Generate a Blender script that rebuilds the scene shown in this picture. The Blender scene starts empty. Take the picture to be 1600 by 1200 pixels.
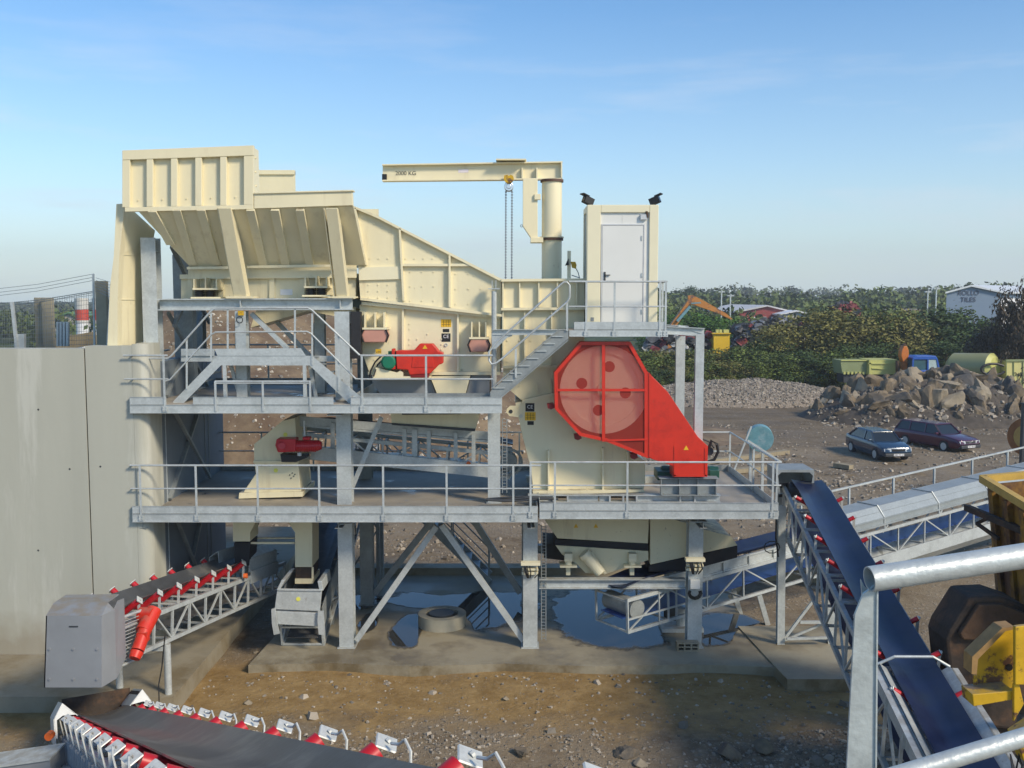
import bpy, math, random
from mathutils import Vector, Matrix, noise
R = math.radians
sc = bpy.context.scene
col = sc.collection

# ------------------------------------------------------------------ camera, sky, sun
CAMZ = 8.0
PITCH = R(4.85)
FPX = 1555.0
cam_d = bpy.data.cameras.new('camera')
cam_d.lens = 35.0; cam_d.sensor_width = 36.0
cam_d.clip_start = 0.05; cam_d.clip_end = 6000
cam = bpy.data.objects.new('camera', cam_d); col.objects.link(cam)
cam.location = (0, 0, CAMZ); cam.rotation_euler = (R(90) - PITCH, 0, 0)
sc.camera = cam

SUN_EL = 36.0
SUN_AZ = 131.0      # measured from +Y towards +X
world = bpy.data.worlds.new("World"); sc.world = world; world.use_nodes = True
nt = world.node_tree; nt.nodes.clear()
out = nt.nodes.new('ShaderNodeOutputWorld'); bg = nt.nodes.new('ShaderNodeBackground')
sky = nt.nodes.new('ShaderNodeTexSky'); sky.sky_type = 'NISHITA'; sky.sun_disc = False
sky.sun_elevation = R(SUN_EL); sky.sun_rotation = R(SUN_AZ)
sky.air_density = 1.0; sky.dust_density = 0.3; sky.ozone_density = 2.6; sky.altitude = 0
tcn = nt.nodes.new('ShaderNodeTexCoord')
sepw = nt.nodes.new('ShaderNodeSeparateXYZ'); nt.links.new(tcn.outputs['Generated'], sepw.inputs[0])
# thin cloud wisps : stretched noise, only low above the horizon
mapw = nt.nodes.new('ShaderNodeMapping'); mapw.inputs['Scale'].default_value = (2.2, 2.2, 15.0)
mapw.inputs['Rotation'].default_value = (0.0, R(4), 0)
nt.links.new(tcn.outputs['Generated'], mapw.inputs[0])
nzw = nt.nodes.new('ShaderNodeTexNoise'); nzw.inputs['Scale'].default_value = 1.6
nzw.inputs['Detail'].default_value = 7; nzw.inputs['Roughness'].default_value = 0.62
nt.links.new(mapw.outputs[0], nzw.inputs['Vector'])
crw = nt.nodes.new('ShaderNodeValToRGB')
crw.color_ramp.elements[0].position = 0.52; crw.color_ramp.elements[0].color = (0, 0, 0, 1)
crw.color_ramp.elements[1].position = 0.76; crw.color_ramp.elements[1].color = (1, 1, 1, 1)
nt.links.new(nzw.outputs['Fac'], crw.inputs[0])
elw = nt.nodes.new('ShaderNodeValToRGB')
e = elw.color_ramp.elements
e[0].position = 0.0; e[0].color = (.75, .75, .75, 1)
e[1].position = 0.34; e[1].color = (0, 0, 0, 1)
m = e.new(0.12); m.color = (.45, .45, .45, 1)
m = e.new(0.22); m.color = (.25, .25, .25, 1)
nt.links.new(sepw.outputs['Z'], elw.inputs[0])
mulw = nt.nodes.new('ShaderNodeMath'); mulw.operation = 'MULTIPLY'
nt.links.new(crw.outputs[0], mulw.inputs[0]); nt.links.new(elw.outputs[0], mulw.inputs[1])
mixw = nt.nodes.new('ShaderNodeMix'); mixw.data_type = 'RGBA'
mixw.inputs[7].default_value = (4.6, 4.75, 5.3, 1)
nt.links.new(mulw.outputs[0], mixw.inputs[0])
hsv = nt.nodes.new('ShaderNodeHueSaturation'); hsv.inputs['Saturation'].default_value = 1.20; hsv.inputs['Value'].default_value = .93
nt.links.new(sky.outputs[0], hsv.inputs['Color'])
nt.links.new(hsv.outputs[0], mixw.inputs[6])
# pale band of haze towards the horizon
hzr = nt.nodes.new('ShaderNodeValToRGB'); e = hzr.color_ramp.elements
e[0].position = 0.0; e[0].color = (.85, .85, .85, 1)
e[1].position = 0.27; e[1].color = (0, 0, 0, 1)
m = e.new(0.05); m.color = (.58, .58, .58, 1)
m = e.new(0.13); m.color = (.22, .22, .22, 1)
nt.links.new(sepw.outputs['Z'], hzr.inputs[0])
mixh = nt.nodes.new('ShaderNodeMix'); mixh.data_type = 'RGBA'
nt.links.new(hzr.outputs[0], mixh.inputs[0]); nt.links.new(mixw.outputs[2], mixh.inputs[6])
mixh.inputs[7].default_value = (3.15, 3.9, 4.25, 1)
nt.links.new(mixh.outputs[2], bg.inputs[0])
bg.inputs[1].default_value = 0.15
nt.links.new(bg.outputs[0], out.inputs[0])

sun_d = bpy.data.lights.new('sun', 'SUN'); sun_d.energy = 3.0; sun_d.angle = R(11.0)
sun_d.color = (1.0, 0.87, 0.68)
sun = bpy.data.objects.new('sun', sun_d); col.objects.link(sun)
sdir = Vector((math.sin(R(SUN_AZ)) * math.cos(R(SUN_EL)), math.cos(R(SUN_AZ)) * math.cos(R(SUN_EL)), math.sin(R(SUN_EL))))
sun.rotation_euler = sdir.to_track_quat('Z', 'Y').to_euler()
sun.location = (20, -30, 40)

sc.view_settings.view_transform = 'Standard'; sc.view_settings.look = 'None'
sc.view_settings.exposure = 0.33; sc.view_settings.gamma = 1.0
sc.cycles.max_bounces = 6; sc.cycles.diffuse_bounces = 3; sc.cycles.glossy_bounces = 3
sc.cycles.transparent_max_bounces = 12; sc.cycles.volume_bounces = 0
sc.cycles.use_denoising = True

# ------------------------------------------------------------------ photograph -> world helper (a point at depth y)
cp, sp = math.cos(PITCH), math.sin(PITCH)
def W(u, v, Y):
    x = (u - 800) / FPX; y = -(v - 600) / FPX
    ry = cp + y * sp; rz = -sp + y * cp
    t = Y / ry
    return Vector((x * t, Y, CAMZ + rz * t))
def ground(u, v, z=-0.2):
    y = -(v - 600) / FPX
    ry = cp + y * sp; rz = -sp + y * cp
    t = (z - CAMZ) / rz
    return Vector(((u - 800) / FPX * t, ry * t, z))
def XW(u, v, Y): return W(u, v, Y).x
def ZW(v, Y): return W(800, v, Y).z

# ------------------------------------------------------------------ materials
MATS = {}
def mat(name, color, rough=0.6, metal=0.0, var=0.12, nscale=3.0, bump=0.0, bscale=40.0, streak=False, spec=0.5, island=0.0, color2=None, c2lo=.5, c2hi=.62, c2scale=1.5, wet=None, coat=0.0, voro=False, dust=0.0, splash=False):
    if name in MATS: return MATS[name]
    m = bpy.data.materials.new(name); m.use_nodes = True
    nt = m.node_tree; b = nt.nodes['Principled BSDF']; L = nt.links.new
    b.inputs['Roughness'].default_value = rough; b.inputs['Metallic'].default_value = metal
    b.inputs['Specular IOR Level'].default_value = spec
    if coat: b.inputs['Coat Weight'].default_value = coat
    tc = nt.nodes.new('ShaderNodeTexCoord'); mp = nt.nodes.new('ShaderNodeMapping')
    geo = nt.nodes.new('ShaderNodeNewGeometry')
    L(geo.outputs['Position'], mp.inputs[0])
    if streak: mp.inputs['Scale'].default_value = (1, 1, .12)
    nz = nt.nodes.new('ShaderNodeTexNoise'); nz.inputs['Scale'].default_value = nscale; nz.inputs['Detail'].default_value = 6
    nz.inputs['Roughness'].default_value = .65
    L(mp.outputs[0], nz.inputs['Vector'])
    cr = nt.nodes.new('ShaderNodeValToRGB')
    lo = tuple(max(0, c * (1 - var)) for c in color[:3]) + (1,)
    hi = tuple(min(1, c * (1 + var)) for c in color[:3]) + (1,)
    cr.color_ramp.elements[0].position = .3; cr.color_ramp.elements[0].color = lo
    cr.color_ramp.elements[1].position = .7; cr.color_ramp.elements[1].color = hi
    L(nz.outputs['Fac'], cr.inputs[0])
    last = cr.outputs[0]
    if voro:
        vo = nt.nodes.new('ShaderNodeTexVoronoi'); vo.inputs['Scale'].default_value = 28
        L(geo.outputs['Position'], vo.inputs['Vector'])
        mr = nt.nodes.new('ShaderNodeMapRange'); mr.inputs[3].default_value = .93; mr.inputs[4].default_value = 1.07
        sx = nt.nodes.new('ShaderNodeSeparateXYZ'); L(vo.outputs['Color'], sx.inputs[0]); L(sx.outputs[0], mr.inputs[0])
        mm = nt.nodes.new('ShaderNodeMix'); mm.data_type = 'RGBA'; mm.blend_type = 'MULTIPLY'; mm.inputs[0].default_value = 1
        L(last, mm.inputs[6]); L(mr.outputs[0], mm.inputs[7]); last = mm.outputs[2]
    if island:
        mr = nt.nodes.new('ShaderNodeMapRange'); mr.inputs[3].default_value = 1 - island; mr.inputs[4].default_value = 1 + island
        L(geo.outputs['Random Per Island'], mr.inputs[0])
        mm = nt.nodes.new('ShaderNodeMix'); mm.data_type = 'RGBA'; mm.blend_type = 'MULTIPLY'; mm.inputs[0].default_value = 1
        L(last, mm.inputs[6]); L(mr.outputs[0], mm.inputs[7]); last = mm.outputs[2]
    if color2:
        n2 = nt.nodes.new('ShaderNodeTexNoise'); n2.inputs['Scale'].default_value = c2scale; n2.inputs['Detail'].default_value = 8
        n2.inputs['Roughness'].default_value = .7
        L(mp.outputs[0], n2.inputs['Vector'])
        r2 = nt.nodes.new('ShaderNodeMapRange'); r2.inputs[1].default_value = c2lo; r2.inputs[2].default_value = c2hi
        L(n2.outputs['Fac'], r2.inputs[0])
        mm = nt.nodes.new('ShaderNodeMix'); mm.data_type = 'RGBA'
        L(r2.outputs[0], mm.inputs[0]); L(last, mm.inputs[6]); mm.inputs[7].default_value = tuple(color2) + (1,); last = mm.outputs[2]
        if wet is not None:
            r3 = nt.nodes.new('ShaderNodeMapRange'); r3.inputs[1].default_value = c2lo; r3.inputs[2].default_value = c2hi
            r3.inputs[3].default_value = rough; r3.inputs[4].default_value = wet
            L(n2.outputs['Fac'], r3.inputs[0]); L(r3.outputs[0], b.inputs['Roughness'])
    if dust:      # settled dust on ledges, broken up by noise
        sn = nt.nodes.new('ShaderNodeSeparateXYZ'); L(geo.outputs['Normal'], sn.inputs[0])
        up_ = nt.nodes.new('ShaderNodeMapRange'); up_.inputs[1].default_value = .55; up_.inputs[2].default_value = .95; up_.inputs[4].default_value = dust; L(sn.outputs[2], up_.inputs[0])
        dn = nt.nodes.new('ShaderNodeTexNoise'); dn.inputs['Scale'].default_value = 5; dn.inputs['Detail'].default_value = 6; L(geo.outputs['Position'], dn.inputs['Vector'])
        dr_ = nt.nodes.new('ShaderNodeMapRange'); dr_.inputs[1].default_value = .35; dr_.inputs[2].default_value = .6; L(dn.outputs['Fac'], dr_.inputs[0])
        ml = nt.nodes.new('ShaderNodeMath'); ml.operation = 'MULTIPLY'; L(up_.outputs[0], ml.inputs[0]); L(dr_.outputs[0], ml.inputs[1])
        mm = nt.nodes.new('ShaderNodeMix'); mm.data_type = 'RGBA'; L(ml.outputs[0], mm.inputs[0]); L(last, mm.inputs[6]); mm.inputs[7].default_value = (.26, .21, .14, 1); last = mm.outputs[2]
        # small rust and scuff specks
        rn = nt.nodes.new('ShaderNodeTexNoise'); rn.inputs['Scale'].default_value = 6.5; rn.inputs['Detail'].default_value = 9; rn.inputs['Roughness'].default_value = .75
        rm = nt.nodes.new('ShaderNodeMapping'); rm.inputs['Scale'].default_value = (1.2, 1.2, .45); L(geo.outputs['Position'], rm.inputs[0]); L(rm.outputs[0], rn.inputs['Vector'])
        rr_ = nt.nodes.new('ShaderNodeMapRange'); rr_.inputs[1].default_value = .655; rr_.inputs[2].default_value = .70; rr_.inputs[4].default_value = .75; L(rn.outputs['Fac'], rr_.inputs[0])
        mm = nt.nodes.new('ShaderNodeMix'); mm.data_type = 'RGBA'; L(rr_.outputs[0], mm.inputs[0]); L(last, mm.inputs[6]); mm.inputs[7].default_value = (.17, .10, .055, 1); last = mm.outputs[2]
    if splash:    # mud splashed up the foot of the wall and long faint water runs
        sn = nt.nodes.new('ShaderNodeSeparateXYZ'); L(geo.outputs['Position'], sn.inputs[0])
        n3 = nt.nodes.new('ShaderNodeTexNoise'); n3.inputs['Scale'].default_value = 1.3; n3.inputs['Detail'].default_value = 8; L(geo.outputs['Position'], n3.inputs['Vector'])
        ad = nt.nodes.new('ShaderNodeMath'); ad.operation = 'MULTIPLY_ADD'; ad.inputs[1].default_value = -2.4; L(n3.outputs['Fac'], ad.inputs[0]); L(sn.outputs[2], ad.inputs[2])
        r4 = nt.nodes.new('ShaderNodeMapRange'); r4.inputs[1].default_value = .1; r4.inputs[2].default_value = -.9; r4.inputs[4].default_value = .6; L(ad.outputs[0], r4.inputs[0])
        mm = nt.nodes.new('ShaderNodeMix'); mm.data_type = 'RGBA'; L(r4.outputs[0], mm.inputs[0]); L(last, mm.inputs[6]); mm.inputs[7].default_value = (.24, .19, .12, 1); last = mm.outputs[2]
        m5 = nt.nodes.new('ShaderNodeMapping'); m5.inputs['Scale'].default_value = (3.2, 3.2, .07); L(geo.outputs['Position'], m5.inputs[0])
        n5 = nt.nodes.new('ShaderNodeTexNoise'); n5.inputs['Scale'].default_value = 1; n5.inputs['Detail'].default_value = 5; L(m5.outputs[0], n5.inputs['Vector'])
        r5 = nt.nodes.new('ShaderNodeMapRange'); r5.inputs[1].default_value = .56; r5.inputs[2].default_value = .75; r5.inputs[4].default_value = .38; L(n5.outputs['Fac'], r5.inputs[0])
        mm = nt.nodes.new('ShaderNodeMix'); mm.data_type = 'RGBA'; L(r5.outputs[0], mm.inputs[0]); L(last, mm.inputs[6]); mm.inputs[7].default_value = (.27, .25, .20, 1); last = mm.outputs[2]
    L(last, b.inputs['Base Color'])
    if bump:
        nb = nt.nodes.new('ShaderNodeTexNoise'); nb.inputs['Scale'].default_value = bscale; nb.inputs['Detail'].default_value = 5
        L(geo.outputs['Position'], nb.inputs['Vector'])
        bp = nt.nodes.new('ShaderNodeBump'); bp.inputs['Strength'].default_value = bump; bp.inputs['Distance'].default_value = .02
        L(nb.outputs['Fac'], bp.inputs['Height']); L(bp.outputs[0], b.inputs['Normal'])
    MATS[name] = m
    return m

CREAM = mat('cream_paint', (.81, .73, .485), .42, 0, .05, 1.2, streak=True, color2=(.50, .40, .24), c2lo=.555, c2hi=.88, c2scale=2.6, bump=.10, bscale=7, dust=.85)
CREAMW = mat('pale_cream_panel', (.80, .74, .52), .45, 0, .03)
WHITE = mat('white_panel', (.74, .74, .69), .4, 0, .03, 1.0)
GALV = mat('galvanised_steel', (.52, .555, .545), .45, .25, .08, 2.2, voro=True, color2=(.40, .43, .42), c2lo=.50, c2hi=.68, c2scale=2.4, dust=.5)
GALVD = mat('dark_galvanised_steel', (.30, .325, .32), .55, .35, .16, 3, voro=True)  # darker steel for rear, lower and inner members and some fittings
GREYP = mat('grey_blue_paint', (.27, .285, .30), .45, .1, .08, 1.5, dust=.7)
REDP = mat('red_paint', (.62, .03, .012), .4, 0, .10, 2.0, color2=(.40, .018, .010), c2lo=.52, c2hi=.75, c2scale=2.2, dust=.5)
REDR = mat('red_roller_paint', (.50, .014, .022), .4, 0, .12, 8)
REDD = mat('dark_red_paint', (.22, .012, .010), .5, 0, .1)
PLATE = mat('zinc_plate', (.56, .57, .53), .45, .15, .15, 20)
RUBBER = mat('black_rubber', (.018, .018, .02), .65, 0, .2, 8)
BELT = mat('grey_conveyor_belt', (.075, .078, .08), .33, 0, .3, 1.4, color2=(.21, .20, .175), c2lo=.50, c2hi=.72, c2scale=1.3, bump=.1, bscale=14)
BELTB = mat('blue_black_conveyor_belt', (.011, .019, .055), .36, 0, .45, 1.2, color2=(.02, .03, .05), c2lo=.5, c2hi=.7)
GREEN = mat('green_motor_paint', (.01, .17, .09), .4, 0, .1)
TEAL = mat('worn_teal_paint', (.13, .29, .33), .55, 0, .2, 4, color2=(.30, .40, .42), c2lo=.5, c2hi=.65, c2scale=3)
YEL = mat('yellow_paint', (.60, .36, .012), .5, 0, .2, 3, color2=(.13, .06, .03), c2lo=.53, c2hi=.60, c2scale=4.5, dust=.8)
TUBE = mat('weathered_tube_zinc', (.50, .54, .53), .42, .3, .10, 22, bump=.12, bscale=60, color2=(.43, .46, .455), c2lo=.50, c2hi=.64, c2scale=16)
YELR = mat('rusty_yellow_paint', (.33, .17, .012), .65, 0, .25, 2, color2=(.085, .035, .014), c2lo=.38, c2hi=.56, c2scale=1.3)
RUST = mat('rust', (.085, .045, .022), .8, 0, .3, 4, bump=.4, bscale=20)
BROWN = mat('dark_brown_steel', (.04, .028, .02), .8, 0, .4, 3, color2=(.12, .062, .03), c2lo=.50, c2hi=.68, c2scale=1.8, bump=.3, bscale=14)
DARK = mat('dark_steel', (.05, .055, .06), .55, .2, .2)
BLACK = mat('black', (.012, .012, .012), .5, 0, .1)
BLUEP = mat('blue_paint', (.02, .10, .42), .4, 0, .1)
SIGNY = mat('sign_yellow', (.80, .48, .02), .5, 0, .02)
SIGNW = mat('sign_white', (.78, .78, .78), .5, 0, .02)
PINK = mat('faded_pink_rubber', (.55, .27, .20), .6, 0, .1)
CONC = mat('concrete_wall', (.42, .42, .35), .8, 0, .07, .8, bump=.15, bscale=5, streak=True, color2=(.50, .50, .43), c2lo=.50, c2hi=.56, c2scale=.5, splash=True)
CONCD = mat('weathered_concrete', (.30, .265, .19), .8, 0, .16, 1.2, bump=.2, bscale=12, color2=(.19, .15, .085), c2lo=.45, c2hi=.62, c2scale=.6)
DECKM = mat('deck_plate', (.32, .285, .23), .65, 0, .15, 1.5, color2=(.15, .15, .15), c2lo=.57, c2hi=.64, c2scale=.9, wet=.25)
WOOD = mat('weathered_wood', (.30, .25, .16), .8, 0, .2, 5, streak=True)
GLASS = mat('dark_glass', (.02, .028, .035), .08, 0, .05)
TYRE = mat('tyre', (.02, .02, .022), .8, 0, .1)
CHROME = mat('bright_metal', (.75, .76, .78), .22, .8, .05)
BARK = mat('bark', (.10, .075, .05), .9, 0, .2)

# ------------------------------------------------------------------ mesh builder and scene graph helpers
ORG = {}
class MB:
    def __init__(s): s.v = []; s.f = []
    def add(s, vs, fs):
        n = len(s.v); s.v += [Vector(p) for p in vs]; s.f += [tuple(i + n for i in f) for f in fs]; return s
    def box(s, x0, x1, y0, y1, z0, z1):
        v = [(x, y, z) for x in (x0, x1) for y in (y0, y1) for z in (z0, z1)]
        return s.add(v, [(0, 1, 3, 2), (4, 6, 7, 5), (0, 4, 5, 1), (2, 3, 7, 6), (0, 2, 6, 4), (1, 5, 7, 3)])
    def bar(s, p, q, w, h, up=(0, 0, 1), oy=0.0, oz=0.0):
        p = Vector(p); q = Vector(q); d = (q - p)
        if d.length < 1e-6: return s
        d.normalize(); up = Vector(up)
        if abs(d.dot(up)) > .99: up = Vector((0, 1, 0))
        a = d.cross(up).normalized(); b = a.cross(d).normalized()
        p = p + a * oy + b * oz; q = q + a * oy + b * oz
        v = [c + a * i * w / 2 + b * j * h / 2 for c in (p, q) for i in (-1, 1) for j in (-1, 1)]
        return s.add(v, [(0, 1, 3, 2), (4, 6, 7, 5), (0, 4, 5, 1), (2, 3, 7, 6), (0, 2, 6, 4), (1, 5, 7, 3)])
    def ibar(s, p, q, w, h, t=.016, up=(0, 0, 1)):
        s.bar(p, q, w, t, up, 0, h / 2 - t / 2); s.bar(p, q, w, t, up, 0, -h / 2 + t / 2)
        return s.bar(p, q, t * .8, h - 2 * t, up)
    def tube(s, p, q, r, n=10, r2=None, caps=True):
        p = Vector(p); q = Vector(q); d = (q - p).normalized()
        up = Vector((0, 0, 1)) if abs(d.z) < .95 else Vector((0, 1, 0))
        a = d.cross(up).normalized(); b = a.cross(d)
        r2 = r if r2 is None else r2
        v = []
        for c, rr in ((p, r), (q, r2)):
            for i in range(n):
                t = 2 * math.pi * i / n; v.append(c + a * math.cos(t) * rr + b * math.sin(t) * rr)
        f = [(i, (i + 1) % n, n + (i + 1) % n, n + i) for i in range(n)]
        if caps: f += [tuple(range(n))[::-1], tuple(range(n, 2 * n))]
        return s.add(v, f)
    def ring(s, p, q, ro, ri, n=24):
        p = Vector(p); q = Vector(q); d = (q - p).normalized()
        up = Vector((0, 0, 1)) if abs(d.z) < .95 else Vector((0, 1, 0))
        a = d.cross(up).normalized(); b = a.cross(d); v = []
        for c, rr in ((p, ro), (q, ro), (q, ri), (p, ri)):
            for i in range(n):
                t = 2 * math.pi * i / n; v.append(c + a * math.cos(t) * rr + b * math.sin(t) * rr)
        f = []
        for k in range(4):
            for i in range(n):
                j = (i + 1) % n; k2 = (k + 1) % 4
                f.append((k * n + i, k * n + j, k2 * n + j, k2 * n + i))
        return s.add(v, f)
    def path(s, pts, r, n=8, closed=False):
        pts = [Vector(p) for p in pts]; v = []; N = len(pts); prev = None
        for i, p in enumerate(pts):
            if closed: d = (pts[(i + 1) % N] - pts[i - 1])
            else: d = (pts[min(i + 1, N - 1)] - pts[max(i - 1, 0)])
            d.normalize()
            if prev is None:
                up = Vector((0, 0, 1)) if abs(d.z) < .9 else Vector((0, 1, 0)); a = d.cross(up).normalized()
            else: a = (prev - d * prev.dot(d)).normalized()
            prev = a; b = a.cross(d)
            for k in range(n):
                t = 2 * math.pi * k / n; v.append(p + a * math.cos(t) * r + b * math.sin(t) * r)
        f = []
        for i in range(N if closed else N - 1):
            i2 = (i + 1) % N
            for k in range(n):
                f.append((i * n + k, i * n + (k + 1) % n, i2 * n + (k + 1) % n, i2 * n + k))
        if not closed: f += [tuple(range(n))[::-1], tuple(range((N - 1) * n, N * n))]
        return s.add(v, f)
    def prism(s, pts, dv):
        pts = [Vector(p) for p in pts]; dv = Vector(dv); n = len(pts)
        return s.add(pts + [p + dv for p in pts], [tuple(range(n)), tuple(range(n, 2 * n))[::-1]] +
                     [(i, n + i, n + (i + 1) % n, (i + 1) % n) for i in range(n)])
    def px(s, pix, Y, dy):
        """outline given in the photograph's pixels, standing in the plane y=Y, with real thickness dy"""
        return s.prism([W(u, v, Y) for u, v in pix], (0, dy, 0))
    def slab4(s, a, b, c, d, t):
        """plate through four corners with thickness t along its normal"""
        a, b, c, d = map(Vector, (a, b, c, d)); n = (b - a).cross(d - a).normalized() * t
        return s.prism([a, b, c, d], n)
    def hexa(s, p8): # bottom 4, top 4
        return s.add(p8, [(0, 3, 2, 1), (4, 5, 6, 7), (0, 1, 5, 4), (1, 2, 6, 5), (2, 3, 7, 6), (3, 0, 4, 7)])
    def bolts(s, pts, r=.018, d=(0, -1, 0), L=.02):
        for p in pts:
            p = Vector(p); s.tube(p, p + Vector(d) * L, r, 6)
        return s
    def build(s, name, m, parent=None, smooth=False, bevel=0, seg=2):
        o_ = Vector(ORG[parent.name]) if parent is not None else Vector((0, 0, 0))
        me = bpy.data.meshes.new(name)
        me.from_pydata([tuple(p - o_) for p in s.v], [], s.f)
        me.materials.append(m); me.validate(); me.update()
        import bmesh
        bm = bmesh.new(); bm.from_mesh(me); bmesh.ops.recalc_face_normals(bm, faces=bm.faces); bm.to_mesh(me); bm.free()
        ob = bpy.data.objects.new(name, me); col.objects.link(ob)
        ORG[ob.name] = o_
        if parent is not None: ob.parent = parent
        if smooth:
            me.shade_smooth()
            try: me.set_sharp_from_angle(angle=R(38))
            except Exception: pass
        if bevel:
            bv = ob.modifiers.new('bevel', 'BEVEL'); bv.width = bevel; bv.segments = seg; bv.limit_method = 'ANGLE'; bv.angle_limit = R(40)
        return ob
def tag(o, label=None, cat=None, group=None, kind=None):
    if label: o['label'] = label
    if cat: o['category'] = cat
    if group: o['group'] = group
    if kind: o['kind'] = kind
    return o
def thing(name, label, cat, loc=(0, 0, 0), group=None):
    o = bpy.data.objects.new(name, None); col.objects.link(o); o.location = loc; o.empty_display_size = .3
    ORG[o.name] = Vector(loc)
    return tag(o, label, cat, group)
def copy_tree(o, parent=None):
    c = o.copy(); col.objects.link(c); ORG[c.name] = ORG.get(o.name, Vector())
    if parent is not None: c.parent = parent
    for ch in [x for x in bpy.data.objects if x.parent == o]: copy_tree(ch, c)
    return c
def textmesh(name, s, size, loc, rot, m, parent=None, ext=.004):
    cu = bpy.data.curves.new(name, 'FONT'); cu.body = s; cu.size = size; cu.extrude = ext; cu.align_x = 'CENTER'; cu.align_y = 'CENTER'
    t = bpy.data.objects.new(name, cu); col.objects.link(t)
    dg = bpy.context.evaluated_depsgraph_get(); me = bpy.data.meshes.new_from_object(t.evaluated_get(dg)); me.name = name
    bpy.data.objects.remove(t)
    me.materials.clear(); me.materials.append(m)
    o = bpy.data.objects.new(name, me); col.objects.link(o)
    o_ = ORG[parent.name] if parent is not None else Vector((0, 0, 0))
    o.location = Vector(loc) - o_; o.rotation_euler = rot; ORG[o.name] = Vector(loc)
    if parent is not None: o.parent = parent
    return o
FRONT = (R(90), 0, 0)
# ================================================================== THE SETTING
random.seed(11)
def noise2(x, y, s, o=0): return noise.noise(Vector((x * s + o, y * s - o, o * .37)))
def smooth01(a, b, x):
    t = max(0, min(1, (x - a) / (b - a))); return t * t * (3 - 2 * t)
GM = bpy.data.materials.new('muddy_ground'); GM.use_nodes = True
nt = GM.node_tree; L = nt.links.new; bs = nt.nodes['Principled BSDF']; bs.inputs['Specular IOR Level'].default_value = .12; g = nt.nodes.new('ShaderNodeNewGeometry')
def N(t, **k):
    n = nt.nodes.new(t)
    for a, v in k.items(): setattr(n, a, v)
    return n
def nz(scale, det=6, rough=.6, sc3=None):
    n = N('ShaderNodeTexNoise'); n.inputs['Scale'].default_value = scale; n.inputs['Detail'].default_value = det; n.inputs['Roughness'].default_value = rough
    if sc3:
        mp = N('ShaderNodeMapping'); mp.inputs['Scale'].default_value = sc3; L(g.outputs['Position'], mp.inputs[0]); L(mp.outputs[0], n.inputs['Vector'])
    else: L(g.outputs['Position'], n.inputs['Vector'])
    return n.outputs['Fac']
def mr(sock, a, b, c=0, d=1):
    n = N('ShaderNodeMapRange'); n.inputs[1].default_value = a; n.inputs[2].default_value = b; n.inputs[3].default_value = c; n.inputs[4].default_value = d; L(sock, n.inputs[0]); return n.outputs[0]
def mixc(f, a, b):
    n = N('ShaderNodeMix', data_type='RGBA')
    if isinstance(f, float): n.inputs[0].default_value = f
    else: L(f, n.inputs[0])
    for i, c in ((6, a), (7, b)):
        if isinstance(c, tuple): n.inputs[i].default_value = c + (1,)
        else: L(c, n.inputs[i])
    return n.outputs[2]
def mth(op, a, b):
    n = N('ShaderNodeMath', operation=op)
    for i, c in ((0, a), (1, b)):
        if isinstance(c, (int, float)): n.inputs[i].default_value = c
        else: L(c, n.inputs[i])
    return n.outputs[0]
base = mixc(mr(nz(.35, 8), .38, .62), (.15, .112, .07), (.275, .215, .14))
base = mixc(mr(nz(3.5, 8, .7), .42, .68), base, (.27, .22, .15))
sepg = N('ShaderNodeSeparateXYZ'); L(g.outputs['Position'], sepg.inputs[0]); gx, gy = sepg.outputs[0], sepg.outputs[1]
# orange clay close to the slab and in a few patches further out
cl = mth('ADD', mr(gy, 15.3, 19.8), mth('MULTIPLY', nz(.55, 6, .65), 1.1))
clay = mr(cl, 1.12, 1.42)
lim = mth('MULTIPLY', mr(gy, 22.5, 21.5), mr(gx, 11.5, 8.5))
clay = mth('MULTIPLY', clay, lim)
far = mth('MULTIPLY', mr(nz(.16, 5, .6), .60, .68), mr(gy, 24, 27))
clay = mth('MAXIMUM', clay, mth('MULTIPLY', far, mr(gy, 62, 48)))
base = mixc(clay, base, mixc(mr(nz(2.2, 8, .7), .35, .7), (.23, .145, .055), (.38, .26, .115)))
# dark churned road far back
rd = mth('MULTIPLY', mr(gy, 54, 58), mr(gy, 96, 84)); rd = mth('MULTIPLY', rd, .8)
base = mixc(rd, base, mixc(mr(nz(.5, 6, .6, (.25, 1, 1)), .35, .65), (.12, .095, .062), (.19, .15, .10)))
# loose gravel speckle
def vor(scale):
    v = N('ShaderNodeTexVoronoi'); v.inputs['Scale'].default_value = scale; L(g.outputs['Position'], v.inputs['Vector']); return v
v1 = vor(9.0); v2 = vor(26.0)
s1 = N('ShaderNodeSeparateXYZ'); L(v1.outputs['Color'], s1.inputs[0]); s2 = N('ShaderNodeSeparateXYZ'); L(v2.outputs['Color'], s2.inputs[0])
gr = mr(nz(.7, 6, .65), .40, .58); gr = mth('MULTIPLY', gr, mth('SUBTRACT', 1.0, mth('MULTIPLY', clay, .85)))
stone = mth('MULTIPLY', mth('MULTIPLY', mr(s1.outputs[0], .62, .66), mr(v1.outputs['Distance'], .45, .30)), gr)
stone2 = mth('MULTIPLY', mth('MULTIPLY', mr(s2.outputs[0], .55, .6), mr(v2.outputs['Distance'], .5, .3)), mth('MAXIMUM', gr, .12))
base = mixc(mth('MULTIPLY', stone2, .8), base, mixc(s2.outputs[1], (.17, .14, .11), (.44, .39, .32)))
base = mixc(mth('MULTIPLY', stone, .8), base, mixc(s1.outputs[1], (.19, .16, .13), (.50, .45, .37)))
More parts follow.
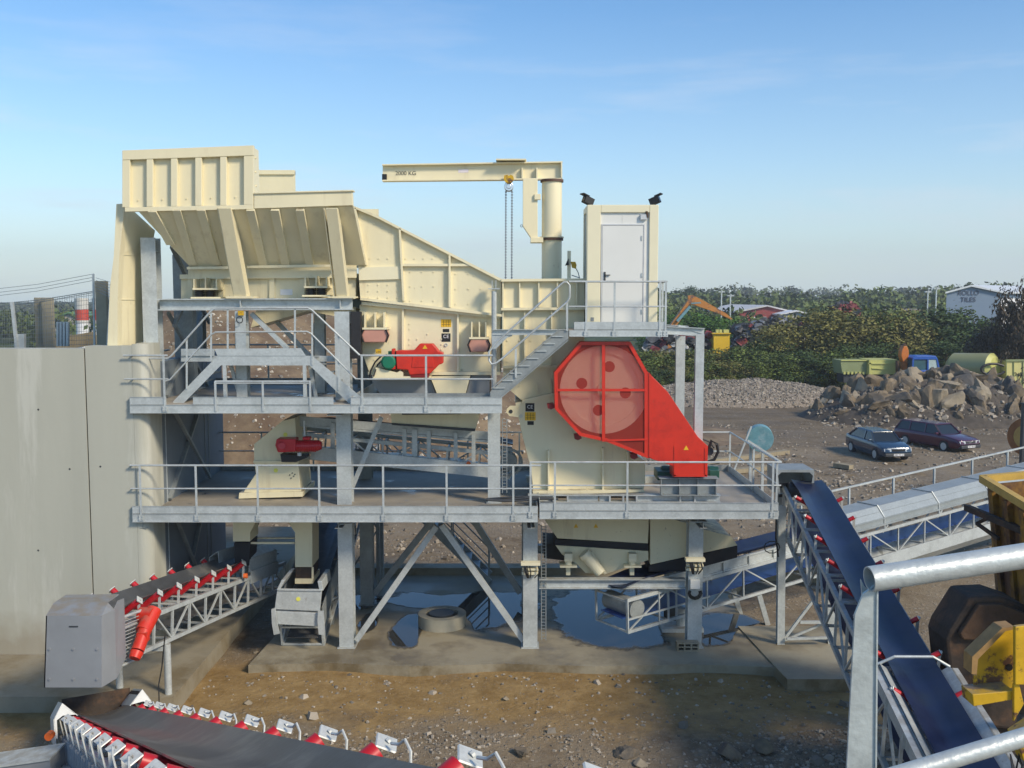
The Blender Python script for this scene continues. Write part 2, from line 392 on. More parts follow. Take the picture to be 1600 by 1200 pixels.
# fields beyond
base = mixc(mr(gy, 96, 110), base, mixc(mr(nz(.05, 6), .4, .6), (.045, .07, .022), (.10, .12, .045)))
L(base, bs.inputs['Base Color'])
rg_ = mr(nz(.45, 6, .6), .46, .56, .9, .6); L(mth('MAXIMUM', rg_, mth('MULTIPLY', gr, .75)), bs.inputs['Roughness'])
hh = mth('ADD', mth('MULTIPLY', stone, .9), mth('ADD', mth('MULTIPLY', stone2, .5), nz(6, 8, .7)))
bp = N('ShaderNodeBump'); bp.inputs['Strength'].default_value = .7; bp.inputs['Distance'].default_value = .06; L(hh, bp.inputs['Height']); L(bp.outputs[0], bs.inputs['Normal'])

def gz_(x, y):
    h = -.2
    if 2 < y < 120 and abs(x) < 70:
        k = smooth01(120, 90, y) if y > 90 else 1
        h += k * (.10 * noise2(x, y, .35, 3) + .05 * noise2(x, y, 1.1, 7))
        if 20.5 < y < 33 and -7.5 < x < 13: h = min(h, -.17)
        # lower bank behind the slab
    return h
def axis(a, b, fine, lo, hi):
    r = []; x = a
    while x < b:
        r.append(x)
        if lo <= x <= hi: x += fine
        else:
            dd = max(lo - x, x - hi); x += fine + dd * .16
    r.append(b); return r
xs = axis(-1500, 1500, .5, -14, 34); ys = axis(-60, 3500, .5, 10, 34)
vs_ = [(x, y, gz_(x, y)) for y in ys for x in xs]; nx = len(xs)
fs = [(j * nx + i, j * nx + i + 1, (j + 1) * nx + i + 1, (j + 1) * nx + i) for j in range(len(ys) - 1) for i in range(nx - 1)]
b = MB(); b.add(vs_, fs); o = b.build('ground', GM, None, True); tag(o, 'brown muddy yard ground with gravel and orange clay', kind='structure')

# slab
SLM = mat('slab_concrete', (.33, .295, .21), .75, 0, .12, .9, bump=.15, bscale=10, color2=(.16, .125, .07), c2lo=.44, c2hi=.60, c2scale=.45, wet=.35)
b = MB()
pts = [W(390, 1040, 21.3), W(700, 1040, 21.3), W(900, 1040, 21.3), W(1212, 1042, 21.3)]
def gp(u, v, z=0): return ground(u, v, z)
top = [gp(388, 1039), gp(520, 1036), gp(640, 1041), gp(790, 1037), gp(930, 1041), gp(1080, 1038), gp(1214, 1042)]
poly = top + [Vector((top[-1].x + .05, 26.4, 0)), Vector((top[-1].x + 1.5, 29, 0)), Vector((-5.0, 29, 0)), gp(438, 985)]
b.prism(poly, (0, 0, -.35)); o = b.build('concrete_slab', SLM); tag(o, 'stained concrete slab under the plant', kind='structure')
b = MB(); q0, q1 = gp(1210, 1040, .03), gp(1230, 1061, .03)
b.prism([q0, q1, Vector((q1.x + 2.6, q1.y, .03)), Vector((q1.x + 2.6, 23.8, .03)), Vector((q0.x - .2, 23.8, .03))], (0, 0, -.4)); o = b.build('concrete_pad', SLM); tag(o, 'small thick concrete pad beside the slab at right', kind='structure')
b = MB(); b.box(-40, -6.72, 19.15, 34, -.5, .15); o = b.build('concrete_footing', CONCD); tag(o, 'concrete footing in front of the tall wall', kind='structure')
b = MB(); b.box(-5.0, 12, 28.4, 28.9, -.4, .22); o = b.build('kerb', CONCD); tag(o, 'low concrete kerb at the rear of the slab', kind='structure')

# puddles on the slab: thin sheets, water in the middle, damp concrete towards the broken edge
WAT = bpy.data.materials.new('puddle_water'); WAT.use_nodes = True; nt = WAT.node_tree; L = nt.links.new; bs = nt.nodes['Principled BSDF']; g = nt.nodes.new('ShaderNodeNewGeometry')
at_ = nt.nodes.new('ShaderNodeAttribute'); at_.attribute_name = 'depth'
fld = mth('ADD', at_.outputs['Fac'], mth('MULTIPLY', mth('SUBTRACT', nz(1.7, 7, .62), .5), 1.5))
L(mixc(mr(fld, .30, .48), (.12, .095, .055), (.035, .034, .030)), bs.inputs['Base Color'])
L(mr(fld, .30, .46, .45, .03), bs.inputs['Roughness']); L(mr(fld, .12, .38), bs.inputs['Alpha']); bs.inputs['IOR'].default_value = 1.33; bs.inputs['Specular IOR Level'].default_value = .8
def puddle(pix, z=.006, seed=1, n=120, lab='shallow puddle on the concrete slab'):
    P3 = [ground(u, v, z) for u, v in pix]; m_ = len(P3); c = sum(P3, Vector()) / m_; pts = []
    for i in range(n):
        t = i / n * m_; k = int(t); f = t - k
        p0, p1, p2, p3 = P3[k - 1], P3[k % m_], P3[(k + 1) % m_], P3[(k + 2) % m_]
        p = .5 * ((2 * p1) + (p2 - p0) * f + (2 * p0 - 5 * p1 + 4 * p2 - p3) * f * f + (3 * p1 - p0 - 3 * p2 + p3) * f ** 3); pts.append(c + (p - c) * 1.22)
    vs2 = [c]; vals = [1.0]; fs2 = []
    for r_, val in ((.45, 1.0), (.75, .62), (1.0, 0.0)):
        for p in pts: vs2.append(c + (p - c) * r_); vals.append(val)
    for i in range(n):
        j = (i + 1) % n; fs2.append((0, 1 + i, 1 + j))
        for q in range(2): fs2.append((1 + q * n + i, 1 + (q + 1) * n + i, 1 + (q + 1) * n + j, 1 + q * n + j))
    me = bpy.data.meshes.new('puddle'); me.from_pydata([tuple(p) for p in vs2], [], fs2); me.materials.append(WAT)
    a = me.attributes.new('depth', 'FLOAT', 'POINT')
    for i, x in enumerate(vals): a.data[i].value = x
    o = bpy.data.objects.new('puddle', me); col.objects.link(o); tag(o, lab, kind='structure'); return o
puddle([(612, 985), (640, 962), (668, 968), (655, 990), (648, 1008), (615, 1008)], seed=2)
puddle([(600, 938), (640, 928), (705, 930), (760, 925), (830, 932), (830, 962), (790, 972), (745, 982), (732, 968), (700, 952), (640, 948)], seed=5)
puddle([(868, 945), (905, 925), (1000, 925), (1060, 940), (1075, 965), (1040, 985), (1030, 1002), (970, 1010), (905, 998), (880, 975)], seed=8)
puddle([(1098, 965), (1150, 960), (1185, 972), (1150, 985), (1140, 1002), (1100, 1003)], seed=11)
puddle([(560, 975), (575, 960), (590, 965), (585, 980), (568, 988)], seed=14)
puddle([(510, 935), (560, 930), (590, 935), (580, 948), (530, 950)], seed=17)

# ---- tall concrete wall
wl = thing('concrete_wall', 'tall smooth concrete retaining wall with thin vertical joints filling the left side', 'wall', (-9, 21.5, .15))
ZT = ZW(545, 21.5)
xj1, xj2 = XW(133, 545, 21.5), XW(206, 545, 21.5)
for xa, xb2, dz in ((-40, -22.02, -.1), (-22, -15.6, -.05), (-15.58, xj1 - .03, .0), (xj1, xj2 - .004, .06)):
    b = MB(); b.box(xa, xb2, 21.5, 22.0, .152, ZT + dz); b.build('wall_panel', CONC, wl)
b = MB(); pts = [(xj2, 21.5)] + [(-8.18 + .25 * math.sin(t), 21.75 - .25 * math.cos(t)) for t in [math.pi / 2 * k / 8 for k in range(9)]] + [(-7.93, 22.4), (-8.3, 22.4), (-8.3, 22.0), (xj2, 22.0)]
pts = [(x, y) for x, y in pts]
b.prism([Vector((x, y, .152)) for x, y in pts], (0, 0, ZT + .1 - .152)); b.build('wall_panel', CONC, wl, True)
b = MB(); b.box(xj1 - .03, xj1, 21.53, 21.9, .152, ZT); b.build('joint_filler', BLACK, wl)
for u, v in ((109, 733), (157, 729), (60, 640), (60, 860)):
    b = MB(); p = W(u, v, 21.497); b.tube(p, p + Vector((0, .004, 0)), .022, 10); b.build('tie_hole', DARK, wl)
# raised fill behind
ERM = mat('earth_bank', (.17, .105, .052), .9, 0, .3, 1.5, bump=.5, bscale=8, color2=(.07, .085, .03), c2lo=.50, c2hi=.60, c2scale=.25)
def mound(name, m, cx, cy, rx, ry, h, z0=-.3, n=48, rough=.12, seed=1, sharp=1.0, kind='structure', lab=None, cat=None, flat=0.0):
    vs2 = []; fs2 = []
    for j in range(n + 1):
        for i in range(n + 1):
            a = -1 + 2 * i / n; c = -1 + 2 * j / n; r = math.hypot(a, c)
            f = max(0, 1 - r) ** sharp
            if flat: f = min(1, f * (1 + flat))
            x, y = cx + a * rx, cy + c * ry
            z = z0 + h * f * (1 + rough * 2 * noise2(x, y, 2.0 / max(rx, ry) * 2, seed)) + (rough * h * .5 * noise2(x, y, 8.0 / max(rx, ry), seed + 3) + .12 * noise2(x, y, .9, seed + 5)) * min(1, f * 4)
            vs2.append((x, y, z))
    for j in range(n):
        for i in range(n): k = j * (n + 1) + i; fs2.append((k, k + 1, k + n + 2, k + n + 1))
    b = MB(); b.add(vs2, fs2); o = b.build(name, m, None, True); tag(o, lab, cat, kind=kind); return o
b = MB(); vs2 = []; fs2 = []; X_ = [-60 + k * 1.3 for k in range(41)]; Y_ = [22.02 + k * 1.2 for k in range(24)]
for j, y in enumerate(Y_):
    for i, x in enumerate(X_):
        e_ = smooth01(0, 6, 50 - y) ; z = 5.9 * e_ + .2 * noise2(x, y, .4, 2) - .1
        xm_ = -8.31 - max(0, y - 23) * .5; vs2.append((xm_ - (-x - 8) * 1.0 if x < -8 else xm_, y, min(z, 6.5) * (1 if x < -10 else .93)))
for j in range(len(Y_) - 1):
    for i in range(len(X_) - 1): k = j * len(X_) + i; fs2.append((k, k + 1, k + len(X_) + 1, k + len(X_)))
b.add(vs2, fs2); o = b.build('raised_terrain', ERM, None, True); tag(o, 'raised earth ramp behind the concrete wall', kind='structure')
SPO = mat('spoil_earth', (.20, .145, .085), .9, 0, .3, 1.2, bump=.8, bscale=5, color2=(.13, .085, .05), c2lo=.45, c2hi=.6, c2scale=.5)
mound('spoil_hill', SPO, -17, 62, 26, 15, 8.5, seed=4, sharp=.75, lab='big brown spoil heap behind the plant at left', kind='structure')
mound('earth_bank', ERM, -48, 70, 34, 16, 7.6, seed=9, sharp=.8, lab='low grassy earth bank far behind the wall at left')
# mid-ground mud bank just behind the plant
mound('mud_bank', SPO, 1.5, 60, 14, 9, 1.5, seed=6, lab='low mud bank behind the plant')
GRV = mat('gravel_heap_material', (.24, .20, .155), .85, 0, .45, 9.0, bump=1.0, bscale=7, color2=(.46, .42, .36), c2lo=.56, c2hi=.62, c2scale=6.0)
gh = mound('gravel_heap', GRV, 18.3, 80, 9.8, 5.0, 1.75, seed=12, sharp=.5, kind=None, rough=.07, lab='long grey gravel heap in front of the hedge', cat='gravel heap', flat=.15)
RBM = mat('rubble_grey', (.075, .062, .048), .9, 0, .35, 2.0, bump=1.0, bscale=4, color2=(.16, .13, .09), c2lo=.55, c2hi=.66, c2scale=1.6)
rh = mound('rubble_heap', RBM, 29.6, 69, 9.6, 6, 3.2, seed=15, sharp=.7, kind=None, rough=.16, lab='dark heap of broken rubble underneath the boulders', cat='rubble heap', n=60)

# ---- rocks
def rockmesh(name, m, seed, sub=2, rough=.33):
    import bmesh
    bm = bmesh.new(); bmesh.ops.create_icosphere(bm, subdivisions=3, radius=1)
    rnd = random.Random(seed); cuts = [Vector((rnd.gauss(0, 1), rnd.gauss(0, 1), rnd.gauss(0, 1))).normalized() for _ in range(14)]
    ds_ = [rnd.uniform(.42, .8) for _ in cuts]
    for v in bm.verts:
        p = v.co.copy()
        for c, d_ in zip(cuts, ds_):
            k = p.dot(c)
            if k > d_: p -= c * (k - d_)
        p *= 1 + rough * .4 * noise.noise(p * 2.2 + Vector((seed, 0, 0))) + rough * .22 * noise.noise(p * 5.5 + Vector((0, seed, 0))); v.co = p
    me = bpy.data.meshes.new(name); bm.to_mesh(me); bm.free(); me.materials.append(m); return me
BLM = mat('boulder_stone', (.175, .135, .085), .9, 0, .5, 1.6, bump=1.0, bscale=5, color2=(.085, .08, .072), c2lo=.48, c2hi=.62, c2scale=.5)
BLG = mat('boulder_stone_pale', (.28, .235, .165), .9, 0, .25, 2, bump=.9, bscale=6)
rks = [rockmesh('boulder', BLM if k % 5 else BLG, k) for k in range(9)]
rnd = random.Random(5); nb = 0
for k in range(285):
    a = rnd.uniform(0, 2 * math.pi); r = math.sqrt(rnd.random()) * .93
    x, y = 29.6 + 9.4 * r * math.cos(a), 69 + 5.6 * r * math.sin(a)
    if y > 70.5: continue
    z = -.25 + 3.0 * max(0, 1 - r) ** .7
    if 31.6 < x < 33.8 and y < 67.5 and rnd.random() < .7: continue
    s_ = rnd.uniform(.35, 1.05) * (1.0 if r < .85 else .65)
    o = bpy.data.objects.new('boulder', rks[rnd.randrange(9)]); col.objects.link(o)
    o.location = (x, y, z + s_ * .12); o.rotation_euler = (rnd.uniform(0, 6), rnd.uniform(0, 6), rnd.uniform(0, 6)); o.scale = (s_ * rnd.uniform(1.1, 1.9), s_ * rnd.uniform(.8, 1.3), s_ * rnd.uniform(.4, .9))
    tag(o, 'broken rough boulder or concrete lump piled on the rubble heap', 'boulder', 'boulders on the rubble heap'); nb += 1
# rows at the right end of frame
for k in range(14):
    o = bpy.data.objects.new('boulder', rks[rnd.randrange(9)]); col.objects.link(o); s_ = rnd.uniform(.35, .8)
    o.location = (rnd.uniform(36.5, 41), rnd.uniform(66, 71), rnd.uniform(0, .9)); o.rotation_euler = (rnd.uniform(0, 6), rnd.uniform(0, 6), rnd.uniform(0, 6)); o.scale = (s_ * 1.4, s_, s_ * .8)
    tag(o, 'broken rough boulder or concrete lump piled on the rubble heap', 'boulder', 'boulders on the rubble heap')

# ---- loose stones : one uncountable scatter
STN = mat('loose_stone', (.27, .235, .185), .9, 0, .1, 3, island=.6)
def stones(name, n, region, smin, smax, lab, m, zf, seed, pw=2.5, mask=None):
    rr = random.Random(seed); V = []; Fc = []
    cube = [(-1, -1, -1), (1, -1, -1), (1, 1, -1), (-1, 1, -1), (-.7, -.7, 1), (.7, -.7, 1), (.7, .7, 1), (-.7, .7, 1)]
    cf = [(0, 3, 2, 1), (4, 5, 6, 7), (0, 1, 5, 4), (1, 2, 6, 5), (2, 3, 7, 6), (3, 0, 4, 7)]
    cnt = 0
    while cnt < n:
        x, y = region(rr)
        if mask and not mask(x, y, rr): continue
        s = (smin + (smax - smin) * rr.random() ** pw) * .8; z = zf(x, y)
        M = Matrix.Rotation(rr.uniform(0, 6.28), 3, 'Z') @ Matrix.Rotation(rr.uniform(-.5, .5), 3, 'X') @ Matrix.Rotation(rr.uniform(-.4, .4), 3, 'Y')
        k = len(V); fx, fy, fz = s * rr.uniform(.7, 1.3), s * rr.uniform(.6, 1.0), s * rr.uniform(.35, .7)
        for (a, b_, c) in cube:
            p = M @ Vector((a * fx * rr.uniform(.55, 1.15), b_ * fy * rr.uniform(.55, 1.15), c * fz * rr.uniform(.55, 1.15)))
            V.append((x + p.x, y + p.y, z + p.z + fz * .35))
        Fc += [tuple(i + k for i in f) for f in cf]; cnt += 1
    me = bpy.data.meshes.new(name); me.from_pydata(V, [], Fc); me.materials.append(m); me.update()
    o = bpy.data.objects.new(name, me); col.objects.link(o); tag(o, lab, kind='stuff'); return o
def reg_near(r): y = 7 + 14.2 * r.random() ** .8; return (r.uniform(-9, 11), y)
def mk(x, y, r):
    if y > 19.1 and x < -6.8: return False
    d = noise2(x, y, .5, 21) + .35 * noise2(x, y, 1.7, 4)
    return r.random() < (max(.04, .35 + 1.3 * d) if y < 18.3 else .10)
stones('gravel', 21000, reg_near, .010, .060, 'loose pale gravel scattered over the near dirt', STN, gz_, 3, 3.0, mk)
stones('gravel', 420, reg_near, .04, .20, 'larger stones lying in the near dirt', STN, gz_, 31, 3.5, mk)
def reg_mid(r): y = 30 + 36 * r.random(); return (r.uniform(-.75, .62) * y * .85, y)
stones('gravel', 9000, reg_mid, .03, .15, 'loose gravel over the yard behind the plant', STN, gz_, 8, 2.5, lambda x, y, r: not (x < -4 and y > 47) and r.random() < .4 + .9 * noise2(x, y, .22, 5))
def surf(cx, cy, rx, ry, h, sharp):
    return lambda x, y: -.3 + h * max(0, 1 - math.hypot((x - cx) / rx, (y - cy) / ry)) ** sharp
def reg_box(x0, x1, y0, y1): return lambda r: (r.uniform(x0, x1), r.uniform(y0, y1))
def on_obj(o):
    from mathutils.bvhtree import BVHTree
    bv = BVHTree.FromPolygons([v.co for v in o.data.vertices], [tuple(p.vertices) for p in o.data.polygons])
    def f(x, y):
        h = bv.ray_cast(Vector((x, y, 50)), Vector((0, 0, -1))); return h[0].z if h[0] else -.25
    return f
STP = mat('pale_stone', (.40, .36, .29), .9, 0, .1, 3, island=.5)
spo = bpy.data.objects['spoil_hill']
stones('gravel', 4200, reg_box(-36, 2, 48, 62), .04, .17, 'pale stones in the face of the brown spoil heap', STP, on_obj(spo), 14, 3)
stones('gravel', 6500, reg_box(9, 27.5, 75, 81), .04, .16, 'pale stones over the gravel heap', STN, on_obj(gh), 15, 2)
stones('gravel', 1200, reg_box(20.5, 39, 63.5, 69), .06, .3, 'small rubble around the boulders', STN, on_obj(rh), 16, 2.5)
for (u, v, s_, k) in ((400, 1020, .10, 1), (388, 1099, .13, 3), (815, 1178, .24, 2), (985, 1180, .3, 0), (1190, 1170, .28, 4), (1140, 1180, .34, 5), (1340, 1130, .12, 3), (790, 1092, .10, 3), (1000, 1195, .2, 3)):
    p = ground(u, v); o = bpy.data.objects.new('stone', rockmesh('stone', BLG if k in (1, 3) else BLM, 20 + k)); col.objects.link(o); o.location = p + Vector((0, 0, s_ * .2)); o.scale = (s_, s_ * .8, s_ * .5); o.rotation_euler = (0, 0, k)
    tag(o, 'loose fist to head sized stone lying on the near dirt', 'stone', 'larger stones on the near dirt')

# ---- small things on the slab
rgx = thing('manhole_ring', 'round concrete manhole ring with a dark lid standing on the wet slab', 'manhole', tuple(ground(691, 985, 0)))
c = ground(691, 976, .0); c.z = 0
b = MB(); b.ring(c, c + Vector((0, 0, .30)), .59, .40, 48); b.build('concrete_ring', mat('ring_concrete', (.40, .37, .28), .8, 0, .1, 3, bump=.3), rgx, True)
b = MB(); b.tube(c + Vector((0, 0, .02)), c + Vector((0, 0, .16)), .40, 40); b.tube(c + Vector((-.02, 0, .16)), c + Vector((-.02, 0, .31)), .31, 40); b.build('lid', DARK, rgx, True)
bb = thing('hollow_block', 'hollow concrete building block with six holes lying on the slab', 'block', tuple(ground(1075, 1018, 0)))
c = ground(1075, 1018, 0); b = MB(); w_, h_, d_ = .50, .20, .22; x0_, y0_ = c.x - w_ / 2, c.y
for k in range(4): x = x0_ + (w_ - .035) * k / 3; b.box(x, x + .035, y0_, y0_ + d_, 0, h_)
for k in range(3):
    for i in range(3): xa = x0_ + (w_ - .035) * i / 3 + .035; xb2 = x0_ + (w_ - .035) * (i + 1) / 3; z = (h_ - .03) * k / 2; b.box(xa, xb2, y0_ + .002, y0_ + d_ - .002, z, z + .03)
b.box(x0_, x0_ + w_, y0_ + d_ + .001, y0_ + d_ + .02, 0, h_); b.build('block_body', CONCD, bb)
gc = thing('green_cover', 'green round cover lying by the kerb behind the slab', 'cover', tuple(ground(705, 898, -.1)))
c = ground(705, 898, -.1); b = MB(); b.tube(c, c + Vector((0, 0, .15)), .45, 24, r2=.3); b.build('dome', GREEN, gc, True)
for i, (u, v, u2, v2, lab) in enumerate(((1100, 722, 1230, 706, 'long grey timber beam lying on the yard behind the teal drum'), (1130, 738, 1205, 730, 'shorter timber beam lying in front of the long one'), (1305, 726, 1330, 730, 'short pale plank on the yard left of the blue car'))):
    tb = thing('timber_beam', lab, 'timber'); p, q = ground(u, v, -.05), ground(u2, v2, -.05); b = MB(); b.bar(p, q, .35, .2); b.build('beam', WOOD, tb)
# ================================================================== THE PLANT
random.seed(4)
def handrail(parent, pts, posts, h=1.06, mid=.55, r=.022, down=.15, name='handrail', flat=True, close=False):
    pts = [Vector(p) for p in pts]
    m = MB(); m.path([p + Vector((0, 0, h)) for p in pts], r, 8); m.path([p + Vector((0, 0, mid)) for p in pts], r * .8, 8)
    if close:
        for p in (pts[0], pts[-1]): m.tube(p + Vector((0, 0, mid)), p + Vector((0, 0, h)), r * .8, 8)
    rail = m.build(name, GALV, parent, True)
    for p in posts:
        p = Vector(p)
        m = MB(); m.box(p.x - .022, p.x + .022, p.y - .008, p.y + .008, p.z - down, p.z + h - .01)
        m.box(p.x - .055, p.x + .055, p.y - .016, p.y - .008, p.z - down - .01, p.z - down + .12)
        m.bolts([(p.x - .035, p.y - .016, p.z - down + .03), (p.x + .035, p.y - .016, p.z - down + .03), (p.x - .035, p.y - .016, p.z - down + .09), (p.x + .035, p.y - .016, p.z - down + .09)], .010)
        m.build('handrail_post', GALV, parent)
    return rail

F = 22.5; RY = 25.7
ZD1, ZD2 = 3.35, 5.74
FX = [-8.1, -3.81, .42, 4.2]
# ---- steel support frame
frame = thing('steel_support_frame', 'galvanised steel support frame of columns, beams and diagonal braces under the crushing plant', 'steel frame', (-2, F, 0))
def column(x, y, z0, z1, w=.33, d=.34, m=GALV):
    b = MB(); b.ibar((x, y, z0), (x, y, z1), w, d, .022, up=(0, 1, 0)); b.box(x - w * .62, x + w * .62, y - d * .62, y + d * .62, z0, z0 + .025)
    b.box(x - w / 2 + .02, x + w / 2 - .02, y - d / 2 + .03, y + d / 2 - .03, z1 - .3, z1 - .28)
    return b.build('column', m, frame)
column(FX[0], F, -.2, ZW(372, F)); column(FX[1], F, 0, ZW(486, F) - .01); column(FX[2], F, 0, 3.12); column(FX[3], F, 0, 3.2)
column(-.41, F + .1, ZD1 + .003, 5.6, .28, .28)
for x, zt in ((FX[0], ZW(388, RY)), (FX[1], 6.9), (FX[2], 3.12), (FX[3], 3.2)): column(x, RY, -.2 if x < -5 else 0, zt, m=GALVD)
b = MB(); b.box(FX[0] - .1, FX[0] + .35, 24.2, 24.5, ZD2, ZW(398, 24.2)); b.bar((FX[0] + .37, F + .3, 9.2), (FX[0] + .37, RY - .2, 7.4), .08, .08); b.bar((FX[0] + .37, F + .3, 7.4), (FX[0] + .37, RY - .2, 9.2), .08, .08); b.build('tower_plate', MATS.get('shaded_blue_grey_plate') or GALVD, frame)
column(XW(500, 500, F + 1.7), F + 1.7, ZD2 + .003, ZW(486, F), .24, .24)
column(XW(379, 540, F), F, ZD2 + .003, ZW(486, F), .24, .26)
column(XW(379, 540, RY), RY, ZD2 + .003, 7.4, .3, .3, GALVD)
column(XW(498, 540, RY), RY, ZD2 + .003, 7.4, .3, .3, GALVD)
# left tower lattice between front and rear column
b = MB()
for z0, z1 in ((-.1, 3.1), (3.4, 5.6), (5.8, 7.7)):
    b.bar((FX[0] + .19, F + .2, z0), (FX[0] + .19, RY - .2, z1), .09, .07); b.bar((FX[0] + .28, F + .2, z1), (FX[0] + .28, RY - .2, z0), .07, .07)
b.build('lattice_brace', GALVD, frame)
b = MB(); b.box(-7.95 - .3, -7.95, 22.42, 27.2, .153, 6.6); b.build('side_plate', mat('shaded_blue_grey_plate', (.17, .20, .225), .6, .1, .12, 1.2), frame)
# long beams under the lower deck, cross beams
for y in (F, RY):
    for k in range(3):
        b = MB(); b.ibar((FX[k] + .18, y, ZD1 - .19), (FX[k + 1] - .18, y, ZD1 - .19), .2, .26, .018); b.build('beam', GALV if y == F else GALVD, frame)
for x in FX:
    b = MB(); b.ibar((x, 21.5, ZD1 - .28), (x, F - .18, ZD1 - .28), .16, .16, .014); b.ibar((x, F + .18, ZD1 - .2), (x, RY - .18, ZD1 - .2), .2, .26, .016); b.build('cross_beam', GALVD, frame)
for k in range(2):
    b = MB(); x1 = FX[k + 1] if k == 0 else -.41
    b.ibar((FX[k] + .18, F, ZD2 - .19), (x1 - .18, F, ZD2 - .19), .2, .24, .018); b.build('beam', GALV, frame)
    b = MB(); b.ibar((FX[k] + .18, RY, ZD2 - .19), (x1 - .18, RY, ZD2 - .19), .2, .24, .018); b.build('beam', GALVD, frame)
# plates hanging below the deck ends
for u, v, Y in ((220, 822, 21.6), (540, 818, 21.6), (212, 650, 21.6), (522, 648, 21.6), (1092, 815, 21.6)):
    p = W(u, v, Y); b = MB(); b.box(p.x - .16, p.x + .16, Y, Y + .5, p.z - .02, p.z); b.box(p.x - .012, p.x + .012, Y + .1, Y + .45, p.z, p.z + .16); b.build('bracket_plate', GALV, frame)
# diagonal braces
def brace(u0, v0, u1, v1, Y, w=.15, m=GALV, Y1=None):
    b = MB(); p, q = W(u0, v0, Y), W(u1, v1, Y if Y1 is None else Y1); b.bar(p, q, .03, w, up=(0, 1, 0)) if False else b.bar(p, q, w, w * .9, up=(0, 1, 0))
    return b.build('diagonal_brace', m, frame)
brace(557, 1000, 682, 822, F, .13); brace(818, 1000, 690, 820, F, .13)
for (xa, za, xb, zb) in ((FX[1] + .2, .3, FX[2] - 1.9, 3.0), (FX[2] - .2, .3, FX[2] - 1.9, 3.0)):
    b = MB(); b.bar((xa, RY, za), (xb, RY, zb), .16, .16, up=(0, 1, 0)); b.build('diagonal_brace', GALVD, frame)
b = MB(); b.bar(W(547, 770, F + .3), W(596, 652, F + .3), .1, .1, up=(0, 1, 0)); b.build('diagonal_brace', GALV, frame)
b = MB(); b.bar(W(393, 490, F + .1), W(450, 545, F + .1), .1, .1, up=(0, 1, 0)); b.bar(W(430, 500, F + 1.8), W(492, 565, F + 1.8), .1, .1, up=(0, 1, 0)); b.build('diagonal_brace', GALV, frame)
# horizontal beam carrying the screen
b = MB(); b.ibar(W(842, 911, F), W(1070, 911, F), .2, .22, .016, up=(0, 0, 1)); b.build('beam', GALV, frame)
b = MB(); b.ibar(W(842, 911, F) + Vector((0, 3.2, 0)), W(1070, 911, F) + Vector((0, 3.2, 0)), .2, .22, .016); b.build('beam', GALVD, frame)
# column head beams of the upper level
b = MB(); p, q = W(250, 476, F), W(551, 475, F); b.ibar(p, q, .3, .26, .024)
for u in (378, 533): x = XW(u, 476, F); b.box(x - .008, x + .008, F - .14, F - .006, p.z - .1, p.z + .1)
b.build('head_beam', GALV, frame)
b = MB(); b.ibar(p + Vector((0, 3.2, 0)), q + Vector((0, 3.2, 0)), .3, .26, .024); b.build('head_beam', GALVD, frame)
b = MB(); p = W(556, 500, F); b.box(p.x - .1, p.x + .12, F - .1, F + .15, ZW(560, F), ZW(487, F)); b.build('dark_gasket', RUBBER, frame)
# cable ladders on the columns
for u, v0, v1, nm in ((846, 822, 1000, 0), (785, 655, 770, 0)):
    b = MB(); Yc = F - .05
    for du in (0, 7): b.bar(W(u + du, v0, Yc), W(u + du, v1, Yc), .018, .03, up=(0, 1, 0))
    for v in range(v0, v1, 5): b.bar(W(u, v, Yc), W(u + 7, v, Yc), .012, .012)
    b.build('cable_tray', GALVD, frame)
# cable boxes on the columns
for u, v in ((829, 888), (1085, 882)):
    b = MB(); p = W(u, v, F - .22); b.box(p.x - .22, p.x + .22, F - .36, F - .18, p.z + .10, p.z + .17); b.box(p.x - .19, p.x + .19, F - .33, F - .18, p.z - .02, p.z + .02); b.box(p.x - .2, p.x + .17, F - .32, F - .18, p.z - .12, p.z - .06)
    cb = b.build('cable_box', CREAMW, frame)
    b = MB()
    for k in range(7):
        a = random.uniform(-.18, .2); b.path([(p.x + a, F - .37, p.z + .09), (p.x + a + .03, F - .4, p.z - .05), (p.x + a * .5, F - .38, p.z - .18)], .012, 6)
    b.build('cable', BLACK, cb)
b = MB(); p = W(1085, 912, F - .2); b.box(p.x - .11, p.x + .11, F - .30, F - .18, p.z - .1, p.z + .11); jb = b.build('junction_box', WHITE, frame, bevel=.01)
b = MB()
for k in range(4):
    rr = .1 + .02 * k; b.path([(p.x + math.cos(t) * rr, F - .26 - .01 * k, p.z - .2 + math.sin(t) * rr * .9) for t in [i * math.pi / 6 + 2.6 for i in range(9)]], .010, 6)
b.build('cable', BLACK, jb)

